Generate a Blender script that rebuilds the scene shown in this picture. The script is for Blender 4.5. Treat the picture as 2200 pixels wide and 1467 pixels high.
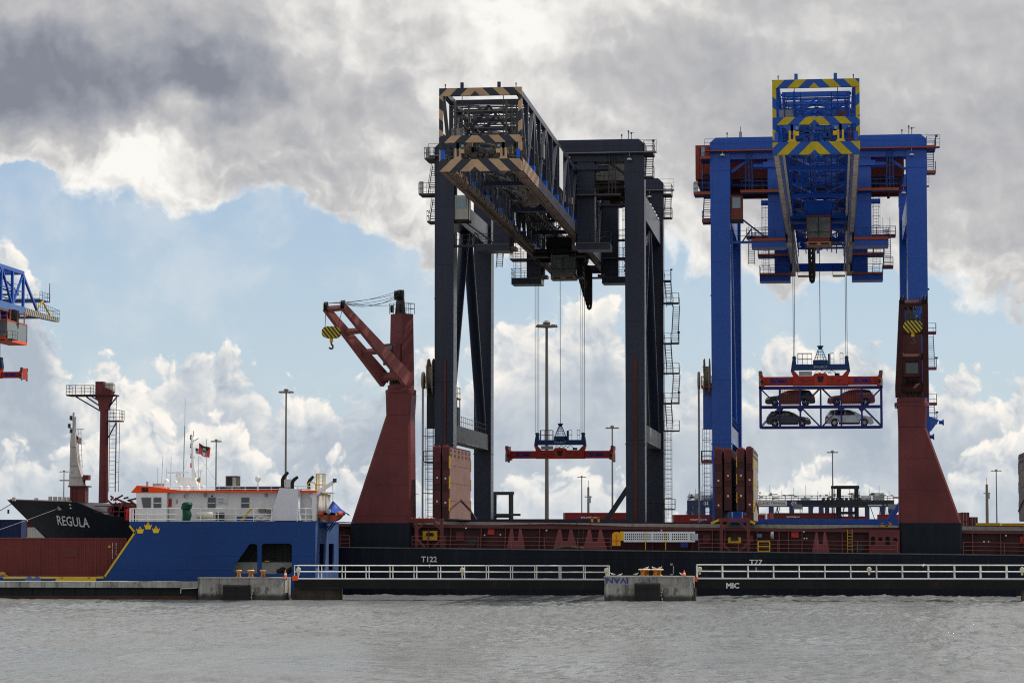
import bpy, math, random
import numpy as np
from mathutils import Vector, Matrix
for o in list(bpy.data.objects): bpy.data.objects.remove(o, do_unlink=True)
random.seed(7); np.random.seed(7)
scn = bpy.context.scene
COL = scn.collection
R = math.radians
# ------------------------------------------------------------------ camera
CAMZ, YAW, PITCH, FPX = 5.5, R(7.0), R(4.26), 5600.0      # metres, focal length in photo pixels (2200 wide)
cd = bpy.data.cameras.new('camera'); cam = bpy.data.objects.new('camera', cd); COL.objects.link(cam)
cam.location = (0, 0, CAMZ); cam.rotation_euler = (R(90) + PITCH, 0, YAW)
cd.sensor_width = 36; cd.lens = 36 * FPX / 2200; cd.clip_start = 1; cd.clip_end = 60000
scn.camera = cam
def P(px, py, Y):
    """world point seen at photo pixel (px,py) on the plane Y metres from the camera, across the quay"""
    a, b = (px - 1100) / FPX, (733.5 - py) / FPX
    c, s, cp, sp = math.cos(YAW), math.sin(YAW), math.cos(PITCH), math.sin(PITCH)
    d = Vector((-s*cp + a*c + b*s*sp, c*cp + a*s - b*c*sp, sp + b*cp))
    t = Y / d.y
    return Vector((d.x*t, Y, CAMZ + d.z*t))
def PX(px, Y, py=900): return P(px, py, Y).x
def PZ(py, Y, px=1100): return P(px, py, Y).z
# ------------------------------------------------------------------ light
SUN_EL, SUN_AZ = 56.0, 68.0          # degrees; azimuth clockwise from +Y (away from the camera) to +X (right)
sd = bpy.data.lights.new('sun', 'SUN'); sun = bpy.data.objects.new('sun', sd); COL.objects.link(sun)
sd.energy = 3.3; sd.angle = R(0.6); sd.color = (1.0, 0.93, 0.83)
_d = Vector((math.cos(R(SUN_EL))*math.sin(R(SUN_AZ)), math.cos(R(SUN_EL))*math.cos(R(SUN_AZ)), math.sin(R(SUN_EL))))
sun.rotation_euler = (-_d).to_track_quat('-Z', 'Y').to_euler(); sun.location = (60, 60, 200)
scn.view_settings.view_transform = 'Standard'; scn.view_settings.look = 'None'
scn.view_settings.gamma = 1; scn.view_settings.exposure = 0.36
scn.cycles.filter_width = 1.1; scn.cycles.use_denoising = False
try: scn.view_settings.use_curve_mapping = False
except Exception: pass
# ------------------------------------------------------------------ node helper
class NT:
    def __init__(s, tree): s.t = tree; tree.nodes.clear()
    def n(s, typ, ins=None, **kw):
        nd = s.t.nodes.new(typ)
        for k, v in kw.items(): setattr(nd, k, v)
        for k, v in (ins or {}).items(): s.set(nd, k, v)
        return nd
    def set(s, nd, k, v):
        sk = nd.inputs[k]
        if isinstance(v, bpy.types.NodeSocket): s.t.links.new(v, sk)
        elif hasattr(v, 'outputs'): s.t.links.new(v.outputs[0], sk)
        else: sk.default_value = v
    def m(s, op, a, b=0.0, c=0.0, clamp=False):
        nd = s.n('ShaderNodeMath', {0: a, 1: b}, operation=op, use_clamp=clamp)
        if op in ('MULTIPLY_ADD', 'SMOOTH_MIN', 'SMOOTH_MAX', 'COMPARE'): s.set(nd, 2, c)
        return nd.outputs[0]
    def v(s, op, a, b=(0, 0, 0), c=None):
        nd = s.n('ShaderNodeVectorMath', {0: a, 1: b}, operation=op)
        if c is not None: s.set(nd, 2, c)
        return nd.outputs['Value'] if op in ('DOT_PRODUCT', 'LENGTH', 'DISTANCE') else nd.outputs[0]
    def ss(s, x, lo, hi, a=0.0, b=1.0):
        nd = s.n('ShaderNodeMapRange', {0: x, 1: lo, 2: hi, 3: a, 4: b}, interpolation_type='SMOOTHSTEP'); return nd.outputs[0]
    def lin(s, x, lo, hi, a=0.0, b=1.0):
        nd = s.n('ShaderNodeMapRange', {0: x, 1: lo, 2: hi, 3: a, 4: b}); return nd.outputs[0]
    def noise(s, vec, scale, detail=4, rough=0.5, dist=0.0, dim='3D', out=0):
        nd = s.n('ShaderNodeTexNoise', {'Vector': vec, 'Scale': scale, 'Detail': detail, 'Roughness': rough, 'Distortion': dist}, noise_dimensions=dim)
        return nd.outputs[out]
    def mix(s, f, a, b, typ='MIX'):
        nd = s.n('ShaderNodeMix', data_type='RGBA', blend_type=typ)
        s.set(nd, 0, f); s.set(nd, 6, a); s.set(nd, 7, b); return nd.outputs[2]
def C4(c): return (c[0], c[1], c[2], 1.0)
# ------------------------------------------------------------------ sky: clear-air sky with two cumulus banks and a broken grey deck, laid out by azimuth and elevation
world = bpy.data.worlds.new('World'); scn.world = world; world.use_nodes = True
W = NT(world.node_tree)
tc = W.n('ShaderNodeTexCoord')
sky = W.n('ShaderNodeTexSky', sky_type='NISHITA', sun_disc=False, sun_elevation=R(SUN_EL), sun_rotation=R(SUN_AZ), air_density=1.0, dust_density=0.5, ozone_density=1.6)
sep = W.n('ShaderNodeSeparateXYZ', {0: tc.outputs['Generated']})
az = W.m('MULTIPLY', W.m('ARCTAN2', sep.outputs[0], sep.outputs[1]), 180/math.pi)
el = W.m('MULTIPLY', W.m('ARCSINE', sep.outputs[2]), 180/math.pi)
uv = W.n('ShaderNodeCombineXYZ', {0: az, 1: el, 2: 0.0}).outputs[0]
def deg(px, py):
    d = P(px, py, 1.0) - Vector((0, 0, CAMZ)); d.normalize()
    return math.degrees(math.atan2(d.x, d.y)), math.degrees(math.asin(d.z))
A0, A1 = -24.0, 10.0
def bank(u, v_, pts, outside):
    """height of a cloud bank's edge (degrees) as a function of azimuth"""
    r = W.n('ShaderNodeValToRGB', {0: W.lin(u, A0, A1)}); cr = r.color_ramp
    st = [((deg(x, y)[0]-A0)/(A1-A0), deg(x, y)[1]/20) for x, y in pts]
    st = [(0.02, outside/20)] + st + [(0.98, outside/20)]
    cr.elements[0].position, cr.elements[0].color = st[0][0], (st[0][1],)*3+(1,)
    cr.elements[1].position, cr.elements[1].color = st[-1][0], (st[-1][1],)*3+(1,)
    for p_, h_ in st[1:-1]: cr.elements.new(p_).color = (h_, h_, h_, 1)
    return W.m('MULTIPLY', r.outputs[0], 20.0)
def blob(vec, px, py, rx, ry):
    a, e = deg(px, py); ia, ie = FPX/57.3/rx, FPX/57.3/ry
    v = W.v('MULTIPLY_ADD', vec, (ia, ie, 0), (-a*ia, -e*ie, 0))
    return W.m('EXPONENT', W.m('MULTIPLY', W.v('DOT_PRODUCT', v, v), -1.0))
def add(*t):
    r = t[0]
    for x in t[1:]: r = W.m('ADD', r, x)
    return r
w1 = W.v('SUBTRACT', W.noise(uv, 0.45, 5, 0.55, out=1, dim='2D'), (0.5, 0.5, 0.5))
uvw = W.v('MULTIPLY_ADD', w1, (2.4, 2.4, 0), uv)                # swirled coordinates
sw = W.n('ShaderNodeSeparateXYZ', {0: uvw}); uw, vw = sw.outputs[0], sw.outputs[1]
uvs = W.v('MULTIPLY_ADD', w1, (0.9, 0.9, 0), uv)
def vor(vec):
    return W.n('ShaderNodeTexVoronoi', {'Vector': vec, 'Scale': 1.35, 'Detail': 2.2, 'Roughness': 0.5, 'Lacunarity': 2.4, 'Randomness': 1.0}, feature='F1', voronoi_dimensions='2D').outputs[0]
uvc = W.v('MULTIPLY_ADD', w1, (1.3, 1.3, 0), uv)
v1, v2 = vor(uvc), vor(W.v('ADD', uvc, (0.13, 0.19, 0)))
puff = W.m('MULTIPLY_ADD', v1, -1.15, 0.45)
# --- broken grey deck above
DK = [(0, 430), (80, 420), (140, 430), (175, 440), (200, 445), (280, 455), (400, 465), (470, 440), (580, 440), (700, 460), (760, 495), (850, 515), (930, 565), (1050, 610), (1200, 600),
      (1340, 580), (1440, 600), (1510, 625), (1640, 630), (1760, 620), (1900, 620), (1990, 645), (2100, 670), (2200, 690)]
dk = W.m('SUBTRACT', W.m('ADD', vw, 0.42), bank(uw, vw, DK, 5.0))                  # degrees above the deck's lower edge
n1 = W.noise(W.v('MULTIPLY', uvs, (0.24, 0.34, 1)), 1.0, 5, 0.5, dim='2D')
n2 = W.noise(uvs, 0.85, 6, 0.55, dim='2D')
n2b = W.noise(W.v('ADD', uvs, (0.17, 0.27, 0)), 0.85, 3, 0.5, dim='2D')
hole = blob(uvw, 60, 390, 70, 30)
body = W.ss(dk, -0.25, 1.3, -0.55, 0.42)
dens = add(body, W.m('MULTIPLY_ADD', n1, 0.9, -0.45), W.m('MULTIPLY_ADD', n2, 0.8, -0.40), W.m('MULTIPLY', hole, -0.5), W.m('MULTIPLY', puff, 0.10), W.ss(dk, 0.6, 2.2, 0.0, 0.28))
da = W.ss(dens, -0.13, 0.24)
thick = add(W.m('MULTIPLY', blob(uvw, 130, 150, 370, 140), 0.66), W.m('MULTIPLY', blob(uvw, 450, 165, 170, 80), 0.42), W.m('MULTIPLY', blob(uvw, 2080, 330, 330, 300), 0.30), W.m('MULTIPLY', blob(uvw, 1600, 200, 260, 260), 0.12),
            W.m('MULTIPLY', blob(uvw, 300, 370, 130, 90), -0.34), W.m('MULTIPLY', blob(uvw, 700, 120, 170, 150), -0.05), W.m('MULTIPLY', blob(uvw, 1000, 60, 260, 130), -0.16), W.m('MULTIPLY', blob(uvw, 1350, 60, 260, 90), -0.12))
tone = add(W.lin(dk, 0.0, 2.6, 0.20, 0.30), thick, W.m('MULTIPLY_ADD', n1, 0.82, -0.42), W.m('MULTIPLY', W.m('SUBTRACT', n2, n2b), W.ss(az, -7.0, -1.0, -0.58, -0.36)), W.m('MULTIPLY', W.m('SUBTRACT', v2, v1), W.ss(dk, 3.5, 0.3, -0.05, -0.22)), W.ss(dens, 0.28, 0.0, 0.0, -0.12))
hr = W.n('ShaderNodeValToRGB', {0: tone}); er = hr.color_ramp
er.elements[0].position = 0.0; er.elements[0].color = (0.755, 0.74, 0.705, 1)
er.elements[1].position = 1.0; er.elements[1].color = (0.18, 0.195, 0.235, 1)
for p_, c_ in ((0.18, (0.60, 0.588, 0.568)), (0.34, (0.445, 0.442, 0.445)), (0.52, (0.36, 0.363, 0.38)), (0.74, (0.27, 0.283, 0.318))): er.elements.new(p_).color = C4(c_)
# --- cumulus: a far bank and a nearer, lower one
FAR = [(0, 480), (60, 515), (105, 590), (125, 690), (175, 775), (230, 750), (290, 795), (335, 765), (365, 715), (410, 700), (445, 755), (485, 712), (540, 745), (580, 810), (690, 800), (900, 760),
       (1040, 730), (1090, 665), (1160, 645), (1240, 612), (1310, 605), (1350, 690), (1480, 770), (1620, 765), (1665, 700), (1735, 700), (1765, 745), (1800, 690), (1850, 690), (1930, 770)]
FAR2 = FAR[:]
NEAR = [(0, 900), (100, 940), (200, 880), (330, 850), (470, 870), (560, 920), (640, 1010), (760, 960), (900, 980), (1020, 1040), (1100, 1000), (1150, 955), (1210, 1000), (1280, 958), (1350, 1010), (1450, 1060),
        (1600, 1040), (1700, 985), (1760, 958), (1830, 975), (1900, 1050), (2030, 1010), (2100, 950), (2160, 905), (2200, 880)]
sc_ = W.n('ShaderNodeSeparateXYZ', {0: uvs})
def cumulus(pts, outside, base):
    h = W.m('SUBTRACT', bank(sc_.outputs[0], None, pts, outside), W.m('ADD', sc_.outputs[1], 0.05))       # degrees below the top
    f = W.m('ADD', h, W.m('ADD', W.m('MULTIPLY', puff, 0.75), W.m('MULTIPLY_ADD', n2, 1.3, -0.65)))
    a = W.ss(f, -0.06, 0.30)
    rf = W.ss(f, 1.9, 0.2, 0.22, 1.0)
    lit = add(W.m('MULTIPLY', rf, W.m('MULTIPLY_ADD', W.m('SUBTRACT', v2, v1), 0.62, W.m('MULTIPLY', W.m('SUBTRACT', n2, n2b), 0.65))), W.lin(f, 0.0, 1.7, 0.80, base), W.m('MULTIPLY_ADD', n1, 1.1, -0.57), W.m('MULTIPLY_ADD', n2, 0.30, -0.15))
    return a, lit
fa, fl = cumulus(FAR, 3.4, 0.28)
na, nl = cumulus(NEAR, 2.0, 0.36)
gap = W.m('SUBTRACT', W.m('MULTIPLY_ADD', n1, 1.1, 0.6), W.m('ADD', W.m('MULTIPLY', blob(uvs, 1450, 830, 90, 90), .5), W.m('MULTIPLY', blob(uvs, 760, 830, 140, 60), .35)))
fa = W.m('MULTIPLY', fa, W.ss(gap, 0.45, 0.95, 0.25, 1.0))
cr_ = W.n('ShaderNodeValToRGB', {0: fl}); cn_ = W.n('ShaderNodeValToRGB', {0: nl})
for r_ in (cr_, cn_):
    er = r_.color_ramp
    er.elements[0].position = 0.14; er.elements[0].color = (0.335, 0.385, 0.445, 1)
    er.elements[1].position = 1.0; er.elements[1].color = (0.77, 0.735, 0.68, 1)
    er.elements.new(0.48).color = (0.455, 0.49, 0.525, 1); er.elements.new(0.74).color = (0.62, 0.62, 0.605, 1)
# --- compose
blue = W.n('ShaderNodeVectorMath', {0: sky.outputs[0], 'Scale': 0.083}, operation='SCALE').outputs[0]
blue = W.v('MULTIPLY', blue, (1.08, 1.04, 1.09))
base = W.mix(W.ss(el, 7.5, -0.5, 0.25, 0.80), blue, (0.395, 0.50, 0.605, 1))
veil = W.m('MULTIPLY', W.ss(W.m('ADD', W.m('MULTIPLY', n1, 0.65), W.m('MULTIPLY', n2, 0.35)), 0.44, 0.66), 0.55)
base = W.mix(veil, base, (0.53, 0.575, 0.61, 1))
c1 = W.mix(fa, base, cr_.outputs[0])
c1 = W.mix(na, c1, cn_.outputs[0])
c1 = W.mix(W.ss(el, 2.2, 0.0, 0.0, 0.40), c1, (0.49, 0.535, 0.575, 1))
c2 = W.mix(da, c1, hr.outputs[0])
bg = W.n('ShaderNodeBackground', {0: c2, 1: 1.0})
W.n('ShaderNodeOutputWorld', {0: bg})
world.cycles.sampling_method = 'MANUAL'; world.cycles.sample_map_resolution = 512
# ------------------------------------------------------------------ kit: meshes, things, materials
class MB:
    def __init__(s): s.V = []; s.F = []
    def add(s, V, F):
        b = len(s.V); s.V += [tuple(v) for v in V]; s.F += [tuple(i + b for i in f) for f in F]; return s
    def hexa(s, c):      # 8 corners: bottom ring 0-3, top ring 4-7
        return s.add(c, [(3, 2, 1, 0), (4, 5, 6, 7), (0, 1, 5, 4), (1, 2, 6, 5), (2, 3, 7, 6), (3, 0, 4, 7)])
    def box(s, x0, x1, y0, y1, z0, z1):
        return s.hexa([(x0, y0, z0), (x1, y0, z0), (x1, y1, z0), (x0, y1, z0), (x0, y0, z1), (x1, y0, z1), (x1, y1, z1), (x0, y1, z1)])
    def cbox(s, x, y, z, w, d, h): return s.box(x - w/2, x + w/2, y - d/2, y + d/2, z, z + h)
    def beam(s, p, q, w, h=None, up=(0, 0, 1), w2=None, h2=None):
        p, q = Vector(p), Vector(q); h = h or w; w2 = w2 or w; h2 = h2 or h
        d = (q - p).normalized(); u = Vector(up)
        if abs(d.dot(u)) > 0.99: u = Vector((0, 1, 0))
        a = d.cross(u).normalized(); b = a.cross(d).normalized()
        c = [p - a*w/2 - b*h/2, p + a*w/2 - b*h/2, p + a*w/2 + b*h/2, p - a*w/2 + b*h/2, q - a*w2/2 - b*h2/2, q + a*w2/2 - b*h2/2, q + a*w2/2 + b*h2/2, q - a*w2/2 + b*h2/2]
        return s.hexa(c)
    def tube(s, p, q, r, n=6, r2=None, cap=True):
        p, q = Vector(p), Vector(q); r2 = r if r2 is None else r2
        d = (q - p).normalized(); u = Vector((0, 0, 1)) if abs(d.z) < 0.95 else Vector((1, 0, 0))
        a = d.cross(u).normalized(); b = a.cross(d)
        V = []
        for c, rr in ((p, r), (q, r2)):
            for i in range(n):
                t = 2*math.pi*(i + .5)/n; V.append(c + a*rr*math.cos(t) + b*rr*math.sin(t))
        F = [(i, (i + 1) % n, n + (i + 1) % n, n + i) for i in range(n)]
        if cap: F += [tuple(range(n - 1, -1, -1)), tuple(range(n, 2*n))]
        return s.add(V, F)
    def path(s, pts, r, n=5):
        for a, b in zip(pts[:-1], pts[1:]): s.tube(a, b, r, n)
        return s
    def prism(s, pts, vec):
        n = len(pts); v = Vector(vec); V = [Vector(p) for p in pts] + [Vector(p) + v for p in pts]
        F = [tuple(range(n - 1, -1, -1)), tuple(range(n, 2*n))] + [(i, (i + 1) % n, n + (i + 1) % n, n + i) for i in range(n)]
        return s.add(V, F)
    def lathe(s, prof, c, n=16, axis='z'):
        V = []; F = []
        for r, h in prof:
            for i in range(n):
                t = 2*math.pi*i/n; x, y = r*math.cos(t), r*math.sin(t)
                V.append((c[0] + x, c[1] + y, c[2] + h) if axis == 'z' else (c[0] + x, c[1] + h, c[2] + y) if axis == 'y' else (c[0] + h, c[1] + x, c[2] + y))
        for k in range(len(prof) - 1):
            for i in range(n): F.append((k*n + i, k*n + (i + 1) % n, (k + 1)*n + (i + 1) % n, (k + 1)*n + i))
        F += [tuple(range(n - 1, -1, -1)), tuple(range((len(prof) - 1)*n, len(prof)*n))]
        return s.add(V, F)
    def ball(s, c, rx, ry=None, rz=None, n=10, m=6):
        ry = ry or rx; rz = rz or rx; V = []; F = []
        for k in range(m + 1):
            ph = math.pi*k/m
            for i in range(n):
                t = 2*math.pi*i/n; V.append((c[0] + rx*math.sin(ph)*math.cos(t), c[1] + ry*math.sin(ph)*math.sin(t), c[2] + rz*math.cos(ph)))
        for k in range(m):
            for i in range(n): F.append((k*n + i, k*n + (i + 1) % n, (k + 1)*n + (i + 1) % n, (k + 1)*n + i))
        return s.add(V, F)
    def rail(s, p, q, h=1.1, step=1.5, r=0.03, rails=2, ends=True):
        p, q = Vector(p), Vector(q); n = max(1, round((q - p).length/step)); z = Vector((0, 0, 1))
        for i in range(n + 1):
            if not ends and i in (0, n): continue
            a = p.lerp(q, i/n); s.tube(a, a + z*h, r, 4, cap=False)
        for k in range(rails): s.tube(p + z*h*(k + 1)/rails, q + z*h*(k + 1)/rails, r, 4, cap=False)
        return s
    def rails(s, pts, **kw):
        for a, b in zip(pts[:-1], pts[1:]): s.rail(a, b, **kw)
        return s
    def ladder(s, p, q, w=0.5, step=0.35, side=(1, 0, 0), r=0.03, cage=False, out=(0, -1, 0)):
        p, q, sd, o = Vector(p), Vector(q), Vector(side), Vector(out)
        for k in (-.5, .5): s.tube(p + sd*w*k, q + sd*w*k, r, 4, cap=False)
        n = int((q - p).length/step)
        for i in range(1, n): c = p.lerp(q, i/n); s.tube(c - sd*w/2, c + sd*w/2, r*.7, 4, cap=False)
        if cage:
            m = max(2, int((q - p).length/1.2)); hs = [(-.5, 0), (-.62, .45), (0, .85), (.62, .45), (.5, 0)]
            for i in range(m + 1):
                c = p.lerp(q, .12 + .88*i/m); pts = [c + sd*a*w*1.2 + o*b for a, b in hs]; s.path(pts, r*.8, 4)
            for a, b in hs[1:-1]: s.tube(p.lerp(q, .12) + sd*a*w*1.2 + o*b, q + sd*a*w*1.2 + o*b, r*.7, 4, cap=False)
        return s
    def build(s, name, mat, parent=None, smooth=False, label=None, **kw):
        me = bpy.data.meshes.new(name); L = Vector((0, 0, 0)); r = parent
        while r is not None: L = L + r.location; r = r.parent
        me.from_pydata([(v[0] - L.x, v[1] - L.y, v[2] - L.z) for v in s.V], [], s.F); me.update()
        if smooth:
            me.polygons.foreach_set('use_smooth', [True]*len(me.polygons))
            try: me.set_sharp_from_angle(angle=R(40))
            except Exception: pass
        me.materials.append(mat)
        o = bpy.data.objects.new(name, me); COL.objects.link(o); o.parent = parent
        if label: o['label'] = label
        for k, v in kw.items(): o[k] = v
        return o
def B(*a): return MB().box(*a)
def thing(name, loc, label, cat, group=None):
    o = bpy.data.objects.new(name, None); COL.objects.link(o); o.location = loc; o.empty_display_size = .2
    o['label'] = label; o['category'] = cat
    if group: o['group'] = group
    return o
def tag(o, label, cat, group=None):
    o['label'] = label; o['category'] = cat
    if group: o['group'] = group
    return o
def struct(o): o['kind'] = 'structure'; return o
def copy_tree(o, parent=None):
    c = o.copy(); COL.objects.link(c); c.parent = parent
    for ch in list(o.children): copy_tree(ch, c)
    return c
def text(s, size, loc, mat, parent, name='lettering', width=None, face='-y', extr=.012, shear=0, bold=.0, proj=None, mirror=False, align='CENTER', rot=0):
    cu = bpy.data.curves.new(name, 'FONT'); cu.body = s; cu.size = size; cu.align_x = align; cu.align_y = 'CENTER'; cu.extrude = extr; cu.shear = shear; cu.offset = bold; cu.resolution_u = 2
    t = bpy.data.objects.new('tmp', cu); COL.objects.link(t); dg = bpy.context.evaluated_depsgraph_get()
    me = bpy.data.meshes.new_from_object(t.evaluated_get(dg)); bpy.data.objects.remove(t, do_unlink=True)
    co = np.empty(len(me.vertices)*3); me.vertices.foreach_get('co', co); co = co.reshape(-1, 3)
    if width and len(co): co[:, 0] *= width/(co[:, 0].max() - co[:, 0].min())
    if rot: c, s_ = math.cos(rot), math.sin(rot); co[:, :2] = co[:, :2] @ np.array([[c, s_], [-s_, c]])
    if face == '-y': w = np.stack([co[:, 0], -co[:, 2], co[:, 1]], 1)
    elif face == '+x': w = np.stack([co[:, 2], co[:, 0], co[:, 1]], 1)
    elif face == '-x': w = np.stack([-co[:, 2], -co[:, 0], co[:, 1]], 1)
    w = w + np.array(loc)
    if proj is not None: w = np.array([proj(v) for v in w])
    L = Vector((0, 0, 0)); r = parent
    while r is not None: L = L + r.location; r = r.parent
    w = w - np.array(L)
    me.vertices.foreach_set('co', w.ravel()); me.materials.clear(); me.materials.append(mat); me.update()
    o = bpy.data.objects.new(name, me); COL.objects.link(o); o.parent = parent; return o
def plate(name, outline, holes, to3, thick, mat, parent):
    """flat plate with holes: 2-D outline (u,v), holes likewise; to3(u,v,w) gives the world point, w = depth 0..thick"""
    cu = bpy.data.curves.new(name, 'CURVE'); cu.dimensions = '2D'; cu.fill_mode = 'BOTH'; cu.extrude = .5
    for ring in [outline] + holes:
        sp = cu.splines.new('POLY'); sp.points.add(len(ring) - 1); sp.use_cyclic_u = True
        for p_, (u, v) in zip(sp.points, ring): p_.co = (u, v, 0, 1)
    t = bpy.data.objects.new('tmp', cu); COL.objects.link(t); dg = bpy.context.evaluated_depsgraph_get()
    me = bpy.data.meshes.new_from_object(t.evaluated_get(dg)); bpy.data.objects.remove(t, do_unlink=True)
    L = Vector((0, 0, 0)); r = parent
    while r is not None: L = L + r.location; r = r.parent
    for v in me.vertices: v.co = Vector(to3(v.co.x, v.co.y, thick if v.co.z > 0 else 0)) - L
    me.materials.clear(); me.materials.append(mat); me.update()
    o = bpy.data.objects.new(name, me); COL.objects.link(o); o.parent = parent; return o
def rounded(u0, u1, v0, v1, r, n=4):
    out = []
    for cx, cy, a0 in ((u1 - r, v1 - r, 0), (u0 + r, v1 - r, 90), (u0 + r, v0 + r, 180), (u1 - r, v0 + r, 270)):
        for i in range(n + 1): a = R(a0 + 90*i/n); out.append((cx + r*math.cos(a), cy + r*math.sin(a)))
    return out
# ------------------------------------------------------------------ materials
MATS = {}
def paint(name, col, rough=0.45, var=0.18, streak=0.0, scol=None, rust=0.0, rcol=(0.16, 0.062, 0.03), scale=0.35, metal=0.0, bump=0.0, spec=0.22, thr=0.62, seam=None, tide=None):
    if name in MATS: return MATS[name]
    m = bpy.data.materials.new(name); m.use_nodes = True; t = NT(m.node_tree)
    co = t.n('ShaderNodeTexCoord').outputs['Object']
    big = t.noise(co, scale, 4, 0.6)
    c = t.mix(t.lin(big, 0.3, 0.7), C4([x*(1 - var) for x in col]), C4([min(1, x*(1 + var)) for x in col]))
    if streak > 0:
        st = t.noise(t.v('MULTIPLY', co, (2.2, 2.2, 0.14)), 1.0, 4, 0.65)
        c = t.mix(t.ss(st, 0.46, 0.72, 0, streak), c, C4(scol or [x*0.45 for x in col]))
    if rust > 0:
        rn = t.noise(t.v('MULTIPLY', co, (1.3, 1.3, 0.6)), 1.1, 6, 0.68)
        c = t.mix(t.ss(rn, thr, thr + .08, 0, rust), c, C4(rcol))
    if tide:
        zz = t.n('ShaderNodeSeparateXYZ', {0: co}).outputs[2]
        c = t.mix(t.ss(t.m('ADD', zz, t.m('MULTIPLY', t.noise(t.v('MULTIPLY', co, (1.5, 1.5, .5)), 1.0, 4, .6), -.55)), tide, tide - .4, 0, .85), c, (0.022, 0.021, 0.016, 1))
    hgt = None
    if seam:
        sp = t.n('ShaderNodeSeparateXYZ', {0: co}); ln = None
        for k, per in ((0, seam[0]), (2, seam[1])):
            row = t.m('MULTIPLY', t.m('FLOOR', t.m('DIVIDE', sp.outputs[2], seam[1])), 0.37*seam[0]) if k == 0 else 0.0
            f = t.m('ABSOLUTE', t.m('SUBTRACT', t.m('FRACT', t.m('DIVIDE', t.m('ADD', sp.outputs[k], row), per)), 0.5))
            l_ = t.ss(f, 0.5 - 0.05/per, 0.5 - 0.012/per)
            ln = l_ if ln is None else t.m('MAXIMUM', ln, l_)
        pl = t.n('ShaderNodeTexWhiteNoise', {'Vector': t.v('FLOOR', t.v('DIVIDE', t.v('MULTIPLY', co, (1, 0, 1)), (seam[0]*2.1, 1, seam[1]*1.7)))}, noise_dimensions='3D').outputs[0]
        c = t.mix(t.m('MULTIPLY', pl, seam[2]*.55), c, C4([x*.72 for x in col])); c = t.mix(t.m('MULTIPLY', ln, seam[2]), c, C4([x*.55 for x in col]))
        hgt = t.m('ADD', t.m('MULTIPLY', ln, .5), t.m('MULTIPLY', t.noise(co, .55, 3, .5), 1.2))
    fine = t.noise(co, 6.0, 3, 0.6)
    rg = t.lin(fine, 0.3, 0.7, max(.05, rough - .1), min(1, rough + .12))
    ins = {'Base Color': c, 'Roughness': rg, 'Metallic': metal, 'Specular IOR Level': spec}
    if hgt is not None: ins['Normal'] = t.n('ShaderNodeBump', {'Strength': 0.35, 'Distance': 0.06, 'Height': hgt})
    elif bump > 0: ins['Normal'] = t.n('ShaderNodeBump', {'Strength': bump, 'Distance': 0.05, 'Height': t.noise(co, 1.2, 3, 0.5)})
    b = t.n('ShaderNodeBsdfPrincipled', ins); t.n('ShaderNodeOutputMaterial', {0: b})
    MATS[name] = m; return m
def glassy(name, col=(0.02, 0.025, 0.03), rough=0.06):
    if name in MATS: return MATS[name]
    m = bpy.data.materials.new(name); m.use_nodes = True; t = NT(m.node_tree)
    co = t.n('ShaderNodeTexCoord').outputs['Object']; n = t.noise(co, 1.5, 2, .5)
    b = t.n('ShaderNodeBsdfPrincipled', {'Base Color': t.mix(n, C4(col), C4([x*1.8 for x in col])), 'Roughness': rough, 'Specular IOR Level': 0.7}); t.n('ShaderNodeOutputMaterial', {0: b})
    MATS[name] = m; return m
def chevron(name, ca, cb, period=1.6, x0=0.0, kind='chev', slope=1.0, duty=.5, off=0.0):
    """hazard paint: stripes mirrored about x0 (object space), slanted with height"""
    if name in MATS: return MATS[name]
    m = bpy.data.materials.new(name); m.use_nodes = True; t = NT(m.node_tree)
    co = t.n('ShaderNodeTexCoord').outputs['Object']; sp = t.n('ShaderNodeSeparateXYZ', {0: co})
    if kind == 'chev': ph = t.m('ADD', t.m('ABSOLUTE', t.m('SUBTRACT', sp.outputs[0], x0)), t.m('MULTIPLY', sp.outputs[2], slope))
    elif kind == 'diag': ph = t.m('ADD', sp.outputs[0], t.m('MULTIPLY', sp.outputs[2], slope))
    elif kind == 'vert': ph = t.m('ADD', sp.outputs[2], t.m('MULTIPLY', t.m('ABSOLUTE', t.m('SUBTRACT', sp.outputs[0], x0)), slope))
    else: ph = t.m('ADD', sp.outputs[1], t.m('MULTIPLY', sp.outputs[2], slope))
    f = t.m('LESS_THAN', t.m('FRACT', t.m('DIVIDE', t.m('ADD', ph, off), period)), duty)
    rn = t.noise(co, 1.6, 6, 0.7)
    c = t.mix(f, C4(ca), C4(cb))
    c = t.mix(t.lin(t.noise(co, .8, 4, .6), .35, .75, 0, .35), c, (0.05, 0.04, 0.03, 1))
    c = t.mix(t.ss(rn, 0.66, 0.74, 0, .7), c, (0.13, 0.055, 0.03, 1))
    b = t.n('ShaderNodeBsdfPrincipled', {'Base Color': c, 'Roughness': 0.5, 'Specular IOR Level': 0.25}); t.n('ShaderNodeOutputMaterial', {0: b})
    MATS[name] = m; return m
WHITE = paint('white_paint', (0.74, 0.75, 0.76), 0.4, 0.05, streak=.25, scol=(0.5, 0.47, 0.42), rust=.5, thr=.74)
OFFW = paint('off_white_rail', (0.62, 0.63, 0.60), 0.5, 0.16, streak=.3, rust=.7, rcol=(.22, .12, .07), thr=.63)
STEEL = paint('galvanised_steel', (0.30, 0.31, 0.32), 0.5, 0.2, rust=.3, thr=.68)
DSTEEL = paint('dark_steel', (0.05, 0.052, 0.056), 0.5, 0.25, rust=.35, thr=.66)
ROPE = paint('wire_rope', (0.06, 0.058, 0.055), 0.6, 0.2)
BLACK = paint('black_paint', (0.014, 0.015, 0.017), 0.45, 0.3)
RUBBER = paint('rubber', (0.018, 0.018, 0.02), 0.75, 0.3)
YEL = paint('yellow_paint', (0.62, 0.40, 0.015), 0.45, 0.12, rust=.4, thr=.68)
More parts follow.
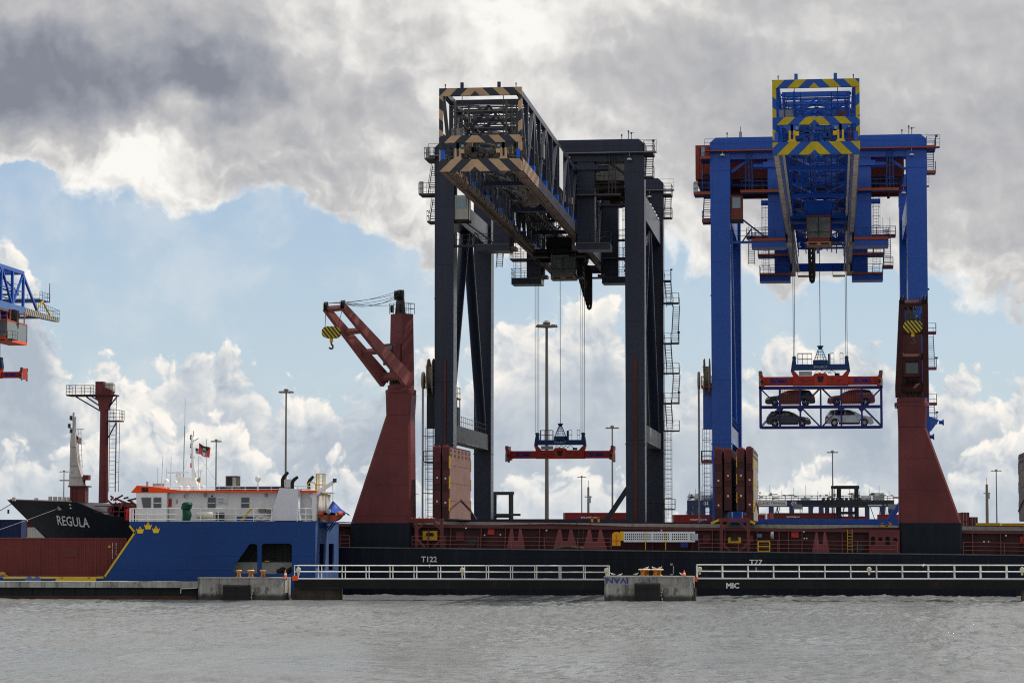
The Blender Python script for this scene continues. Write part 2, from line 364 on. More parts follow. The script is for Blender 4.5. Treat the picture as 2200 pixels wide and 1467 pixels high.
ORANGE = paint('orange_red_paint', (0.80, 0.085, 0.012), 0.45, 0.1)
GLASS = glassy('window_glass')
LGLASS = glassy('pale_glass', (0.10, 0.17, 0.20), .08)
WTXT = paint('white_lettering', (0.66, 0.67, 0.66), 0.6, 0.2, streak=.5, scol=(.3, .3, .3), rust=.75, rcol=(.05, .055, .065), thr=.585)
RED = paint('red_paint', (0.45, 0.035, 0.025), 0.45, 0.15, rust=.3, thr=.7)
# ------------------------------------------------------------------ setting: water, quay
YD, YR, YQ, ZQ = 221.0, 241.0, 266.0, 3.1        # dolphin face, near side of the black ship, quay edge, quay level
def wave_sheet():
    xs = np.concatenate([[-30000, -6000, -1500, -400, -180], np.arange(-95, 62, 0.30), [120, 300, 1500, 6000, 30000]])
    ys = [60.0]
    while ys[-1] < 262: ys.append(ys[-1] + 0.17 + (ys[-1] - 60)*0.0016)
    ys = np.concatenate([[-30000, -3000, -400, -50, 20, 45], ys, [YQ + .5]])
    X, Y = np.meshgrid(xs, ys)
    rng = np.random.RandomState(3); Z = np.zeros_like(X)
    for i in range(70):
        lam = 0.45*(3.6/0.45)**(rng.rand()**1.3); th = rng.normal(R(250), R(38)); k = 2*math.pi/lam
        amp = 0.0088*lam**0.66*(.5 + rng.rand()); ph = rng.rand()*6.28
        a = k*(X*math.cos(th) + Y*math.sin(th)) + ph
        Z += amp*(np.sin(a) + 0.28*np.cos(2*a))
    gust = 0.72 + .5*np.sin(X*.045 + 1.3*np.sin(Y*.03)) * np.sin(Y*.06 + .8)
    def vn(sx, sy, sd):
        g = np.random.RandomState(sd).rand(180, 180); u = (X + 200)/sx % 179; v = (Y + 50)/sy % 179; i = np.floor(u).astype(int); j = np.floor(v).astype(int); a = u - i; b = v - j; a = a*a*(3 - 2*a); b = b*b*(3 - 2*b)
        return (g[j, i]*(1 - a) + g[j, i + 1]*a)*(1 - b) + (g[j + 1, i]*(1 - a) + g[j + 1, i + 1]*a)*b
    ok = (np.abs(X) < 150) & (Y > 40); XX, YY = X, Y; X = np.where(ok, X, 0); Y = np.where(ok, Y, 60)
    Z *= gust*(.35 + 1.5*vn(2.2, 5.0, 1)*vn(5.5, 13, 2) + .55*vn(1.3, 3.2, 4)); X, Y = XX, YY
    Z[(X < -100) | (X > 65) | (Y < 55)] = 0
    ny, nx = X.shape
    V = np.stack([X, Y, Z], -1).reshape(-1, 3)
    i = np.arange(ny*nx).reshape(ny, nx)
    F = np.stack([i[:-1, :-1], i[:-1, 1:], i[1:, 1:], i[1:, :-1]], -1).reshape(-1, 4)
    me = bpy.data.meshes.new('water'); me.vertices.add(len(V)); me.vertices.foreach_set('co', V.ravel())
    me.loops.add(F.size); me.loops.foreach_set('vertex_index', F.ravel()); me.polygons.add(len(F))
    me.polygons.foreach_set('loop_start', np.arange(0, F.size, 4)); me.polygons.foreach_set('use_smooth', np.ones(len(F), bool)); me.update(calc_edges=True)
    return me
mw = bpy.data.materials.new('harbour_water'); mw.use_nodes = True; t = NT(mw.node_tree)
co = t.n('ShaderNodeTexCoord').outputs['Object']
nn = t.m('ADD', t.noise(t.v('MULTIPLY', co, (0.8, 1.1, 1)), 2.2, 5, 0.62), t.m('MULTIPLY', t.noise(t.v('MULTIPLY', co, (0.6, 0.16, 1)), 1.0, 3, 0.55), 2.4))
bm_ = t.n('ShaderNodeBump', {'Strength': 1.0, 'Distance': t.lin(t.noise(t.v('MULTIPLY', co, (1, .45, 1)), 0.045, 3, .55), .35, .65, .075, .165), 'Height': nn})
b_ = t.n('ShaderNodeBsdfPrincipled', {'Base Color': t.mix(t.noise(co, .05, 3, .5), (0.15, 0.165, 0.172, 1), (0.195, 0.208, 0.213, 1)), 'Roughness': t.lin(t.noise(t.v('MULTIPLY', co, (1, .5, 1)), 0.06, 3, .55), .35, .65, .04, .2), 'IOR': 1.333, 'Normal': bm_})
t.n('ShaderNodeOutputMaterial', {0: b_})
me = wave_sheet(); me.materials.append(mw); wo = bpy.data.objects.new('water', me); COL.objects.link(wo); struct(wo)
CONC = paint('concrete', (0.30, 0.295, 0.28), 0.85, 0.38, streak=.7, scol=(0.10, 0.095, 0.085), rust=.75, rcol=(0.085, 0.075, 0.062), scale=.8, bump=.6, thr=.53, tide=.42)
CONCL = paint('concrete_cap', (0.33, 0.33, 0.31), 0.85, 0.3, streak=.6, scol=(.13, .13, .12), rust=.6, rcol=(.10, .10, .095), scale=.8, bump=.4, thr=.56)
ASPH = paint('quay_asphalt', (0.07, 0.07, 0.07), 0.9, 0.2, scale=.05)
struct(MB().box(-30000, 30000, YQ, 40000, -4, ZQ).build('ground', ASPH))
struct(MB().box(-30000, 30000, YQ - .6, YQ - .01, -4, ZQ + .25).build('quay_wall', CONC))
# ------------------------------------------------------------------ left pier wall
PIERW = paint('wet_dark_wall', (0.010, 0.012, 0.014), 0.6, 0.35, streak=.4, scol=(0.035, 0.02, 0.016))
o = thing('pier_wall', (PX(430, YD), YD, 0), 'long grey pier cap over a dark wall left of the first dolphin', 'pier')
x0, x1 = -75, PX(427, YD)
n = 9
for i in range(n):
    a, b = x0 + (x1 - x0)*i/n, x0 + (x1 - x0)*(i + 1)/n - .02
    B(a, b, YD + .3, YD + 2.8, PZ(1262, YD, 300), PZ(1249, YD, 300) + .02*math.sin(i*3)).build('cap_slab', CONCL, o)
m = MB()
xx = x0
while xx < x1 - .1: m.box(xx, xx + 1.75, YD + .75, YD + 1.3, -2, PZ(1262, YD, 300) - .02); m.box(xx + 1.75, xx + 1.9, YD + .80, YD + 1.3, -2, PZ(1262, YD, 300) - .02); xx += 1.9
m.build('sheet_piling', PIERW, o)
B(x0, x1 - .2, YD + .66, YD + .74, -.2, .32).build('waler', paint('rusty_waler', (0.06, 0.028, 0.02), .7, .4), o)
m = MB().path([(x1 - .1, YD + .2, 1.0), (x1 - 1.5, YD + .2, .95), (x1 - 1.5, YD + .2, .55)], .04); m.build('pipe_bracket', OFFW, o)
# ------------------------------------------------------------------ mooring dolphins
def dolphin(pl, pr, ptop, label):
    xl, xr = PX(pl, YD), PX(pr, YD); zt = PZ(ptop, YD, pl); d = 2.7
    r = thing('mooring_dolphin', ((xl + xr)/2, YD, 0), label, 'mooring dolphin', 'concrete mooring dolphins in the water')
    m = MB(); c = .22
    m.prism([(xl + c, YD, -2), (xr - c, YD, -2), (xr, YD + c, -2), (xr, YD + d, -2), (xl, YD + d, -2), (xl, YD + c, -2)], (0, 0, 2 + zt - .1))
    m.build('concrete_block', CONC, r)
    B(xl - .03, xr + .03, YD - .03, YD + d + .03, zt - .1, zt).build('top_slab', CONCL, r)
    return r, xl, xr, zt
d1, l1, r1, zt1 = dolphin(428, 613, 1240, 'grey concrete dolphin with three bollards, under the blue ship')
d2, l2, r2, zt2 = dolphin(1297, 1487, 1237, 'concrete dolphin with upside-down blue IVAN graffiti and two orange bollards')
def fender(par, pl, pr, pt):
    a, b = PX(pl, YD), PX(pr, YD); z = PZ(pt, YD, pl)
    f = B(a, b, YD - .55, YD - .001, -.6, z).build('fender', RUBBER, par)
    m = MB(); m.hexa([(a, YD - .55, -.6), (b, YD - .55, -.6), (b, YD - .55, z), (a, YD - .55, z), (a + .15, YD - .62, -.6), (b - .15, YD - .62, -.6), (b - .15, YD - .62, z - .15), (a + .15, YD - .62, z - .15)])
    for k in range(1, 2): m.box(a + (b - a)*k/2 - .02, a + (b - a)*k/2 + .02, YD - .64, YD - .6, -.5, z - .15)
    for k in range(6): m.cbox(a + (b - a)*(k + .5)/6, YD - .63, .3, .09, .06, .09); m.cbox(a + (b - a)*(k + .5)/6, YD - .63, z - .5, .09, .06, .09)
    m.build('fender_face', RUBBER, f)
    m = MB(); zz = z - .35
    for k in range(9):
        m.lathe([(.05, -.02), (.075, 0), (.05, .02)], (b + .12 + .05*math.sin(k), YD - .03, zz), 8, 'y' if k % 2 else 'x'); zz -= .14
    m.build('chain', OFFW, par)
fender(d1, 485, 541, 1256); fender(d2, 1363, 1417, 1252)
BLUEP = paint('blue_spray_paint', (0.02, 0.045, 0.30), .6, .2)
text('IVAN', .62, (PX(1325, YD), YD - .012, PZ(1246, YD, 1325)), BLUEP, d2, 'graffiti', width=1.85, rot=math.pi, extr=.004, bold=.012)
text('E T', .5, (PX(1386, YD), YD - .012, PZ(1246, YD, 1386)), paint('faded_blue_paint', (.06, .075, .20), .7, .3), d2, 'graffiti', width=.75, rot=math.pi, extr=.004)
RUSTY = paint('rusty_orange_bollard', (0.62, 0.24, 0.03), .65, .25, rust=.9, rcol=(.14, .05, .025), scale=2.5, thr=.52)
def bollard(px, py, w, label, h=.62, mat=RUSTY):
    p = P(px, py, YD + 1.0); r = thing('bollard', p, label, 'bollard', 'bollards on the dolphins')
    m = MB(); x, y, z = p; a = w/2
    m.lathe([(a*1.05, 0), (a*1.05, .05), (a*.8, .08), (a*.74, h*.5), (a*.92, h*.78)], p, 14); m.build('post', mat, r, True)
    m = MB().lathe([(a*.95, h*.76), (a*1.28, h*.82), (a*1.30, h*.9), (a*1.0, h)], p, 14); m.build('cap', paint('bollard_cap', (.62, .45, .26), .6, .3, rust=.6, scale=2), r, True)
for px, w, lb in ((513, .40, 'rusty brown bollard, leftmost of three on the left dolphin'), (539, .5, 'orange bollard with a white drip, middle of three on the left dolphin'), (565, .46, 'bright orange bollard, rightmost of three on the left dolphin')):
    bollard(px, 1238, w, lb, .58)
bollard(1385, 1236, .86, 'squat orange bollard, left of the pair on the graffiti dolphin', .58); bollard(1412, 1236, .86, 'squat orange bollard, right of the pair on the graffiti dolphin', .58)
def cone(px, py, h, label):
    p = P(px, py, YD + .7); r = thing('traffic_cone', p, label, 'traffic cone', 'traffic cones on the dolphins')
    OC = paint('cone_orange', (.75, .11, .03), .5, .15)
    MB().lathe([(.15, .03), (.035, h)], p, 12).build('cone_body', OC, r, True); MB().box(p.x - .19, p.x + .19, p.y - .19, p.y + .19, p.z, p.z + .03).build('base', OC, r)
    MB().lathe([(.118, h*.35), (.085, h*.6)], p, 12).build('white_band', WHITE, r)
cone(613, 1241, .72, 'orange traffic cone on the left dolphin near the railing'); cone(1470, 1237, .50, 'small red traffic cone on the graffiti dolphin')
GULLW = paint('gull_feather', (.72, .72, .72), .8, .1); GULLG = paint('gull_grey', (.30, .31, .33), .8, .15); BEAK = paint('gull_beak', (.5, .28, .03), .5, .1)
def gull(p, face, label, sit=0.0):
    """standing gull: one body mesh (breast, neck, head, tail), with wing, legs and beak as children"""
    r = thing('gull', p, label, 'gull', 'gulls resting on the dolphins'); c, s = math.cos(face), math.sin(face)
    def T(f, l, z): return (p[0] + f*c - l*s, p[1] + f*s + l*c, p[2] + z - sit)
    prof = [(-.26, .125, .008), (-.20, .135, .022), (-.12, .14, .05), (-.02, .145, .072), (.07, .165, .068), (.115, .205, .043), (.135, .245, .034), (.155, .27, .036), (.18, .272, .028), (.205, .266, .010)]
    m = MB(); n = 8; V = []; F = []
    for f, z, rad in prof:
        for i in range(n): a = 2*math.pi*i/n; V.append(T(f, rad*.85*math.cos(a), z + rad*math.sin(a)))
    for k in range(len(prof) - 1):
        for i in range(n): F.append((k*n + i, k*n + (i + 1) % n, (k + 1)*n + (i + 1) % n, (k + 1)*n + i))
    F += [tuple(range(n - 1, -1, -1)), tuple(range((len(prof) - 1)*n, len(prof)*n))]
    m.add(V, F).build('body', GULLW, r, True)
    for sd in (-1, 1):
        m = MB(); m.prism([T(.08, sd*.055, .17), T(.02, sd*.064, .20), T(-.12, sd*.052, .18), T(-.30, sd*.02, .125), T(-.14, sd*.052, .135), T(0, sd*.062, .135)], (-s*sd*.012, c*sd*.012, 0)); m.build('wing', GULLG, r)
        MB().tube(T(-.01, sd*.03, .09), T(0, sd*.03, sit), .008, 4).tube(T(0, sd*.03, sit + .004), T(.05, sd*.03, sit + .004), .008, 4).build('leg', BEAK, r)
    MB().tube(T(.20, 0, .266), T(.25, 0, .256), .011, 5, .003).build('beak', BEAK, r)
for px, py, dy, f, lb, st in ((1316, 1236.5, .7, math.pi, 'gull facing left by the IVAN lettering on the dolphin', 0), (1332, 1236.5, .8, 0, 'crouching gull between the left railing end and the orange bollards', .07),
        (1367, 1236.5, .6, .2, 'gull standing just left of the two orange bollards', 0), (1464, 1237, .9, 2.6, 'gull standing beside the small red cone', 0)):
    q = P(px, py, YD + dy); gull((q.x, q.y, zt2), f, lb, st)
q = P(1389, 1222, YD + 1.0); gull((q.x, q.y, zt2 + .575), .3, 'gull sitting on the left orange bollard', .07)
for px, f, lb in ((1405, 3.0, 'left gull of the two sitting on the right orange bollard'), (1417, .2, 'right gull of the two sitting on the right orange bollard')):
    q = P(px, 1222, YD + 1.0); gull((q.x, q.y, zt2 + .575), f, lb, .07)
bq0, bq1 = P(627, 1262, YD + 1.0), P(731, 1262, YD + 1.0)
tag(B(bq0.x, bq1.x, YD + 1.0, YD + 2.2, -2, bq0.z - .08).build('pier_block', paint('stained_block', (.055, .046, .038), .8, .4, streak=.6, scol=(.02, .018, .016), rust=.6, scale=1.0), None), 'dark stained block in the water under the start of the left catwalk', 'pier')
# ------------------------------------------------------------------ catwalks
def catwalk(pl, pr, zdeck, label, step):
    xl, xr = PX(pl, YD), PX(pr, YD); y0, y1 = YD + .5, YD + 2.1
    r = thing('catwalk', ((xl + xr)/2, y0, zdeck), label, 'catwalk', 'railed catwalks between the dolphins')
    GIR = paint('catwalk_girder', (.012, .0125, .014), .6, .3, rust=.6, rcol=(.04, .022, .014), thr=.57, spec=.12)
    for y in (y0 + .12, y1 - .12): MB().box(xl, xr, y - .12, y + .12, zdeck - .86, zdeck - .1).build('girder', GIR, r)
    B(xl, xr, y0, y1, zdeck - .1, zdeck).build('deck', paint('catwalk_deck', (.48, .50, .52), .6, .12), r)
    n = round((xr - xl)/step)
    for k, y in enumerate((y0 + .05, y1 - .05)):
        for zz, nm in ((1.1, 'top_rail'), (.56, 'mid_rail')): MB().tube((xl, y, zdeck + zz), (xr, y, zdeck + zz), .042, 6).build(nm, OFFW, r)
        for i in range(n + 1): MB().tube((xl + (xr - xl)*i/n, y, zdeck), (xl + (xr - xl)*i/n, y, zdeck + 1.1), .042, 6).build('post', OFFW, r)
    return r, xl, xr, y0
zd = PZ(1242.5, YD + .5, 1000)
c1, a1, b1, y1_ = catwalk(632, 1304, zd, 'white railed catwalk between the two concrete dolphins', 2.04)
c2, a2, b2, _ = catwalk(1494, 2330, PZ(1238, YD + .5, 1500) - .12, 'white railed catwalk running right from the graffiti dolphin', 2.16)
def lifebox(x, par, z):
    m = MB().lathe([(.02, -.05), (.17, -.05), (.2, 0), (.17, .05), (.02, .05)], (x, y1_ - .06, z + .75), 14, 'y'); b = m.build('life_ring_case', paint('life_ring_case', (.62, .60, .52), .6, .15, rust=.3), par, True)
    MB().box(x - .09, x + .09, y1_ - .1, y1_ - .02, z + .28, z + .55).build('rope_bag', paint('rope_bag', (.55, .50, .30), .8, .2), b)
for px in (641, 992, 1301): lifebox(PX(px, YD), c1, zd)
for px in (1501, 1864, 2192): lifebox(PX(px, YD), c2, zd + .1)
for px in (645, 2196):
    x = PX(px, YD + 1); tag(MB().tube((x, YD + 1.3, -2), (x, YD + 1.3, zd - .86), .3, 12).build('steel_pile', paint('rusty_pile', (.13, .10, .075), .8, .3, rust=.6, scale=1), None, True), 'rusty round pile under the start of the left catwalk' if px < 1000 else 'rusty round pile under the right end of the right catwalk', 'pile')
x = PX(1491, YD + 2); tag(MB().tube((x, YD + 2.2, -2), (x, YD + 2.2, 1.1), .12, 8).build('fender_pile', paint('rusty_pile', ()), None, True), 'thin pile standing at the right corner of the graffiti dolphin', 'pile')
q = P(1984, 1217, YD + .55); gull((q.x, YD + .55, zd + 1.02), 1.2, 'gull perched on the top rail of the right catwalk', 0)
B(PX(628, YD), PX(640, YD), YD + .42, YD + .49, zd - .18, zd + .22).build('orange_marker', ORANGE, c1); B(PX(1490, YD), PX(1496, YD), YD + .42, YD + .49, zd - .2, zd + .2).build('orange_marker', ORANGE, c2)
# ------------------------------------------------------------------ black-hulled cargo ship with red deck gear
def pbox(m, px0, px1, py0, py1, Y0, Y1):
    a, b = P(px0, py1, Y0), P(px1, py0, Y0); return m.box(a.x, b.x, Y0, Y1, a.z, b.z)
HULLB = paint('black_hull_paint', (0.0045, 0.0075, 0.015), .42, .4, streak=.55, scol=(.018, .023, .034), rust=.5, rcol=(.035, .022, .016), thr=.63, scale=.15, seam=(5.2, 1.7, .5), spec=.13)
DRED = paint('dark_red_deck_paint', (.047, .0135, .017), .55, .22, streak=.35, scol=(.06, .02, .02), rust=.6, rcol=(.05, .02, .015), thr=.6)
MRED = paint('maroon_crane_paint', (.132, .029, .032), .48, .30, streak=.6, scol=(.095, .03, .03), rust=.55, rcol=(.075, .028, .022), thr=.61, scale=.22, seam=(2.6, 2.9, .45))
PINK = paint('lit_red_plate', (.20, .125, .11), .7, .15, streak=.8, scol=(.20, .12, .10), rust=.5, thr=.62, scale=.8)  # plate colour carries the pink of its sunlit face, plus streaks and rust
GREYH = paint('pale_hatch_rim', (.42, .41, .39), .8, .2, rust=.5, rcol=(.15, .14, .13), scale=2, thr=.56)
YC = YR + 10
tip = P(15, 1073, YC); XB, ZB, XE = tip.x, tip.z, 62.0
_za, _zb = PZ(1174.5, YR, 740), PZ(1190, YR, 2060); _xa, _xb = PX(740, YR), PX(2060, YR)
def zmain(x): return _za + (_zb - _za)*(x - _xa)/(_xb - _xa)
def ztop(t):
    x = XB + t
    if t < 8.2: return ZB - .035*t
    if t < 11.2: s = (t - 8.2)/3; s = s*s*(3 - 2*s); return (ZB - .287)*(1 - s) + 7.35*s
    if t < 18: return 7.35
    return zmain(x)
def stem(z): return XB + (1.05*(ZB - z) if z > 3 else 1.05*(ZB - 3) + .25*(3 - z))
def halfb(x, z):
    x0 = stem(z); s = min(1, max(0, z/ZB)); xf = XB + 24 + 18*(1 - s)
    if x >= xf: return 10.0
    if x <= x0: return 0.03
    return max(.03, 10*(1 - ((xf - x)/(xf - x0))**2.2))
ship = thing('cargo_ship', (0, YC, 0), 'long black-hulled cargo ship REGULA with dark red deck gear behind the catwalks', 'ship')
ts = [0, .4, .8, 1.3, 2, 3, 4, 5.2, 6.5, 8, 8.6, 9.2, 9.8, 10.4, 11, 12.5, 14.5, 17, 17.99, 18, 20, 23, 26, 30, 35, 42] + list(np.linspace(50, XE - XB, 12))
NW = 9; V = []; idx = {}
for sgn in (-1, 1):
    for i, t_ in enumerate(ts):
        for k in range(NW + 1):
            z = -1.5 + (ztop(t_) + 1.5)*k/NW; x0 = stem(z); x = x0 + t_*(XE - x0)/(XE - XB)
            idx[sgn, i, k] = len(V); V.append((x, YC + sgn*halfb(x, z), z))
F = []
for i in range(len(ts) - 1):
    for k in range(NW): F += [(idx[-1, i, k], idx[-1, i + 1, k], idx[-1, i + 1, k + 1], idx[-1, i, k + 1]), (idx[1, i + 1, k], idx[1, i, k], idx[1, i, k + 1], idx[1, i + 1, k + 1])]
    F.append((idx[-1, i, NW], idx[-1, i + 1, NW], idx[1, i + 1, NW], idx[1, i, NW]))
for k in range(NW): F.append((idx[1, len(ts)-1, k], idx[-1, len(ts)-1, k], idx[-1, len(ts)-1, k+1], idx[1, len(ts)-1, k+1])); F.append((idx[-1, 0, k], idx[1, 0, k], idx[1, 0, k+1], idx[-1, 0, k+1]))
hull = MB().add(V, F).build('hull', HULLB, ship, True)
def onhull(v): return (v[0], YC - halfb(v[0], v[2]) - .05 + (v[1] - YR)*.3, v[2])
q = P(157, 1121, YC - 4); text('REGULA', 1.3, (q.x, YR, q.z), WTXT, hull, 'ship_name', width=3.85, rot=-.07, bold=.018, proj=onhull, extr=.01)
q = P(922, 1201.5, YR); text('T122', .72, (q.x, YR - .02, q.z), WTXT, hull, 'tug_mark', width=1.48, bold=.015); B(q.x + .02, q.x + .1, YR - .04, YR - .005, q.z - .72, q.z - .42).build('tug_mark', WTXT, hull)
q = P(1624, 1207.5, YR); text('T77', .6, (q.x, YR - .02, q.z), WTXT, hull, 'tug_mark', width=1.18, bold=.012); B(q.x - .02, q.x + .05, YR - .04, YR - .005, q.z - .85, q.z - .45).build('tug_mark', WTXT, hull)
for px, py, s in ((1443, 1212, '8м'), (1443, 1234, '6м')): q = P(px, py, YR); text(s[0] + 'M', .26, (q.x, YR - .02, q.z), WTXT, hull, 'draught_mark', width=.22)
for k in range(4): q = P(1447, 1217 + 4.3*k, YR); B(q.x - .04, q.x + .04, YR - .03, YR - .005, q.z - .05, q.z + .05).build('draught_mark', WTXT, hull)
q = P(1574, 1258, YD + .5); text('MIC', .62, (q.x, YD + .485, q.z), WTXT, c2, 'painted_letters', width=1.1, bold=.02)
q = P(150, 1090, YC - 4); m = MB()
for dz in (-.12, .2): m.cbox(q.x + .5, YC - halfb(q.x + .5, q.z + dz) - .04, q.z + dz, .22, .06, .16)
m.build('hull_plate', WTXT, hull)
q = P(134, 1091, YC - 3.6); yy = YC - halfb(q.x, q.z); MB().lathe([(.1, -.06), (.22, -.06), (.25, .02), (.16, .1)], (q.x, yy, q.z), 12, 'y').build('fairlead', STEEL, hull)
MB().path([(q.x, yy - .05, q.z), P(95, 1103, YC - 10), P(60, 1116, YC - 16), P(0, 1137, YC - 25), P(-140, 1185, YC - 31)], .024).build('mooring_line', paint('pale_rope', (.24, .235, .22), .9, .1), ship)
q = P(28, 1080, YC - .5); MB().path([q, P(-40, 1120, YC - 5), P(-200, 1200, YC - 10)], .045).build('mooring_line', ROPE, ship); MB().cbox(P(18, 1095, YC - 1).x, YC - 1, P(18, 1103, YC - 1).z, .16, .16, .4).build('rat_guard', DSTEEL, ship)
# rubbing strake / deck edge
m = MB()
for a, b in zip(np.linspace(_xa - 3, 60, 14)[:-1], np.linspace(_xa - 3, 60, 14)[1:]): m.beam((a, YR - .03, zmain(a) - .03), (b, YR - .03, zmain(b) - .03), .12, .1)
m.build('deck_edge', paint('deck_edge_grey', (.10, .10, .10), .6, .4, rust=.6, rcol=(.04, .03, .03)), ship)
# hold coaming: near wall, rim, far wall whose pale inner face shows over the rim
XS0, XS1 = PX(690, YR), 58
HCO = PZ(1128, YR + 2, 1000) - zmain(PX(1000, YR + 2))
def zc(x): return zmain(x) + HCO
def longbar(xa, xb, y0, y1, f0, f1, n=1):
    m = MB(); xs = np.linspace(xa, xb, n + 1)
    for a, b in zip(xs[:-1], xs[1:]): m.hexa([(a, y0, f0(a)), (b, y0, f0(b)), (b, y1, f0(b)), (a, y1, f0(a)), (a, y0, f1(a)), (b, y0, f1(b)), (b, y1, f1(b)), (a, y1, f1(a))])
    return m
longbar(XS0, XS1, YR + 2.2, YR + 2.5, lambda x: 2.6, lambda x: zc(x) - .02).build('coaming_wall', DRED, ship)
longbar(XS0, XS1, YR + 1.75, YR + 2.5, lambda x: zc(x) - .26, zc).build('coaming_rim', paint('coaming_rim_red', (.105, .032, .034), .6, .2, rust=.5, rcol=(.06, .03, .025)), ship)
HFC = PZ(1119.5, YR + 16.5, 1000) - zmain(PX(1000, YR + 16.5))
def fz(x): return zmain(x) + HFC + .05*math.sin(x*.09 + 1)
m = MB()
xs = np.linspace(XS0, XS1, 40)
for a, b in zip(xs[:-1], xs[1:]): m.hexa([(a, YR + 16.5, 3.2), (b, YR + 16.5, 3.2), (b, YR + 17, 3.2), (a, YR + 17, 3.2), (a, YR + 16.5, fz(a)), (b, YR + 16.5, fz(b)), (b, YR + 17, fz(b)), (a, YR + 17, fz(a))])
m.build('far_coaming', GREYH, ship)
xs = np.linspace(XS0, XS1, 60); m = MB()
for a, b in zip(xs[:-1], xs[1:]): m.hexa([(a, YR + 2.3, zc(a)), (b, YR + 2.3, zc(b)), (b, YR + 2.6, zc(b)), (a, YR + 2.6, zc(a))] + [(c, y, zc(c) + .04 + .19*max(0, math.sin(c*.21 + .6))**2) for c, y in ((a, YR + 2.3), (b, YR + 2.3), (b, YR + 2.6), (a, YR + 2.6))])
m.build('coaming_lip', DRED, ship)
longbar(XS0, XS1, YR + 17.2, YR + 17.4, lambda x: 2.6, lambda x: zmain(x) + HFC + .12).build('far_coaming_edge', DRED, ship)
# coaming brackets, stanchions
for px in (800, 920, 968, 1033, 1085, 1158, 1400, 1485, 1528, 1555, 1624, 1671, 1691, 1720, 1806, 1874, 2085, 2145, 2195):
    x = PX(px, YR + 1.7); z0 = zmain(x); MB().prism([(x, YR + 1.2, z0), (x, YR + 2.19, z0), (x, YR + 2.19, zc(x) - .27), (x, YR + 1.8, zc(x) - .28)], (.09, 0, 0)).build('coaming_bracket', MRED, ship)
def stay(pl, pr, up=.46):
    """pair of tapered plates joined low down"""
    a, b = PX(pl, YR + 1.1), PX(pr, YR + 1.1); z0 = zmain(a); w = b - a; h = zc(a) - .3 - z0
    out = [(0, 0), (w, 0), (w*.78, h), (w*.68, h), (w*.60, h*.42), (w*.40, h*.42), (w*.32, h), (w*.22, h)]
    MB().prism([(a + u, YR + 1.1, z0 + v) for u, v in out], (0, .12, 0)).build('coaming_stay', paint('stay_red', (.19, .055, .06), .55, .15, rust=.4), ship)
for pl, pr in ((1088, 1128), (1188, 1240), (1252, 1303), (1742, 1780)): stay(pl, pr)
# side passage gear
def small(name, px0, px1, py0, py1, mat, Y=YR + 2.0, d=.15): return pbox(MB(), px0, px1, py0, py1, Y, Y + d).build(name, mat, ship)
for px0, px1, py0, py1 in ((1048, 1062, 1136, 1148), (1700, 1716, 1142, 1154), (2192, 2210, 1152, 1165)): small('fire_box', px0, px1, py0, py1, RED)
for px0, px1, py0, py1 in ((980, 996, 1142, 1161), (1510, 1527, 1149, 1166), (1606, 1618, 1150, 1164)): small('locker', px0, px1, py0, py1, MRED)
for px, py in ((1001, 1134), (1041, 1149), (1075, 1148), (1174, 1139), (1421, 1139), (1608, 1140), (1727, 1142), (1728, 1156), (1733, 1156), (2114, 1163), (2124, 1163), (2161, 1150), (891, 1125)):
    small('lamp', px - 1.4, px + 1.4, py - 1.4, py + 1.4, WTXT, YR + 1.6, .08)
for px0, px1, py0, py1, hasw in ((905, 942, 1132, 1160, 1), (1561, 1595, 1146, 1166, 1)):
    p_ = small('winch_guard', px0 + 3, px1 - 3, py0 + 8, py1, YEL, YR + 1.9, .3); a = P((px0 + px1)/2, (py0 + py1)/2 + 2, YR + 1.88); MB().prism([(a.x + u, a.y, a.z + v) for u, v in rounded(-.38, .38, -.17, .17, .16)], (0, .05, 0)).build('guard_opening', BLACK, p_)
for px0, px1 in ((895, 949), (1548, 1606)):
    a, b = PX(px0, YR + .6), PX(px1, YR + .6); z0 = zmain(a); z1 = PZ(1113, YR + .6, px0); m = MB(); w = .28
    for x in (a, b): m.box(x - w/2, x + w/2, YR + .6, YR + .85, z0, z1)
    m.box(a - .2, b + .2, YR + .58, YR + .87, z1 - .28, z1)
    for x, s_ in ((a, 1), (b, -1)): m.beam((x, YR + .72, z1 - 1.1), (x + s_*.9, YR + .72, z1 - .25), .2, .2); m.beam((x, YR + .72, z0 + .8), (x + s_*.8, YR + .72, z0), .2, .2)
    m.build('cover_rest_frame', MRED, ship)
m = MB()
for k in range(6): q = P(884 + k*8.5, 1112, YR + 1.5); m.lathe([(.11, 0), (.14, .1), (.06, .28)], (q.x, q.y, q.z - .22), 8)
m.build('orange_cones_row', ORANGE, ship, kind='stuff')
B(PX(880, YR + 1.4), PX(930, YR + 1.4), YR + 1.3, YR + 1.9, PZ(1122, YR + 1.4, 900), PZ(1113, YR + 1.4, 900) - .03).build('store_shelf', MRED, ship)
for px, py in ((1272, 1117), (1286, 1117), (1897, 1130), (1913, 1127), (1905, 1135)): q = P(px, py + 4, YR + 2.4); MB().box(q.x - .1, q.x + .1, q.y, q.y + .2, q.z, q.z + .42).box(q.x - .16, q.x + .1, q.y, q.y + .2, q.z + .34, q.z + .46).build('hatch_stopper', paint('stopper_orange', (.55, .24, .03), .5, .2), ship)
# valve rings
for px, py in ((1014, 1165), (1847, 1176)):
    q = P(px, py, YR + .6); MB().lathe([(.2, -.1), (.36, -.1), (.36, .12), (.2, .12)], q, 16, 'y').build('mooring_fairlead', paint('green_black', (.015, .03, .03), .5, .3), ship)
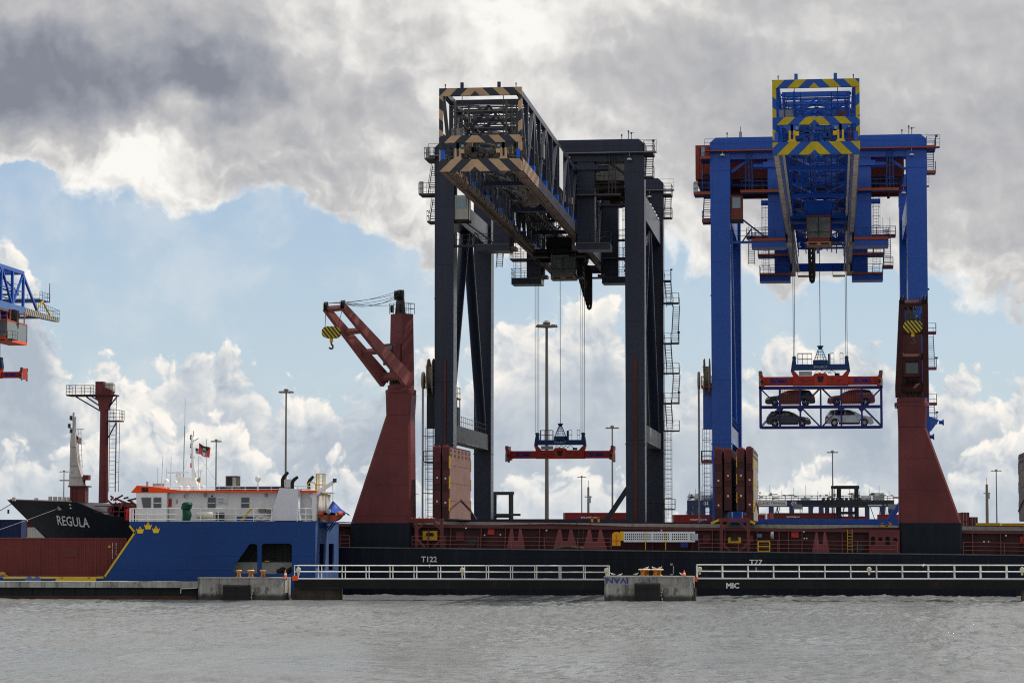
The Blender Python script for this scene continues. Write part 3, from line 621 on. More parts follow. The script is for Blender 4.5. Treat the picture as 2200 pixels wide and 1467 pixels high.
# pierced bulwark left of the second crane
out = [(0, 0), (PX(1930, YR + .9) - PX(1864, YR + .9), 0), (PX(1930, YR + .9) - PX(1864, YR + .9), 2.1), (0.2, 2.1), (0, 1.9)]
x_ = PX(1864, YR + .9); z_ = zmain(x_)
plate('bulwark_plate', out, [[(a + u, b + v) for u, v in rounded(-.2, .2, -hh, hh, .19)] for a, b, hh in ((.38, 1.1, .42), (1.05, 1.25, .2), (1.7, 1.1, .42), (2.4, 1.2, .2))], lambda u, v, w: (x_ + u, YR + .9 + w, z_ + v), .08, MRED, ship)
B(x_, x_ + 2.8, YR + 1.5, YR + 1.55, z_, z_ + 2).build('bulwark_backing', BLACK, ship)
m = MB(); q = P(1826, 1178, YR + 1.6); m.ladder((q.x, YR + 1.6, zmain(q.x)), (q.x, YR + 1.6, zc(q.x)), .42, .3); m.build('rung_ladder', YEL, ship)
q = P(1248, 1170, YR + 1.7); MB().ladder((q.x, YR + 1.7, zmain(q.x)), (q.x, YR + 1.7, zc(q.x) - .2), .45, .28).build('rung_ladder', DSTEEL, ship)
# ship-side railings (three rails) in stretches
RAILR = paint('red_railing', (.22, .085, .08), .5, .2)
m = None
for pl, pr in ((732, 752), (886, 1312), (1500, 1925), (2066, 2330)):
    a, b = PX(pl, YR + .1), PX(pr, YR + .1); n = max(1, round((b - a)/3.3)); m = MB()
    for k in range(3): m.tube((a, YR + .1, zmain(a) + .36*(k + 1)), (b, YR + .1, zmain(b) + .36*(k + 1)), .024, 4)
    for i in range(n + 1): x = a + (b - a)*i/n; m.tube((x, YR + .1, zmain(x)), (x, YR + .1, zmain(x) + 1.1), .03, 4)
    m.build('side_railing', RAILR, ship)
# yellow cage and gear by the second rest
q = P(1629, 1178, YR + .5); m = MB(); w = 1.05; h = .95; zz = zmain(q.x)
for x in (q.x, q.x + w): m.box(x - .05, x + .05, YR + .4, YR + .5, zz, zz + h)
for z in (.03, .45, .9): m.box(q.x, q.x + w, YR + .42, YR + .48, zz + z, zz + z + .08)
m.build('yellow_gate', YEL, ship)
q = P(1655, 1150, YR + 1.4); MB().lathe([(.05, 0), (.3, .05), (.36, .3)], (q.x, q.y, q.z), 12, 'x').build('vent_cowl', STEEL, ship); small('control_box', 1627, 1637, 1146, 1154, paint('blue_box', (.10, .14, .24), .5, .2), YR + 1.5)
# tarp/rope heap
m = MB()
for k in range(14): q = P(1195 + k*4.2, 1174 - 3*math.sin(k*.24) + random.random()*2, YR + .5); m.ball((q.x, q.y, q.z - .1), .22, .2, .1 + .08*random.random(), 7, 4)
m.build('rope_heap', paint('old_rope', (.12, .09, .07), .9, .4), ship)
# aluminium gangway stowed on the side, orange end housing
gw = thing('gangway', P(1340, 1162, YR + .25), 'pale aluminium gangway with square openings stowed on the black ship side', 'gangway')
a, b = P(1340, 1162, YR + .2), P(1493, 1143, YR + .2); L_ = b.x - a.x; H_ = b.z - a.z
holes = []; nx = 34
for r_ in range(3):
    for k in range(nx):
        if k in (13, 22, 31): continue
        u = L_*(.012 + .975*(k + .2)/nx); holes.append([(u, H_*(.14 + .27*r_)), (u + L_/nx*.55, H_*(.14 + .27*r_)), (u + L_/nx*.55, H_*(.14 + .27*r_) + .13), (u, H_*(.14 + .27*r_) + .13)])
ALU = paint('aluminium', (.62, .64, .68), .4, .1, streak=.2)
plate('side_panel', [(0, 0), (L_, 0), (L_, H_), (0, H_)], holes, lambda u, v, w: (a.x + u, YR + .2 + w, a.z + v), .06, ALU, gw)
B(a.x, b.x, YR + .7, YR + .75, a.z, b.z).build('shaded_tread_panel', paint('gangway_shadow', (.05, .05, .055), .6, .2), gw); B(a.x, b.x, YR + .18, YR + .78, b.z, b.z + .07).build('top_rail', ALU, gw); B(a.x, b.x, YR + .18, YR + .78, a.z - .08, a.z).build('bottom_rail', ALU, gw)  # tread panel coloured dark to stand for the shade behind the openings
for px in (1386, 1429): x = PX(px, YR + .15); B(x - .03, x + .03, YR + .1, YR + .18, zmain(x), b.z + .05).build('support_post', YEL, gw)
pbox(MB(), 1486, 1499, 1146, 1160, YR + .15, YR + .7).build('end_platform', paint('pale_blue_grey', (.38, .44, .50), .5, .15), gw)
ob = thing('gangway_winch', P(1326, 1172, YR + .2), 'orange rounded housing at the left end of the stowed gangway', 'housing')
a, b = P(1315, 1172, YR + .15), P(1333, 1142, YR + .15); w = b.x - a.x; h = b.z - a.z; OY = paint('orange_yellow', (.70, .30, .015), .5, .12, rust=.3)
MB().prism([(a.x, YR + .15, a.z), (a.x + w, YR + .15, a.z)] + [(a.x + w/2 + w/2*math.cos(R(k*15)), YR + .15, a.z + h - w/2*.8 + w/2*.8*math.sin(R(k*15))) for k in range(13)], (0, .5, 0)).build('shell', OY, ob)
pbox(MB(), 1332, 1340, 1141, 1161, YR + .2, YR + .8).build('hinge_box', YEL, ob)
m = MB(); m.box(a.x + w*.5 - .02, a.x + w*.5 + .02, YR + .1, YR + .15, a.z + .05, a.z + h*.8); m.box(a.x, a.x + w, YR + .1, YR + .148, a.z + h*.35, a.z + h*.38); m.build('seam', paint('dark_orange', (.35, .13, .01), .5, .2), ob)
tag(pbox(MB(), 1462, 1478, 1165, 1175, YR + .3, YR + .9).build('plastic_drum', paint('drum_blue', (.02, .025, .18), .5, .2), None), 'small blue drum on the deck below the gangway end', 'drum')
# ------------------------------------------------------------------ raised hatch covers (standing panels)
def hatch(px_near, py0, py1, thick, dark, label, facex=1, pale=None):
    """panel standing upright across the ship; its narrow edge faces the camera"""
    x = PX(px_near, YR + 2.6); z0, z1 = PZ(py1, YR + 2.6, px_near), PZ(py0, YR + 2.6, px_near); y0, y1 = YR + 2.6, YR + 17.5
    p_ = MB().box(x, x + thick, y0, y1, z0, z1).build('hatch_cover', dark, ship, label=label)
    for k in range(3): zz = z0 + (z1 - z0)*(.18 + .3*k); B(x + thick*.08, x + thick*.92, y0 - .06, y0 - .001, zz, zz + (z1 - z0)*.2).build('edge_panel', paint('edge_panel_red', (.085, .022, .025), .55, .2, rust=.4), p_)
    for k in (.22, .55): zz = z0 + (z1 - z0)*k; B(x + thick*.4, x + thick*.4 + .16, y0 - .1, y0 - .062, zz, zz + .16).build('edge_marker', WTXT, p_)
    MB().prism([(x, y0 - .05, z1 - .9), (x + thick, y0 - .05, z1 - .6), (x + thick, y0 - .05, z1 - .05), (x + thick*.7, y0 - .05, z1 + .12), (x + thick*.2, y0 - .05, z1 + .1), (x, y0 - .05, z1 - .15)], (0, .5, 0)).build('hinge_bracket', paint('hinge_red', (.20, .04, .04), .5, .2, rust=.4), p_)
    if pale:
        xs = x + thick if facex > 0 else x - .06
        n = 4
        for k in range(n):
            ya, yb = y0 + .3 + (y1 - y0 - .6)*0, y1 - .3; za, zb_ = z0 + .1 + (z1 - z0 - .2)*k/n, z0 + .1 + (z1 - z0 - .2)*(k + 1)/n - .03
            B(xs, xs + .06, ya, yb, za, zb_).build('top_plate', pale, p_)
        for k in range(6):
            for zz in ((z1 - .35, z1 - .8) if k < 6 else ()): y_ = y0 + 1.2 + (y1 - y0 - 2.4)*k/5; MB().box(xs + (.06 if facex > 0 else -.03), xs + (.09 if facex > 0 else 0), y_ - .5, y_ + .5, zz - .12, zz + .12).build('lashing_socket', paint('socket_dark', (.10, .05, .045), .7, .3), p_)
        for y_ in (y0 + .02, y1 - .25):
            for k in (.12, .42, .7): B(xs - .02, xs + .1, y_, y_ + .23, z0 + (z1 - z0)*k, z0 + (z1 - z0)*(k + .17)).build('guide_pad', YEL, p_)
        yc = (y0 + y1)/2; xf = xs + (.1 if facex > 0 else -.04)
        MB().beam((xf, y0 + .2, z0 + 1.0), (xf, yc, z0 + 2.0), .1, .14).beam((xf, yc, z0 + 2.0), (xf, y1 - .2, z0 + 1.0), .1, .14).build('brace_bar', paint('socket_dark', ()), p_)
    return p_
hatch(931, 959, 1112, .74, DRED, 'dark red folded hatch cover beside the pink-faced one'); hatch(950, 958, 1116, .63, DRED, 'open hatch cover with a pale streaked pink face', 1, PINK)
hatch(1534, 962, 1122, .75, DRED, 'leftmost of the four upright hatch covers'); hatch(1555, 964, 1096, .70, DRED, 'second of the four upright hatch covers'); hatch(1583, 963, 1096, .68, DRED, 'third of the four upright hatch covers', -1, paint('pale_hatch_face', (.30, .28, .25), .7, .15, streak=.6, scol=(.15, .11, .09), rust=.4)); hatch(1602, 961, 1120, .62, DRED, 'rightmost of the four upright hatch covers, with a pale right face', 1, paint('pale_hatch_face', ()))
hatch(2212, 966, 1118, .7, DRED, 'upright hatch cover with a pale grey side at the right edge', -1, paint('pale_hatch_face', ()))
for px, s_ in ((1538, 1), (1612, -1)): q = P(px, 1117, YR + 2.2); MB().beam((q.x - .45, q.y, q.z - s_*.2 - .1), (q.x + .45, q.y, q.z + s_*.2 - .1), .18, .22).build('cylinder_arm', YEL, ship)
# ------------------------------------------------------------------ foredeck: foremast, post mast, winches
GREYM = paint('mast_grey', (.46, .45, .44), .6, .15, streak=.5, scol=(.25, .17, .13), rust=.7, thr=.6)
fm = thing('foremast', P(168, 1078, YC - 1), 'pale grey tapered foremast with lights on the black bow', 'mast')
q0, Yf = P(165, 1076, YC - 1), YC - 1
def pz(py, px=165): return PZ(py, Yf, px)
def pxx(px): return PX(px, Yf)
m = MB()
prof = [(152, 185, 1045), (153, 180, 1025), (154, 172, 1000), (154, 167, 960), (155, 164, 930)]
for (l0, r0, y0), (l1_, r1_, y1) in zip(prof[:-1], prof[1:]):
    m.hexa([(pxx(l0), Yf - .5, pz(y0)), (pxx(r0), Yf - .5, pz(y0)), (pxx(r0), Yf + .5, pz(y0)), (pxx(l0), Yf + .5, pz(y0)), (pxx(l1_), Yf - .4, pz(y1)), (pxx(r1_), Yf - .4, pz(y1)), (pxx(r1_), Yf + .4, pz(y1)), (pxx(l1_), Yf + .4, pz(y1))])
m.build('tapered_mast', GREYM, fm)
pbox(MB(), 150, 183, 1044, 1079, Yf - .6, Yf + .6).build('mast_house', MRED, fm); pbox(MB(), 146, 187, 1043, 1046, Yf - .8, Yf + .8).build('mast_ledge', MRED, fm)
MB().tube((pxx(158), Yf, pz(930)), (pxx(158), Yf, pz(886)), .1, 8).tube((pxx(162), Yf, pz(930)), (pxx(162), Yf, pz(895)), .07, 8).build('pole', GREYM, fm, True)
for px, py in ((152.5, 898), (149, 915), (153, 926)): m = MB().tube((pxx(px), Yf, pz(py + 4)), (pxx(px), Yf, pz(py - 5)), .14, 8).tube((pxx(px), Yf, pz(py + 4)), (pxx(159), Yf, pz(py + 4)), .04, 5); m.build('mast_light', DSTEEL, fm)
m = MB(); m.tube((pxx(164), Yf, pz(921)), (pxx(181), Yf, pz(922)), .04, 5)
for px in (172, 178): m.tube((pxx(px - 4), Yf, pz(922)), (pxx(px), Yf, pz(1005)), .03, 5)
for k in range(7): m.tube((pxx(168 + k*.6), Yf, pz(930 + 12*k)), (pxx(174.5 + k*.6), Yf, pz(930 + 12*k)), .025, 4)
m.build('mast_ladder', GREYM, fm)
pbox(MB(), 178, 190, 1020, 1031, Yf - .4, Yf + .4).build('floodlight', MRED, fm); MB().tube((pxx(183), Yf, pz(1031)), (pxx(181), Yf, pz(1046)), .12, 6).build('floodlight_arm', MRED, fm); B(pxx(130), pxx(152), Yf - .06, Yf + .06, pz(1033), pz(1030)).build('yard_arm', GREYM, fm)
m = MB().ladder((pxx(165), Yf - .66, pz(1078)), (pxx(165), Yf - .66, pz(1047)), .4, .25); m.build('rungs', MRED, fm)
pm = thing('mast_post', P(226, 1078, YC - 3), 'tall maroon mast post with railed platforms behind the bow', 'mast')
Yp = YC - 3
def X(px): return PX(px, Yp)
def Z(py): return PZ(py, Yp, 225)
m = MB().tube((X(224), Yp, Z(1080)), (X(224), Yp, Z(850)), .46, 16, .40); m.build('column', MRED, pm, True)
m = MB(); m.hexa([(X(215), Yp - .4, Z(880)), (X(233), Yp - .4, Z(880)), (X(233), Yp + .4, Z(880)), (X(215), Yp + .4, Z(880)), (X(207), Yp - .5, Z(822)), (X(243), Yp - .5, Z(840)), (X(243), Yp + .5, Z(840)), (X(207), Yp + .5, Z(822))]); m.box(X(207), X(224), Yp - .5, Yp + .5, Z(858), Z(820)); m.build('head', MRED, pm)
pbox(MB(), 226, 243, 822, 840, Yp - .2, Yp + .3).build('radar_box', paint('radar_box_grey', (.52, .52, .50), .6, .1, streak=.3), pm)
m = MB().box(X(148), X(214), Yp - 1, Yp + 1, Z(851), Z(848)).box(X(214), X(251), Yp - .8, Yp + .8, Z(851), Z(848.2)); pf = m.build('platform', DRED, pm)
m = MB()
m.rails([(X(148), Yp + 1, Z(848)), (X(148), Yp - 1, Z(848)), (X(207), Yp - 1, Z(848))], h=.9, step=1.0, rails=3, r=.03); m.rail((X(148), Yp + 1, Z(848)), (X(207), Yp + 1, Z(848)), h=.9, step=1.0, rails=3); m.rail((X(226), Yp - .8, Z(848)), (X(251), Yp - .8, Z(848)), h=.9, step=.6, rails=2); m.build('railing', DRED, pf)
MB().beam((X(163), Yp, Z(852)), (X(216), Yp, Z(883)), .12).beam((X(185), Yp, Z(852)), (X(214), Yp, Z(872)), .12).beam((X(197), Yp, Z(852)), (X(214), Yp, Z(862)), .1).beam((X(251), Yp, Z(852)), (X(232), Yp, Z(876)), .12).build('knee_brace', DRED, pm)
pf = MB().box(X(233), X(262), Yp - .8, Yp + .8, Z(906), Z(903.5)).build('platform', DRED, pm); MB().rails([(X(236), Yp - .8, Z(903)), (X(262), Yp - .8, Z(903)), (X(262), Yp + .8, Z(903))], h=.95, step=.6, rails=3).build('railing', DRED, pf); MB().beam((X(250), Yp, Z(907)), (X(233), Yp, Z(940)), .1).build('knee_brace', DRED, pm)
m = MB().ladder((X(242), Yp, Z(1056)), (X(243), Yp, Z(850)), .62, .42, r=.035); m.ladder((X(250), Yp + .5, Z(1056)), (X(251), Yp + .5, Z(908)), .3, .9); m.build('ladder', DSTEEL, pm)
# foredeck winches and pipes
for px, py, r_ in ((250, 1076, .55), (262, 1068, .75), (276, 1074, .8), (289, 1078, .6)):
    q = P(px, py + 14, YR + 6); z = 7.2; m = MB()
    m.lathe([(r_, -.9), (r_, -.8), (.25, -.78), (.25, .78), (r_, .8), (r_, .9)], (q.x, q.y, z + .75), 16, 'x' if px % 2 else 'y'); m.cbox(q.x, q.y, z - .2, 1.2, 1.4, .5)
    m.build('winch', MRED, ship)
m = MB()
for k in range(16): a = P(238 + random.random()*62, 1062 + random.random()*28, YR + 4 + random.random()*3); m.beam(a, a + Vector((random.uniform(-1.2, 1.2), random.uniform(-.3, .3), random.uniform(-.7, .7))), .12, .16)
for px in range(232, 306, 12): q = P(px, 1104, YR + 3.4); m.tube((q.x, q.y, 7.2), (q.x, q.y, 8.4), .05, 5)
for z in (7.8, 8.35): m.tube((PX(205, YR + 3.4), YR + 3.4, z), (PX(310, YR + 3.4), YR + 3.4, z), .05, 5)
m.build('deck_pipework', MRED, ship)
m = MB(); q0, q1 = P(30, 1077, YC - .5), P(195, 1080, YC - 6.5)
n = 12
for i in range(n):
    t0, t1 = i/n, (i + 1)/n; x0_, x1_ = XB + .5 + 7.8*t0, XB + .5 + 7.8*t1; za_, zb__ = ztop(.5 + 7.8*t0), ztop(.5 + 7.8*t1)
    m.beam((x0_, YC - halfb(x0_, za_ - .05), za_ + .03), (x1_, YC - halfb(x1_, zb__ - .05), zb__ + .03), .16, .1)
m.build('bulwark_cap', paint('worn_cap', (.30, .22, .19), .7, .3), ship)
m = MB()
for px in (30, 78, 108, 118, 128, 138, 147): q = P(px, 1077, YC - 2); m.cbox(q.x, q.y, ztop(q.x - XB) - .1, .3, .3, .35 + (.2 if px > 100 else 0))
m.build('bow_fittings', GREYM, ship)
# ------------------------------------------------------------------ ship cranes
def hookblock(x, y, z, w, h, par_label, ropes):
    r = thing('hook_block', (x, y, z), par_label, 'hook block', 'striped hook blocks')
    yb = chevron('hook_stripes_%d' % round(x), (.55, .42, .02), (.02, .02, .02), .36, 0, 'diag', .8)
    m = MB().prism([(x + u, y - .35, z + v) for u, v in rounded(-w/2, w/2, -h/2, h/2, h*.47, 5)], (0, .7, 0)); m.build('striped_body', yb, r)
    MB().cbox(x, y, z - h/2 - .35, .28, .28, .4).build('swivel', YEL, r)
    pts = [(x + .0, y, z - h/2 - .3), (x, y, z - h/2 - .55), (x + .16, y, z - h/2 - .72), (x + .12, y, z - h/2 - .95), (x - .08, y, z - h/2 - 1.0), (x - .2, y, z - h/2 - .85)]
    MB().path(pts, .09, 7).build('hook', DSTEEL, r)
    m = MB()
    for a, b in ropes: m.tube(a, b, .03, 5)
    m.build('hoist_rope', ROPE, r); return r
YK = YR + 1.2
def ship_crane(name_label, base, mirror, jib_dir, tipz, tip_reach, xs_ped, hook):
    JM = paint('jib_lit_red', (.21, .070, .064), .5, .15, streak=.25, rust=.4, thr=.64) if mirror else paint('jib_shade_dirt', (.062, .020, .021), .5, .2, streak=.3, rust=.4, thr=.64); UM = MRED if mirror else paint('column_shade_dirt', (.085, .024, .025), .5, .2, streak=.5)  # left jib lightened as sunlit; right jib and column darkened for shade and dirt
    pl, pr, tl, tr = xs_ped        # pixel columns: base left/right, top left/right
    r = thing('ship_crane', ((PX(pl, YK) + PX(pr, YK))/2, YK + 1.6, zmain(PX(pl, YK))), name_label, 'deck crane', 'deck cranes on the black ship')
    X = lambda p_: PX(p_, YK); Zp = lambda y: PZ(y, YK, pl)
    d0, d1 = YK, YK + 3.2
    zb0, zb1, zk, zt = Zp(1180), Zp(1123), Zp(base[1]), Zp(base[0])
    def sec(xa, xb, xc, xd, z0, z1, mat, nm, c=.18):
        V = []
        for xl, xr, z in ((xa, xb, z0), (xc, xd, z1)):
            V += [(xl + c, d0, z), (xr - c, d0, z), (xr, d0 + c, z), (xr, d1 - c, z), (xr - c, d1, z), (xl + c, d1, z), (xl, d1 - c, z), (xl, d0 + c, z)]
        F = [(i, (i + 1) % 8, 8 + (i + 1) % 8, 8 + i) for i in range(8)] + [tuple(range(7, -1, -1)), tuple(range(8, 16))]
        return MB().add(V, F).build(nm, mat, r, True)
    sec(X(pl), X(pr), X(pl), X(pr), zmain(X(pl)) - .35, zb1, paint('navy_base_paint', (.007, .011, .019), .5, .3, streak=.4, scol=(.016, .024, .036), spec=.14), 'pedestal_base')
    sec(X(pl) + .02, X(pr) - .02, X(tl), X(tr), zb1, zk, MRED, 'pedestal')
    xl, xr = X(tl), X(tr)
    sec(xl, xr, xl - .05, xr + .12, zk + .02, zt, MRED, 'pedestal_neck')
    xc, yc = (xl + xr)/2, (d0 + d1)/2; rr = (xr - xl)/2
    MB().lathe([(rr*1.0, -.05), (rr*1.28, .02), (rr*1.28, .35), (rr*1.1, .42), (rr*1.1, .8)], (xc, yc, zt), 20).build('slew_ring', MRED, r, True)
    m = MB()
    for k in range(14): a = 2*math.pi*k/14; m.tube((xc + rr*1.2*math.cos(a), yc + rr*1.2*math.sin(a), zt - .14), (xc + rr*1.2*math.cos(a), yc + rr*1.2*math.sin(a), zt - .02), .06, 5)
    m.build('slew_bolts', DRED, r)
    # slewing column with head
    dv = Vector((math.cos(jib_dir), math.sin(jib_dir), 0)); sv = Vector((-dv.y, dv.x, 0)); c0 = Vector((xc, yc, 0))
    z1 = zt + .8; z2 = zt + 7.6; z3 = z2 + 2.3
    def obox(nm, mat, f0, f1, s0, s1, za, zb, tp=0):
        c = []
        for z, t_ in ((za, 0), (zb, tp)):
            for f, s in ((f0 + t_, s0 + t_), (f1 - t_, s0 + t_), (f1 - t_, s1 - t_), (f0 + t_, s1 - t_)): p_ = c0 + dv*f + sv*s; c.append((p_.x, p_.y, z))
        return MB().hexa(c).build(nm, mat, r)
    w = rr*.78
    obox('slew_column', UM, -w, w*.75, -w, w, z1, z2, .08)
    hd = obox('column_head', paint('head_steel', (.06, .045, .045), .5, .3, rust=.5), -w*.38, w*.42, -w*.5, w*.3, z2 + .02, z3, .14)
    m = MB()
    for s in (-.5, 0, .4): p_ = c0 + dv*.2 + sv*s; m.lathe([(.5, -.12), (.42, 0), (.5, .12)], (p_.x, p_.y, z3 - .5), 14, 'x')
    for s in (-.7, .6): p_ = c0 + dv*.55 + sv*s; m.lathe([(.4, -.1), (.34, 0), (.4, .1)], (p_.x, p_.y, z2 + .5), 12, 'x')
    m.build('head_sheaves', BLACK, hd)
    m = MB(); a, b, c, d = [c0 + dv*f*w + sv*s*w for f, s in ((.75, -1), (.75, 1), (-1, 1), (-1, -1))]
    m.rails([(p_.x, p_.y, z2) for p_ in (a, b, c, d)], h=1.0, step=.7, rails=2); m.build('head_railing', DSTEEL, hd)
    p_ = c0 + dv*(w*.75); cabw = .75
    cab = obox('cab', UM, w*.76, w*.76 + .9, -cabw, cabw, z1 + 1.9, z1 + 3.9)
    obox('cab_window', GLASS, w*.76 + .91, w*.76 + .95, -cabw*.75, cabw*.75, z1 + 2.2, z1 + 3.7).parent = cab
    m = MB(); g = c0 + dv*(w*.8)
    for k in range(3): q_ = g + sv*(.5 - .4*k); m.tube((q_.x, q_.y, z1 + .2), (q_.x, q_.y, z1 + 1.6), .15, 7)
    m.build('hoses', BLACK, r)
    # twin-girder jib
    piv = c0 + dv*.55; piv.z = zt + 1.25; tp = c0 + dv*tip_reach; tp.z = tipz; gw = rr*(1.36 if mirror else 1.02)
    jib = None
    for s in (-1, 1):
        p0, p1 = piv + sv*s*gw, tp + sv*s*gw*.80
        ax = (p1 - p0).normalized(); up = sv.cross(ax); up = up if up.z > 0 else -up
        m = MB(); n = 5
        for k in range(n): m.beam(p0.lerp(p1, k/n), p0.lerp(p1, (k + 1)/n), .5, 1.35 - .8*k/n, up=up, h2=1.35 - .8*(k + 1)/n)
        m.build('jib_girder', JM, r)
    ax = (tp - piv).normalized(); up = sv.cross(ax); up = up if up.z > 0 else -up
    for f, wd in ((.06, .7), (.40, .38), (.68, .38)):
        c = piv.lerp(tp, f); g = gw*(1 - .2*f); m = MB().beam(c - sv*g, c + sv*g, .45, wd, up=up)
        for s in (-1, 1): m.prism([c + sv*s*g + ax*.9, c + sv*s*g - ax*.9, c + sv*s*(g - .5)], up*.25)
        m.build('jib_crossbeam', JM, r)
    c = piv.lerp(tp, .985); MB().beam(c - sv*gw*.85, c + sv*gw*.85, .4, .4, up=up).build('jib_head_beam', JM, r)
    for s in (-1, 1):
        c = tp + sv*s*gw*.78; m = MB()
        for e in (-.14, .14): q_ = c + sv*e; m.lathe([(.46, -.07), (.38, 0), (.46, .07)], (q_.x, q_.y, q_.z + .15), 14, 'x' if abs(sv.x) > .5 else 'y')
        m.build('jib_sheave', BLACK, r)
    # luffing and hoist ropes
    m = MB()
    for s, dz, sag in ((-.7, 0, .3), (-.5, -.3, .15), (.2, -.7, .5), (.45, -.2, .8), (.65, -1.5, .25), (0, -.4, .4)):
        a_ = c0 + dv*.3 + sv*s*.8; a_.z = z3 - .2 + dz*.8; b_ = tp + sv*s*gw; b_.z += .45
        pts = [a_.lerp(b_, k/8) - Vector((0, 0, sag*4*(k/8)*(1 - k/8))) for k in range(9)]; m.path(pts, .028, 4)
    m.build('luffing_ropes', ROPE, r)
    hx, hy, hz = hook
    hookblock(hx, hy, hz, 1.72, 1.08, 'yellow and black striped hook block hanging from the %s ship crane' % ('left' if mirror else 'right'), [((hx - .6, hy, hz + .4), tuple(tp - sv*gw*.78*(1 if mirror else -1) + Vector((0, 0, 0)))), ((hx + .6, hy, hz + .4), tuple(tp + sv*gw*.78*(1 if mirror else -1)))])
    return r
_tp = P(718, 660, YK - 4.9)
cx = (PX(828, YK) + PX(882, YK))/2; ang = math.atan2(-6.4, _tp.x - cx); reach = math.hypot(6.4, _tp.x - cx)
hk = P(712, 714, YK + 1.6 - 6.6)
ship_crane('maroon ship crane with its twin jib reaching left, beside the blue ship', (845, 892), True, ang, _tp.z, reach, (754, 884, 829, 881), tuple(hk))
_tp2 = P(1962, 648, YK - 6.5); cx2 = (PX(1931, YK) + PX(1990, YK))/2
hk2 = P(1961, 702, YK - 6.6)
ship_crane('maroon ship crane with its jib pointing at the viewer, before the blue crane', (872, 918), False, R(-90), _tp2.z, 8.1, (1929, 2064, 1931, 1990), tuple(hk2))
# ------------------------------------------------------------------ freight containers
def corrugated(m, x0, x1, y, z0, z1, period=.34, dep=.05, s=-1):
    n = max(2, int((x1 - x0)/period)); V = []; p_ = (x1 - x0)/n
    for i in range(n):
        for f, d in ((0, 0), (.3, 0), (.45, 1), (.85, 1)): V.append((x0 + (i + f)*p_, d))
    V.append((x1, 0)); k = len(V)
    return m.add([(a, y - s*dep*d, z0) for a, d in V] + [(a, y - s*dep*d, z1) for a, d in V], [(i, i + 1, k + i + 1, k + i) for i in range(k - 1)])
def container(loc, L, H, mat, label, W=2.44, rz=0.0, doors=0, group='freight containers'):
    """origin at the middle of the base"""
    r = thing('shipping_container', (0, 0, 0), label, 'container', group); a, w = L/2, W/2
    m = MB(); m.box(-a + .02, a - .02, -w + .09, w - .09, .1, H - .1)
    corrugated(m, -a + .13, a - .13, -w + .03, .16, H - .12); corrugated(m, -a + .13, a - .13, w - .03, .16, H - .12, s=1); m.build('corrugated_wall', mat, r)
    m = MB()
    for x in (-a, a - .16):
        for y in (-w, w - .16): m.box(x, x + .16, y, y + .16, 0, H)
    for y in (-w, w - .1):
        m.box(-a + .16, a - .16, y + .001, y + .1, .001, .16); m.box(-a + .16, a - .16, y + .001, y + .1, H - .12, H - .001)
    for x in (-a + .001, a - .101): m.box(x, x + .1, -w + .16, w - .16, .001, .16); m.box(x, x + .1, -w + .16, w - .16, H - .12, H - .001)
    m.build('frame', mat, r)
    for sx in ((1,) if doors > 0 else (-1,) if doors < 0 else ()):
        x = sx*(a - .03)
        for y0, y1 in ((-w + .18, -.01), (.01, w - .18)):
            d_ = B(min(x, x - sx*.05), max(x, x - sx*.05), y0, y1, .18, H - .14).build('door', mat, r); m = MB()
            for y in (y0 + .3, y1 - .3): m.tube((x + sx*.03, y, .1), (x + sx*.03, y, H - .1), .025, 5)
            m.build('lock_rods', STEEL, d_)
        m = MB()
        for k in range(5): m.box(min(x, x + sx*.02), max(x, x + sx*.02), .25 + .0*k, w - .45, H*.35 + .25*k, H*.35 + .25*k + .12)
        m.build('door_markings', WTXT, r)
    r.location = loc; r.rotation_euler.z = rz; return r
# ------------------------------------------------------------------ blue ro-ro vessel
YB = 227.5
BHULL = paint('royal_blue_hull', (.006, .044, .195), .38, .10, streak=.22, scol=(.014, .04, .14), rust=.35, rcol=(.02, .025, .06), thr=.66, scale=.2, seam=(4.4, 1.25, .35))
bs = thing('roro_ship', (PX(480, YB), YB + 5.5, 0), 'blue cargo vessel with white wheelhouse, orange trim and three yellow crowns', 'ship')
def X(px, Y=YB): return PX(px, Y)
def Z(py, Y=YB, px=450): return PZ(py, Y, px)
xr_ = X(679); zt = Z(1120)
outl = [(X(-60), -1.0), (xr_, -1.0), (xr_, zt), (X(280), zt), (X(280), Z(1131)), (X(290), Z(1143)), (X(224), Z(1240)), (X(-60), Z(1240))]
h1 = [(X(501), Z(1222)), (X(504), Z(1228)), (X(511), Z(1231)), (X(555), Z(1231)), (X(555), Z(1172)), (X(552), Z(1168.5)), (X(546), Z(1167.5)), (X(538), Z(1168.5))]
h2 = rounded(X(564), X(629), Z(1232), Z(1167), .28)
side = plate('hull_side', outl, [h1, h2], lambda u, v, w: (u, YB + w, v), .12, BHULL, bs)
plate('hull_side', outl, [], lambda u, v, w: (u, YB + 10.9 + w, v), .1, BHULL, bs)
out2 = [(YB + .12, -1), (YB + 10.9, -1), (YB + 10.9, zt), (YB + .12, zt)]
hol = [[(a, Z(1226)), (b, Z(1226)), (b, Z(1168)), (a, Z(1168))] for a, b in ((YB + 1.9, YB + 4.4), (YB + 6.2, YB + 8.7))]
plate('stern_plate', out2, hol, lambda u, v, w: (xr_ - .12 + w, u, v), .12, paint('pale_blue_stern', (.045, .085, .21), .5, .15, streak=.5, scol=(.10, .14, .24)), bs)  # stern plate a paler, greyer blue than the hull side
B(X(294), xr_ - .13, YB + .13, YB + 10.88, zt - .35, zt - .02).build('main_deck', paint('deck_grey', (.16, .16, .17), .8, .2), bs)
B(X(-60), xr_ - .2, YB + .13, YB + 10.88, 1.0, Z(1240) - .12).build('car_deck', paint('deck_grey', ()), bs)
B(X(480), X(650), YB + 3.2, YB + 3.3, Z(1240), zt - .4).build('inner_bulkhead', paint('inner_dark', (.05, .052, .055), .7, .2), bs)
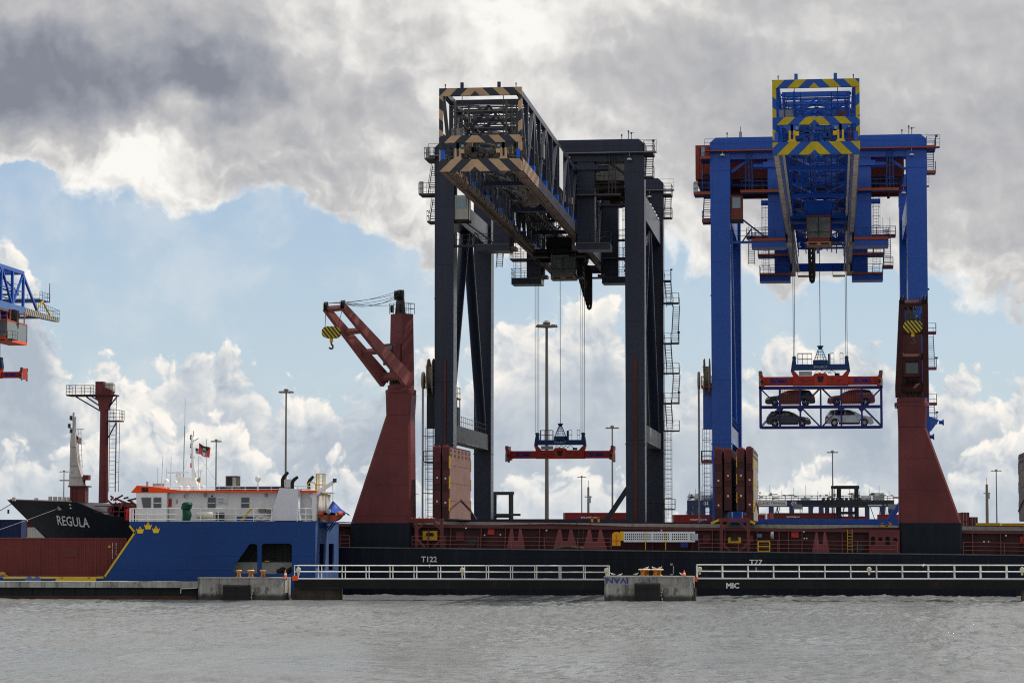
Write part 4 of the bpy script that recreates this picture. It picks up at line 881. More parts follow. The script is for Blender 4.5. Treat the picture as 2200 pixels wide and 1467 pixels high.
B(X(490), X(640), YB + 1.8, YB + 1.9, Z(1236), Z(1207)).build('inner_bulwark', paint('inner_grey', (.36, .37, .36), .7, .15, streak=.3), bs)
B(X(490), X(640), YB + 1.7, YB + 1.95, Z(1207), Z(1205)).build('inner_rail', BLACK, bs)
m = MB()
for k in range(4): x = X(575 + 16*k); m.box(x, x + .1, YB + 3.1, YB + 3.2, Z(1235), zt - .4)
m.build('inner_stiffeners', BLACK, bs); B(X(565), X(574), YB + 1.2, YB + 1.4, Z(1206), Z(1204)).build('handrail', YEL, bs)
m = MB()
for k in range(5): m.ball((X(598 + 6*k), YB + 1.0, Z(1226) + .15*math.sin(k*2)), .32, .3, .22, 8, 5)
m.tube((X(590), YB + .9, Z(1238)), (X(601), YB + .9, Z(1220)), .05, 5); m.build('mooring_gear', paint('dark_green_net', (.02, .03, .025), .9, .3), bs)
# yellow edging
YED = paint('edging_yellow', (.66, .42, .02), .45, .08)
def edge(a, b, w=.16): p_, q_ = P(*a, YB), P(*b, YB); MB().beam((p_.x, YB - .02, p_.z), (q_.x, YB - .02, q_.z), .05, w, up=(0, 0, 1)).build('yellow_edge', YED, bs)
def edgev(pts):
    m = MB()
    for a, b in zip(pts[:-1], pts[1:]):
        p_, q_ = P(*a, YB - .03), P(*b, YB - .03); d = (q_ - p_).normalized(); nrm = Vector((-d.z, 0, d.x))*.085; m.prism([p_ - nrm - d*.06, p_ + nrm - d*.06, q_ + nrm + d*.06, q_ - nrm + d*.06], (0, .028, 0))
    m.build('yellow_edge', YED, bs)
edgev([(279, 1130), (289.5, 1143.5), (224, 1239.5), (207, 1240)]); edgev([(120, 1240.5), (8, 1241)])
pbox(MB(), 119.5, 206.5, 1238.5, 1252, YB - .04, YB - .005).build('yellow_panel', YED, bs)
for px in (133, 191): pbox(MB(), px - 2.5, px + 2.5, 1239.8, 1241.2, YB - .07, YB - .041).build('slot', BLACK, bs)
for px in (63, 80): q = P(px, 1247, YB - .03); MB().lathe([(.3, -.03), (.38, -.03), (.38, .0), (.3, .0)], q, 18, 'y').build('hawse_ring', paint('pale_blue', (.10, .14, .35), .5, .1), bs)
def crown(px, py, s):
    q = P(px, py, YB - .03); pts = [(-.72, .52), (-.42, .06), (-.42, -.0), (-.42, -.42), (.42, -.42), (.42, 0), (.42, .06), (.72, .52), (.40, .28), (.26, .62), (.15, .30), (0.06, .55), (.12, .72), (.0, .86), (-.12, .72), (-.06, .55), (-.15, .30), (-.26, .62), (-.40, .28)]
    pts = [(-.75, .45), (-.45, -.45), (.45, -.45), (.75, .45), (.42, .16), (.27, .48), (.13, .2), (.08, .46), (.16, .62), (0, .82), (-.16, .62), (-.08, .46), (-.13, .2), (-.27, .48), (-.42, .16)]
    MB().prism([(q.x + u*s, YB - .03, q.z + v*s) for u, v in pts], (0, .025, 0)).build('crown_emblem', paint('emblem_yellow', (.80, .52, .02), .45, .06), bs)
crown(301, 1140, .50); crown(318, 1131, .50); crown(335, 1139, .50)
# superstructure
YH = YB + 1.9
Zh = lambda py: PZ(py, YH, 450); Xh = lambda px: PX(px, YH)
hs = MB(); z0, z1 = zt - .02, Zh(1058)
B(Xh(362), Xh(668), YH + .5, YB + 9.8, z0, z1).build('deckhouse', WHITE, bs)
m = MB(); a, b, c = Xh(299), Xh(295), Xh(361)
m.hexa([(a, YH - .2, z0), (c, YH - .2, z0), (c, YB + 10.4, z0), (a, YB + 10.4, z0), (b, YH - .2, z1), (c, YH - .2, z1), (c, YB + 10.4, z1), (b, YB + 10.4, z1)]); wh = m.build('wheelhouse', WHITE, bs)
def win(px0, px1, py0, py1, par, Y, slant=0, bars=1):
    a, b = P(px0, py1, Y), P(px1, py0, Y); sl = slant
    f_ = MB().prism([(a.x + sl - .05, Y - .03, a.z - .05), (b.x + .05, Y - .03, a.z - .05), (b.x + .05, Y - .03, b.z + .05), (a.x - .05, Y - .03, b.z + .05)], (0, .025, 0)).build('window', paint('window_frame_grey', (.35, .36, .37), .5, .1), par)
    MB().prism([(a.x + sl, Y - .045, a.z), (b.x, Y - .045, a.z), (b.x, Y - .045, b.z), (a.x, Y - .045, b.z)], (0, .014, 0)).build('pane', GLASS, f_)
    if bars: B(a.x, b.x, Y - .06, Y - .046, (a.z + b.z)/2 - .03, (a.z + b.z)/2 + .03).build('bar', WHITE, f_)
win(304, 324, 1069, 1091, wh, YH - .2, .18, 0); win(330.5, 346, 1069, 1091, wh, YH - .2)
win(447, 463, 1069, 1091, bs, YH + .5); win(519, 535, 1069, 1091, bs, YH + .5)
# roof trim
OT = paint('orange_trim', (.85, .075, .01), .4, .06)
Yo = YH - .25
m = MB(); P_ = lambda px, py: P(px, py, Yo)
m.prism([P_(281, 1058), P_(680, 1058), P_(680, 1053), P_(395, 1053.5), P_(375, 1052), P_(320, 1044.5), P_(294, 1042.5)], (0, .18, 0)); m.build('roof_trim', OT, bs)
B(Xh(284), Xh(680), Yo + .19, YB + 10.6, Zh(1058) + .01, Zh(1055)).build('roof', WHITE, bs)
m = MB(); a = P_(286, 1050); m.prism([(a.x, Yo + .2, Zh(1058) + .02), (a.x + .5, Yo + .2, Zh(1043)), (a.x + .9, Yo + .2, Zh(1043)), (a.x + .9, Yo + .2, Zh(1058) + .02)], (0, 9.4, 0)); m.build('visor', OT, bs)
pbox(MB(), 304, 318, 1047, 1056, Yo - .05, Yo - .002).build('side_light_board', BLACK, bs); pbox(MB(), 311, 314, 1049, 1051, Yo - .12, Yo - .051).build('side_light', RED, bs)
# fittings on the wall
def fit(nm, px0, px1, py0, py1, mat, Y=YH + .42, d=.08, par=bs): return pbox(MB(), px0, px1, py0, py1, Y, Y + d).build(nm, mat, par)
fit('fire_extinguisher', 362.5, 368.5, 1071, 1088, RED); fit('notice_board', 465.5, 488.5, 1070, 1083, paint('notice_white', (.62, .64, .68), .6, .05))
m = MB()
for k in range(4): q = P(468, 1072 + 3*k, YH + .41); m.box(q.x, q.x + (.75 if k % 2 else .5), YH + .405, YH + .419, q.z - .02, q.z + .02)
m.build('notice_lines', paint('notice_ink', (.2, .22, .3), .6, .1), bs)
for px, py in ((397, 1065), (440, 1063), (571, 1063)): fit('wall_lamp', px - 2, px + 3, py - 3, py + 4, STEEL, d=.2, Y=YH + .3)
fit('camera_box', 395, 402, 1061, 1070, WHITE, d=.15, Y=YH + .34); fit('port_light', 453.5, 457, 1063.5, 1067, DSTEEL); fit('switch_box', 378, 381, 1073, 1081, STEEL)
fit('vent_grille', 555, 570, 1091, 1099, paint('grille', (.22, .21, .19), .6, .3), d=.3, Y=YH + .2); fit('vent_grille', 573, 584, 1094, 1104, paint('grille', ()), d=.3, Y=YH + .2)
# deck railing along the side, three rails
Yr = YB + .1; m = MB()
a, b = PX(281, Yr), PX(585, Yr)
for pl, pr in ((281, 585), (640, 676)):
    a, b = PX(pl, Yr), PX(pr, Yr); n = max(2, round((b - a)/1.72))
    for py in (1092, 1104, 1115): m.tube((a, Yr, PZ(py, Yr, 450)), (b, Yr, PZ(py, Yr, 450)), .035, 5)
    for i in range(n + 1): x = a + (b - a)*i/n; m.tube((x, Yr, zt), (x, Yr, PZ(1092, Yr, 450)), .04, 5)
for px in (283, 288, 294): x = PX(px, Yr); m.box(x - .06, x + .06, Yr - .04, Yr + .04, zt, PZ(1092, Yr, 450))
m.build('deck_railing', WHITE, bs)
Yt = YH - .1; m = MB(); a, b = PX(333, Yt), PX(668, Yt); n = 12
for py in (1045, 1051): m.tube((a, Yt, PZ(py, Yt, 450)), (b, Yt, PZ(py, Yt, 450)), .035, 5)
for i in range(n + 1): x = a + (b - a)*i/n; m.tube((x, Yt, Zh(1055)), (x, Yt, PZ(1045, Yt, 450)), .035, 5)
m.build('roof_railing', WHITE, bs)
B(Xh(430), Xh(600), YB + 8, YB + 8.4, Zh(1055), Zh(1043)).build('roof_coaming', paint('navy_coaming', (.015, .018, .05), .5, .2), bs)
# funnel casing and exhausts
Yf0, Yf1 = YB + .35, YB + 2.6; Pf = lambda px, py: P(px, py, Yf0)
m = MB(); a, b, c, d = Pf(579, 1118), Pf(642, 1118), Pf(638, 1050), Pf(599, 1047.5)
m.hexa([(a.x, Yf0, a.z), (b.x, Yf0, b.z), (b.x, Yf1, b.z), (a.x, Yf1, a.z), (d.x, Yf0 + .25, d.z), (c.x, Yf0 + .25, c.z), (c.x, Yf1, c.z), (d.x, Yf1, d.z)]); m.build('funnel_casing', paint('funnel_white', (.58, .59, .66), .45, .04, streak=.12, scol=(.45, .43, .42)), bs)
for pts, yo in (([(607, 1050), (607, 1030), (610, 1024), (619, 1014)], Yf0 + .9), ([(628, 1052), (628, 1036), (632, 1030), (640, 1024)], Yf0 + .9), ([(663, 1052), (663, 1037), (666, 1031), (673.5, 1023)], YB + 8)):
    q = [P(*p_, yo) for p_ in pts]; m = MB()
    rad = [.16, .16, .16, .13]
    for i in range(3): m.tube(q[i], q[i + 1], rad[i], 12, rad[i + 1]); m.ball(q[i + 1], rad[i + 1]*1.0, n=10, m=6) if i < 2 else None
    m.build('exhaust_pipe', BLACK, bs, True)
fit('mast_box', 613, 626, 1029, 1048, WHITE, Y=Yf0 + 1.6, d=.5)
# roof gear: radar mast, scanner, domes, aerials
Ym = YB + 5; Pm = lambda px, py: P(px, py, Ym)
m = MB().prism([Pm(388, 1052), Pm(427, 1052), Pm(417, 1026), Pm(383, 1026), Pm(379, 1030), Pm(388, 1036)], (0, 1.6, 0)); m.build('mast_base', WHITE, bs)
q0, q1 = Pm(416.5, 1026), Pm(412, 936); MB().tube(q0, q1, .2, 10, .11).build('signal_mast', WHITE, bs, True)
for px, py, c_ in ((410.5, 939, DSTEEL), (411, 957, DSTEEL), (411.5, 979, DSTEEL), (411, 999, RED)): q = Pm(px, py); MB().lathe([(.1, -.22), (.13, -.1), (.09, -.08), (.09, .1), (.14, .12), (.02, .24)], q, 8).tube((q.x, q.y, q.z - .2), (q.x + .25, q.y, q.z - .35), .05, 5).build('signal_lamp', c_, bs)
q = Pm(415.5, 928); MB().tube((q.x, q.y, q.z - .4), (q.x, q.y, q.z + .1), .03, 5).build('mast_top', DSTEEL, bs); MB().tube(Pm(417, 947), Pm(426.5, 941), .04, 5).build('yard', STEEL, bs)
q = Pm(383, 1015); MB().box(q.x - 1.0, q.x + 1.0, q.y - .1, q.y + .1, q.z - .06, q.z + .06).build('radar_scanner', WHITE, bs); MB().lathe([(.12, -.05), (.22, -.15), (.24, -.35), (.14, -.5), (.14, -1.0)][::-1], q, 12).build('radar_pedestal', WHITE, bs, True)
for px, py, rr in ((358, 1034, .24), (377.5, 1036, .17), (554, 1028, .27)): q = P(px, py, YB + 4); MB().ball(q, rr, rr, rr*1.1, 14, 8).tube((q.x, q.y, Zh(1055)), (q.x, q.y, q.z - rr*.8), .06, 6).build('satellite_dome', WHITE, bs, True)
q = Pm(431, 1010.5); MB().lathe([(.03, -.12), (.36, -.02), (.36, .02)], q, 12).tube((q.x, q.y, q.z - .1), (q.x, q.y, Zh(1052)), .05, 6).build('antenna_dish', WHITE, bs)
for px0, py0, px1, py1, rr in ((394, 1025, 397, 915, .045), (397, 915, 398, 855, .018), (347, 1044, 350, 980, .022), (338.5, 1040, 339, 1005, .018), (366, 1044, 368, 982, .02), (357, 1038, 358, 1005, .015), (443, 1050, 443.5, 943, .03), (426.5, 1050, 427, 980, .02), (427, 978, 471, 1044, .012), (403, 985, 392, 1018, .01)): MB().tube(P(px0, py0, Ym), P(px1, py1, Ym), rr, 5).build('whip_aerial', STEEL, bs)
fit('air_conditioner', 484.5, 510, 1022, 1049, paint('dark_ac', (.075, .06, .055), .6, .2), Y=YB + 4.5, d=1.2); fit('ac_fan', 487.5, 497.5, 1025, 1044, BLACK, Y=YB + 4.44, d=.05); fit('ac_door', 499.5, 507.5, 1025, 1044, paint('ac_grey', (.26, .27, .27), .6, .2), Y=YB + 4.44, d=.05)
fit('roof_locker', 328, 347, 1038, 1046, paint('rusty_grey', (.32, .28, .25), .7, .2), Y=YB + 3.4, d=1); fit('roof_post', 314, 318, 1034, 1045, STEEL, Y=YB + 3, d=.2)
q = P(427, 1031, YB + 5); MB().lathe([(.08, -.2), (.28, .12)], q, 12, 'x').build('horn', paint('brass', (.30, .17, .06), .5, .2), bs)
for px in (388, 403, 437): q = P(px, 1048, YB + 2.6); MB().ball(q, .22, .22, .24, 10, 6).build('deck_vent', WHITE, bs)
# stern house end, cage ladder, davit
B(Xh(643), Xh(676), YB + 3.8, YB + 9.6, zt, Z(1060, YB + 3.8)).build('aft_house', paint('aft_white', (.58, .57, .55), .5, .1, streak=.4, scol=(.30, .24, .2)), bs)
m = MB(); q = P(688, 1062, YB + 6)
x0_, z0_, z1_ = P(679, 1066, YB + 6).x, P(679, 1066, YB + 6).z, P(679, 1018, YB + 6).z
for k in range(7): a = R(-20 + 220*k/6); m.tube((x0_ + .42 + .42*math.cos(a), YB + 6 - .42*math.sin(a), z0_), (x0_ + .42 + .42*math.cos(a), YB + 6 - .42*math.sin(a), z1_), .03, 5)
for z in (z0_, (z0_ + z1_)/2, z1_): m.path([(x0_ + .42 + .42*math.cos(R(a)), YB + 6 - .42*math.sin(R(a)), z) for a in range(-20, 201, 20)], .035, 5)
m.ladder((x0_ + .42, YB + 6.1, zt), (x0_ + .42, YB + 6.1, z1_), .45, .3); m.build('cage_ladder', YEL, bs)
m = MB().path([P(661, 1052, YB + 5), P(661, 1040, YB + 5), P(665, 1036, YB + 5), P(674, 1036, YB + 5), P(678, 1041, YB + 5), P(678, 1052, YB + 5)], .05, 6); m.build('yellow_hoop', YEL, bs)
dv = MB(); Yd = YB + 2.2; q0, q1 = P(676, 1118, Yd), P(676, 1066, Yd); dv.beam(q0, q1, .42, .42); dv.build('davit_post', WHITE, bs)
MB().beam(P(668, 1068, Yd), P(719, 1033, Yd), .26, .42, h2=.24).build('davit_arm', WHITE, bs); MB().cbox(P(719, 1033, Yd).x, Yd, P(719, 1036, Yd).z, .3, .3, .35).build('davit_head', DSTEEL, bs)
MB().tube(P(715, 1037, Yd), P(715, 1077, Yd), .02, 5).build('davit_fall', ROPE, bs)
for px in (662, 668, 673): q = P(px, 1085, YB + 3); MB().ball(q, .28, .2, .42, 8, 6).build('deck_gear', paint('gear_red', (.22, .07, .05), .7, .3), bs)
m = MB()
for k in range(6): a = P(697 + 5*k, 1121, YB + 2 + k*.9); m.beam(a, a + Vector((-1.0, 0, -1.25)), .07, .12)
m.build('boat_cradle', BHULL, bs); B(X(676), X(676) + 2.6, YB + 1.2, YB + 5.5, zt - .12, zt - .03).build('boat_platform', BHULL, bs)
# loose things on the blue ship's deck
lr = tag(MB().lathe([(.05, -.72), (.3, -.7), (.34, -.5), (.34, -.06), (.37, -.05), (.37, .05), (.34, .06), (.34, .5), (.3, .7), (.05, .72)], P(441, 1107, YB + .8), 18, 'x').build('life_raft', paint('raft_shell', (.72, .70, .60), .5, .06), None, True), 'cream life raft canister lying behind the blue ship railing', 'life raft')
m = MB(); q = P(401, 1118, YB + .02)
prof = [(.36, 0), (.42, .5), (.36, 1.0), (.48, 1.05), (.50, 1.45), (.40, 1.6), (.1, 1.66)]; m.lathe(prof, (q.x, YB + .02, q.z), 12)
m.V = [(a + .05*math.sin(c*6 + b), b + .05*math.cos(c*5 + a*3), c) for a, b, c in m.V]; tag(m.build('tarp_bundle', paint('green_tarp', (.006, .07, .05), .5, .3), None, True), 'dark green wrapped bundle on the blue ship railing', 'bundle')
m = MB(); q = P(276, 1093, YB + .4)
m.add([(q.x + .28*u + .05*math.sin(v*3), q.y + .06*math.sin(u*6 + v*2), q.z - 1.0*v) for v in np.linspace(0, 1, 6) for u in np.linspace(-1, 1, 7)], [(r_*7 + c_, r_*7 + c_ + 1, (r_ + 1)*7 + c_ + 1, (r_ + 1)*7 + c_) for r_ in range(5) for c_ in range(6)])
_o = m.build('red_cloth', paint('red_cloth', (.42, .01, .02), .8, .2), None); _o.modifiers.new('thickness', 'SOLIDIFY').thickness = .02; tag(_o, 'red cloth hung at the bow end of the white railing', 'cloth')
m = MB(); q = P(566, 1112, YB + .9)
for k in range(9): m.ball((q.x + random.uniform(-.5, .5), q.y + random.uniform(-.2, .2), q.z + random.uniform(-.2, .12)), .28, .25, .18, 8, 5)
tag(m.build('rope_pile', paint('white_rope', (.55, .50, .50), .8, .2), None), 'heap of white rope next to the funnel casing', 'rope')
for px, dx in ((517, 0), (520, 0)): a, b = P(px, 1119, YB + .3), P(px + 22, 1092, YB + .3); tag(MB().beam(a, b, .05, .09).build('yellow_pole', YEL, None), 'yellow pole leaning on the white railing, the %s one' % ('left' if px == 517 else 'right'), 'pole', 'yellow poles leaning on the railing')
for k, (px0, px1, py0) in enumerate(((463, 478, 1101), (508, 540, 1109), (540, 556, 1111))):
    r = pbox(MB(), px0, px1, py0, 1118, YB + 1.0, YB + 1.8).build('deck_machine', [DSTEEL, paint('machine_blue', (.03, .10, .30), .5, .2), paint('machine_blue', ())][k], None); tag(r, ['small dark machine on the blue ship deck under the left square window', 'long low blue machine behind the leaning yellow poles', 'small blue machine left of the white rope heap'][k], 'machine')
# rescue boat
rb = thing('rescue_boat', P(709, 1115, YB + 2.8), 'orange inflatable rescue boat under a blue tarp hanging from the davit', 'boat')
Yb_ = YB + 2.4; TUBE = paint('boat_orange', (.48, .10, .05), .6, .12)
q = P(709, 1106, Yb_)
m = MB(); n = 12; V = []; F = []
secs = [(0, .92, .0), (.6, .95, .0), (1.4, .95, .02), (2.2, .85, .06), (2.9, .55, .15), (3.3, .1, .3)]
for y, w, dz in secs:
    for a in range(n + 1): t_ = math.pi*a/n; V.append((q.x - w*math.cos(t_), Yb_ + y, q.z - .62*math.sin(t_)**1.5 + dz))
k = n + 1
for i in range(len(secs) - 1):
    for a in range(n): F.append((i*k + a, i*k + a + 1, (i + 1)*k + a + 1, (i + 1)*k + a))
F.append(tuple(range(n, -1, -1))); m.add(V, F).build('hull', TUBE, rb, True)
for s in (-1, 1):
    m = MB(); pts = [(q.x + s*w*.92, Yb_ - .1 + y, q.z + .12 + dz) for y, w, dz in secs]
    for a, b in zip(pts[:-1], pts[1:]): m.tube(a, b, .24, 12)
    m.lathe([(.24, -.12), (.1, -.3)], pts[0], 12, 'y'); m.build('side_tube', TUBE, rb, True)
ap = P(715, 1075, Yb_ + 1.2); m = MB(); ring = []
for k in range(16): a = 2*math.pi*k/16; w_ = 1.3 if math.cos(a) > 0 else 1.0; ring.append((q.x + .25 + w_*math.cos(a), Yb_ + 1.4 + 1.7*math.sin(a), q.z + .22 - .22*max(0, math.cos(a))*abs(math.sin(3*a) + .6)))
V = [tuple(ap)]
for t_ in (.3, .62, .9, 1.0):
    for k, p_ in enumerate(ring): s_ = 1 - .18*math.sin(math.pi*t_) - .05*math.cos(5*k)*t_; v = Vector(ap).lerp(Vector(p_), t_); V.append((ap.x + (v.x - ap.x)*s_, ap.y + (v.y - ap.y)*s_, v.z))
F = [(0, 1 + k, 1 + (k + 1) % 16) for k in range(16)] + [(1 + 16*j + k, 1 + 16*j + (k + 1) % 16, 1 + 16*(j + 1) + (k + 1) % 16, 1 + 16*(j + 1) + k) for j in range(3) for k in range(16)]
m.add(V, F).build('tarp', paint('blue_tarp', (.01, .06, .33), .45, .2), rb)
MB().lathe([(.05, -.35), (.2, -.3), (.22, -.05), (.12, .05)], (q.x - .05, Yb_ - .25, q.z + .3), 12, 'y').build('outboard_motor', STEEL, rb, True); MB().beam((q.x - .05, Yb_ - .3, q.z + .1), (q.x - .05, Yb_ - .35, q.z - .75), .16, .2).build('motor_leg', DSTEEL, rb)
MB().lathe([(.05, 0), (.2, .05), (.05, .1)], (q.x - .05, Yb_ - .4, q.z - .8), 6, 'y').build('propeller', STEEL, rb)
# flags
def flag(q, w, h, label, mat, drop=.35):
    m = MB(); nx, nz = 9, 6; V = []
    for j in range(nz):
        for i in range(nx): u, v = i/(nx - 1), j/(nz - 1); V.append((q.x + w*u*(.92 - .1*v), q.y + .16*math.sin(u*7 + v*1.5)*u, q.z - h*v - drop*u*(1 + .25*math.sin(u*5))))
    m.add(V, [(j*nx + i, j*nx + i + 1, (j + 1)*nx + i + 1, (j + 1)*nx + i) for j in range(nz - 1) for i in range(nx - 1)])
    o_ = m.build('flag', mat, None, True); o_.modifiers.new('cloth', 'SOLIDIFY').thickness = .01; tag(o_, label, 'flag', 'flags on the ship masts')
    me = o_.data; uvl = me.uv_layers.new(name='UVMap')
    for l in me.loops: i = l.vertex_index; uvl.data[l.index].uv = ((i % nx)/(nx - 1), 1 - (i//nx)/(nz - 1))
    return o_
def usflag():
    if 'us_flag' in MATS: return MATS['us_flag']
    m = bpy.data.materials.new('us_flag'); m.use_nodes = True; t = NT(m.node_tree); s = t.n('ShaderNodeSeparateXYZ', {0: t.n('ShaderNodeTexCoord').outputs['UV']})
    st = t.m('LESS_THAN', t.m('FRACT', t.m('MULTIPLY', s.outputs[1], 6.5)), .5); can = t.m('MULTIPLY', t.m('LESS_THAN', s.outputs[0], .42), t.m('GREATER_THAN', s.outputs[1], .46))
    c = t.mix(can, t.mix(st, (.62, .60, .58, 1), (.36, .02, .025, 1)), (.018, .02, .09, 1)); t.n('ShaderNodeOutputMaterial', {0: t.n('ShaderNodeBsdfPrincipled', {'Base Color': c, 'Roughness': .8})}); MATS['us_flag'] = m; return m
def antigua():
    m = bpy.data.materials.new('striped_flag'); m.use_nodes = True; t = NT(m.node_tree); s = t.n('ShaderNodeSeparateXYZ', {0: t.n('ShaderNodeTexCoord').outputs['UV']})
    u, v = s.outputs[0], s.outputs[1]; tri = t.m('LESS_THAN', t.m('ABSOLUTE', t.m('SUBTRACT', u, .5)), t.m('MULTIPLY', v, .52))
    c = t.mix(t.m('GREATER_THAN', v, .62), t.mix(t.m('GREATER_THAN', v, .36), (.62, .60, .55, 1), (.03, .12, .35, 1)), (.012, .012, .012, 1))
    sunm = t.m('MULTIPLY', t.m('LESS_THAN', t.m('ABSOLUTE', t.m('SUBTRACT', u, .5)), .14), t.m('GREATER_THAN', v, .64)); c = t.mix(t.m('MULTIPLY', sunm, t.m('LESS_THAN', v, .8)), c, (.6, .42, .02, 1))
    c = t.mix(tri, (.55, .05, .03, 1), c); t.n('ShaderNodeOutputMaterial', {0: t.n('ShaderNodeBsdfPrincipled', {'Base Color': c, 'Roughness': .8})}); return m
flag(P(420, 962, YB + 5.2), .62, .5, 'small American flag beside the white signal mast', usflag(), .1); flag(P(427.5, 951, YB + 5), 1.15, .95, 'red, black and blue flag flying from the white signal mast', antigua(), .55)
flag(P(163.5, 934, YC - 1), .62, .62, 'American flag on the grey foremast of the black ship', usflag(), .4)
# red container on the open deck
CR = paint('container_red', (.145, .030, .028), .55, .12, streak=.25, rust=.5, rcol=(.07, .025, .018), thr=.68, scale=.5)
q0, q1 = P(-40, 1237, YB + 1), P(272, 1155, YB + 1); Hc = q1.z - q0.z
cn = container(((q0.x + q1.x)/2, YB + 1 + 1.25, q0.z), q1.x - q0.x, Hc, CR, 'long rust-red container on the open deck of the blue ship', W=2.5)
q = P(153, 1186, YB + 1); B(q.x - .57, q.x + .57, YB + .985, YB + 1.02, q.z - .38, q.z + .38).build('repair_patch', paint('patch_maroon', (.12, .03, .03), .6, .15), cn)
q = P(235, 1173, YB + 1); MB().prism([(q.x - .13, YB + .98, q.z - .11), (q.x + .13, YB + .98, q.z - .11), (q.x, YB + .98, q.z + .14)], (0, .03, 0)).build('warning_sticker', YEL, cn)
m = MB()
for k in range(14): q = P(241.5, 1166 + 2.5*k, YB + 1); m.box(q.x - .03, q.x + .03, YB + .98, YB + 1.01, q.z - .032, q.z + .032)
for k in range(9): q = P(249.5, 1166 + 2.8*k*(1 + .1*(k > 4)), YB + 1); m.box(q.x - .03, q.x + .03, YB + .98, YB + 1.01, q.z - .03, q.z + .03)
m.build('serial_marks', WTXT, cn)
q = P(5, 1233, YB + .6); tag(MB().ball(q, .35, .25, .22, 10, 6).tube(q, (q.x + .6, q.y, q.z - .3), .12, 6).build('lashing_strap', paint('strap_yellow', (.42, .27, .08), .8, .3), None), 'yellowish lashing bundle by the left edge below the red container', 'strap')
# ------------------------------------------------------------------ low-profile quay cranes
YF, GAUGE = 273.0, 30.5
def stair(m, x0, x1, ya, za, yb, zb, r=.035):
    """flight running along Y, treads across X"""
    n = max(3, int(abs(zb - za)/.27))
    for x in (x0, x1): m.beam((x, ya, za), (x, yb, zb), .06, .2)
    for x in (x0, x1): m.tube((x, ya, za + 1.0), (x, yb, zb + 1.0), r, 4)
    for i in range(n): t_ = (i + .5)/n; m.box(x0, x1, ya + (yb - ya)*t_ - .12, ya + (yb - ya)*t_ + .12, za + (zb - za)*t_ - .02, za + (zb - za)*t_ + .02)
    return m
def platform(par, x0, x1, y0, y1, z, mat, rmat, edge=None, sides='xXyY', h=1.1, name='platform'):
    p_ = B(x0, x1, y0, y1, z - .14, z).build(name, mat, par)
    if edge: MB().box(x0 - .02, x1 + .02, y0 - .05, y0 - .005, z - .12, z + .16).build('kick_plate', edge, p_)
    m = MB()
    if 'y' in sides: m.rail((x0, y0, z), (x1, y0, z), h=h, step=1.1)
    if 'Y' in sides: m.rail((x0, y1, z), (x1, y1, z), h=h, step=1.1)
    if 'x' in sides: m.rail((x0, y0, z), (x0, y1, z), h=h, step=1.1)
    if 'X' in sides: m.rail((x1, y0, z), (x1, y1, z), h=h, step=1.1)
    m.build('railing', rmat, p_); return p_
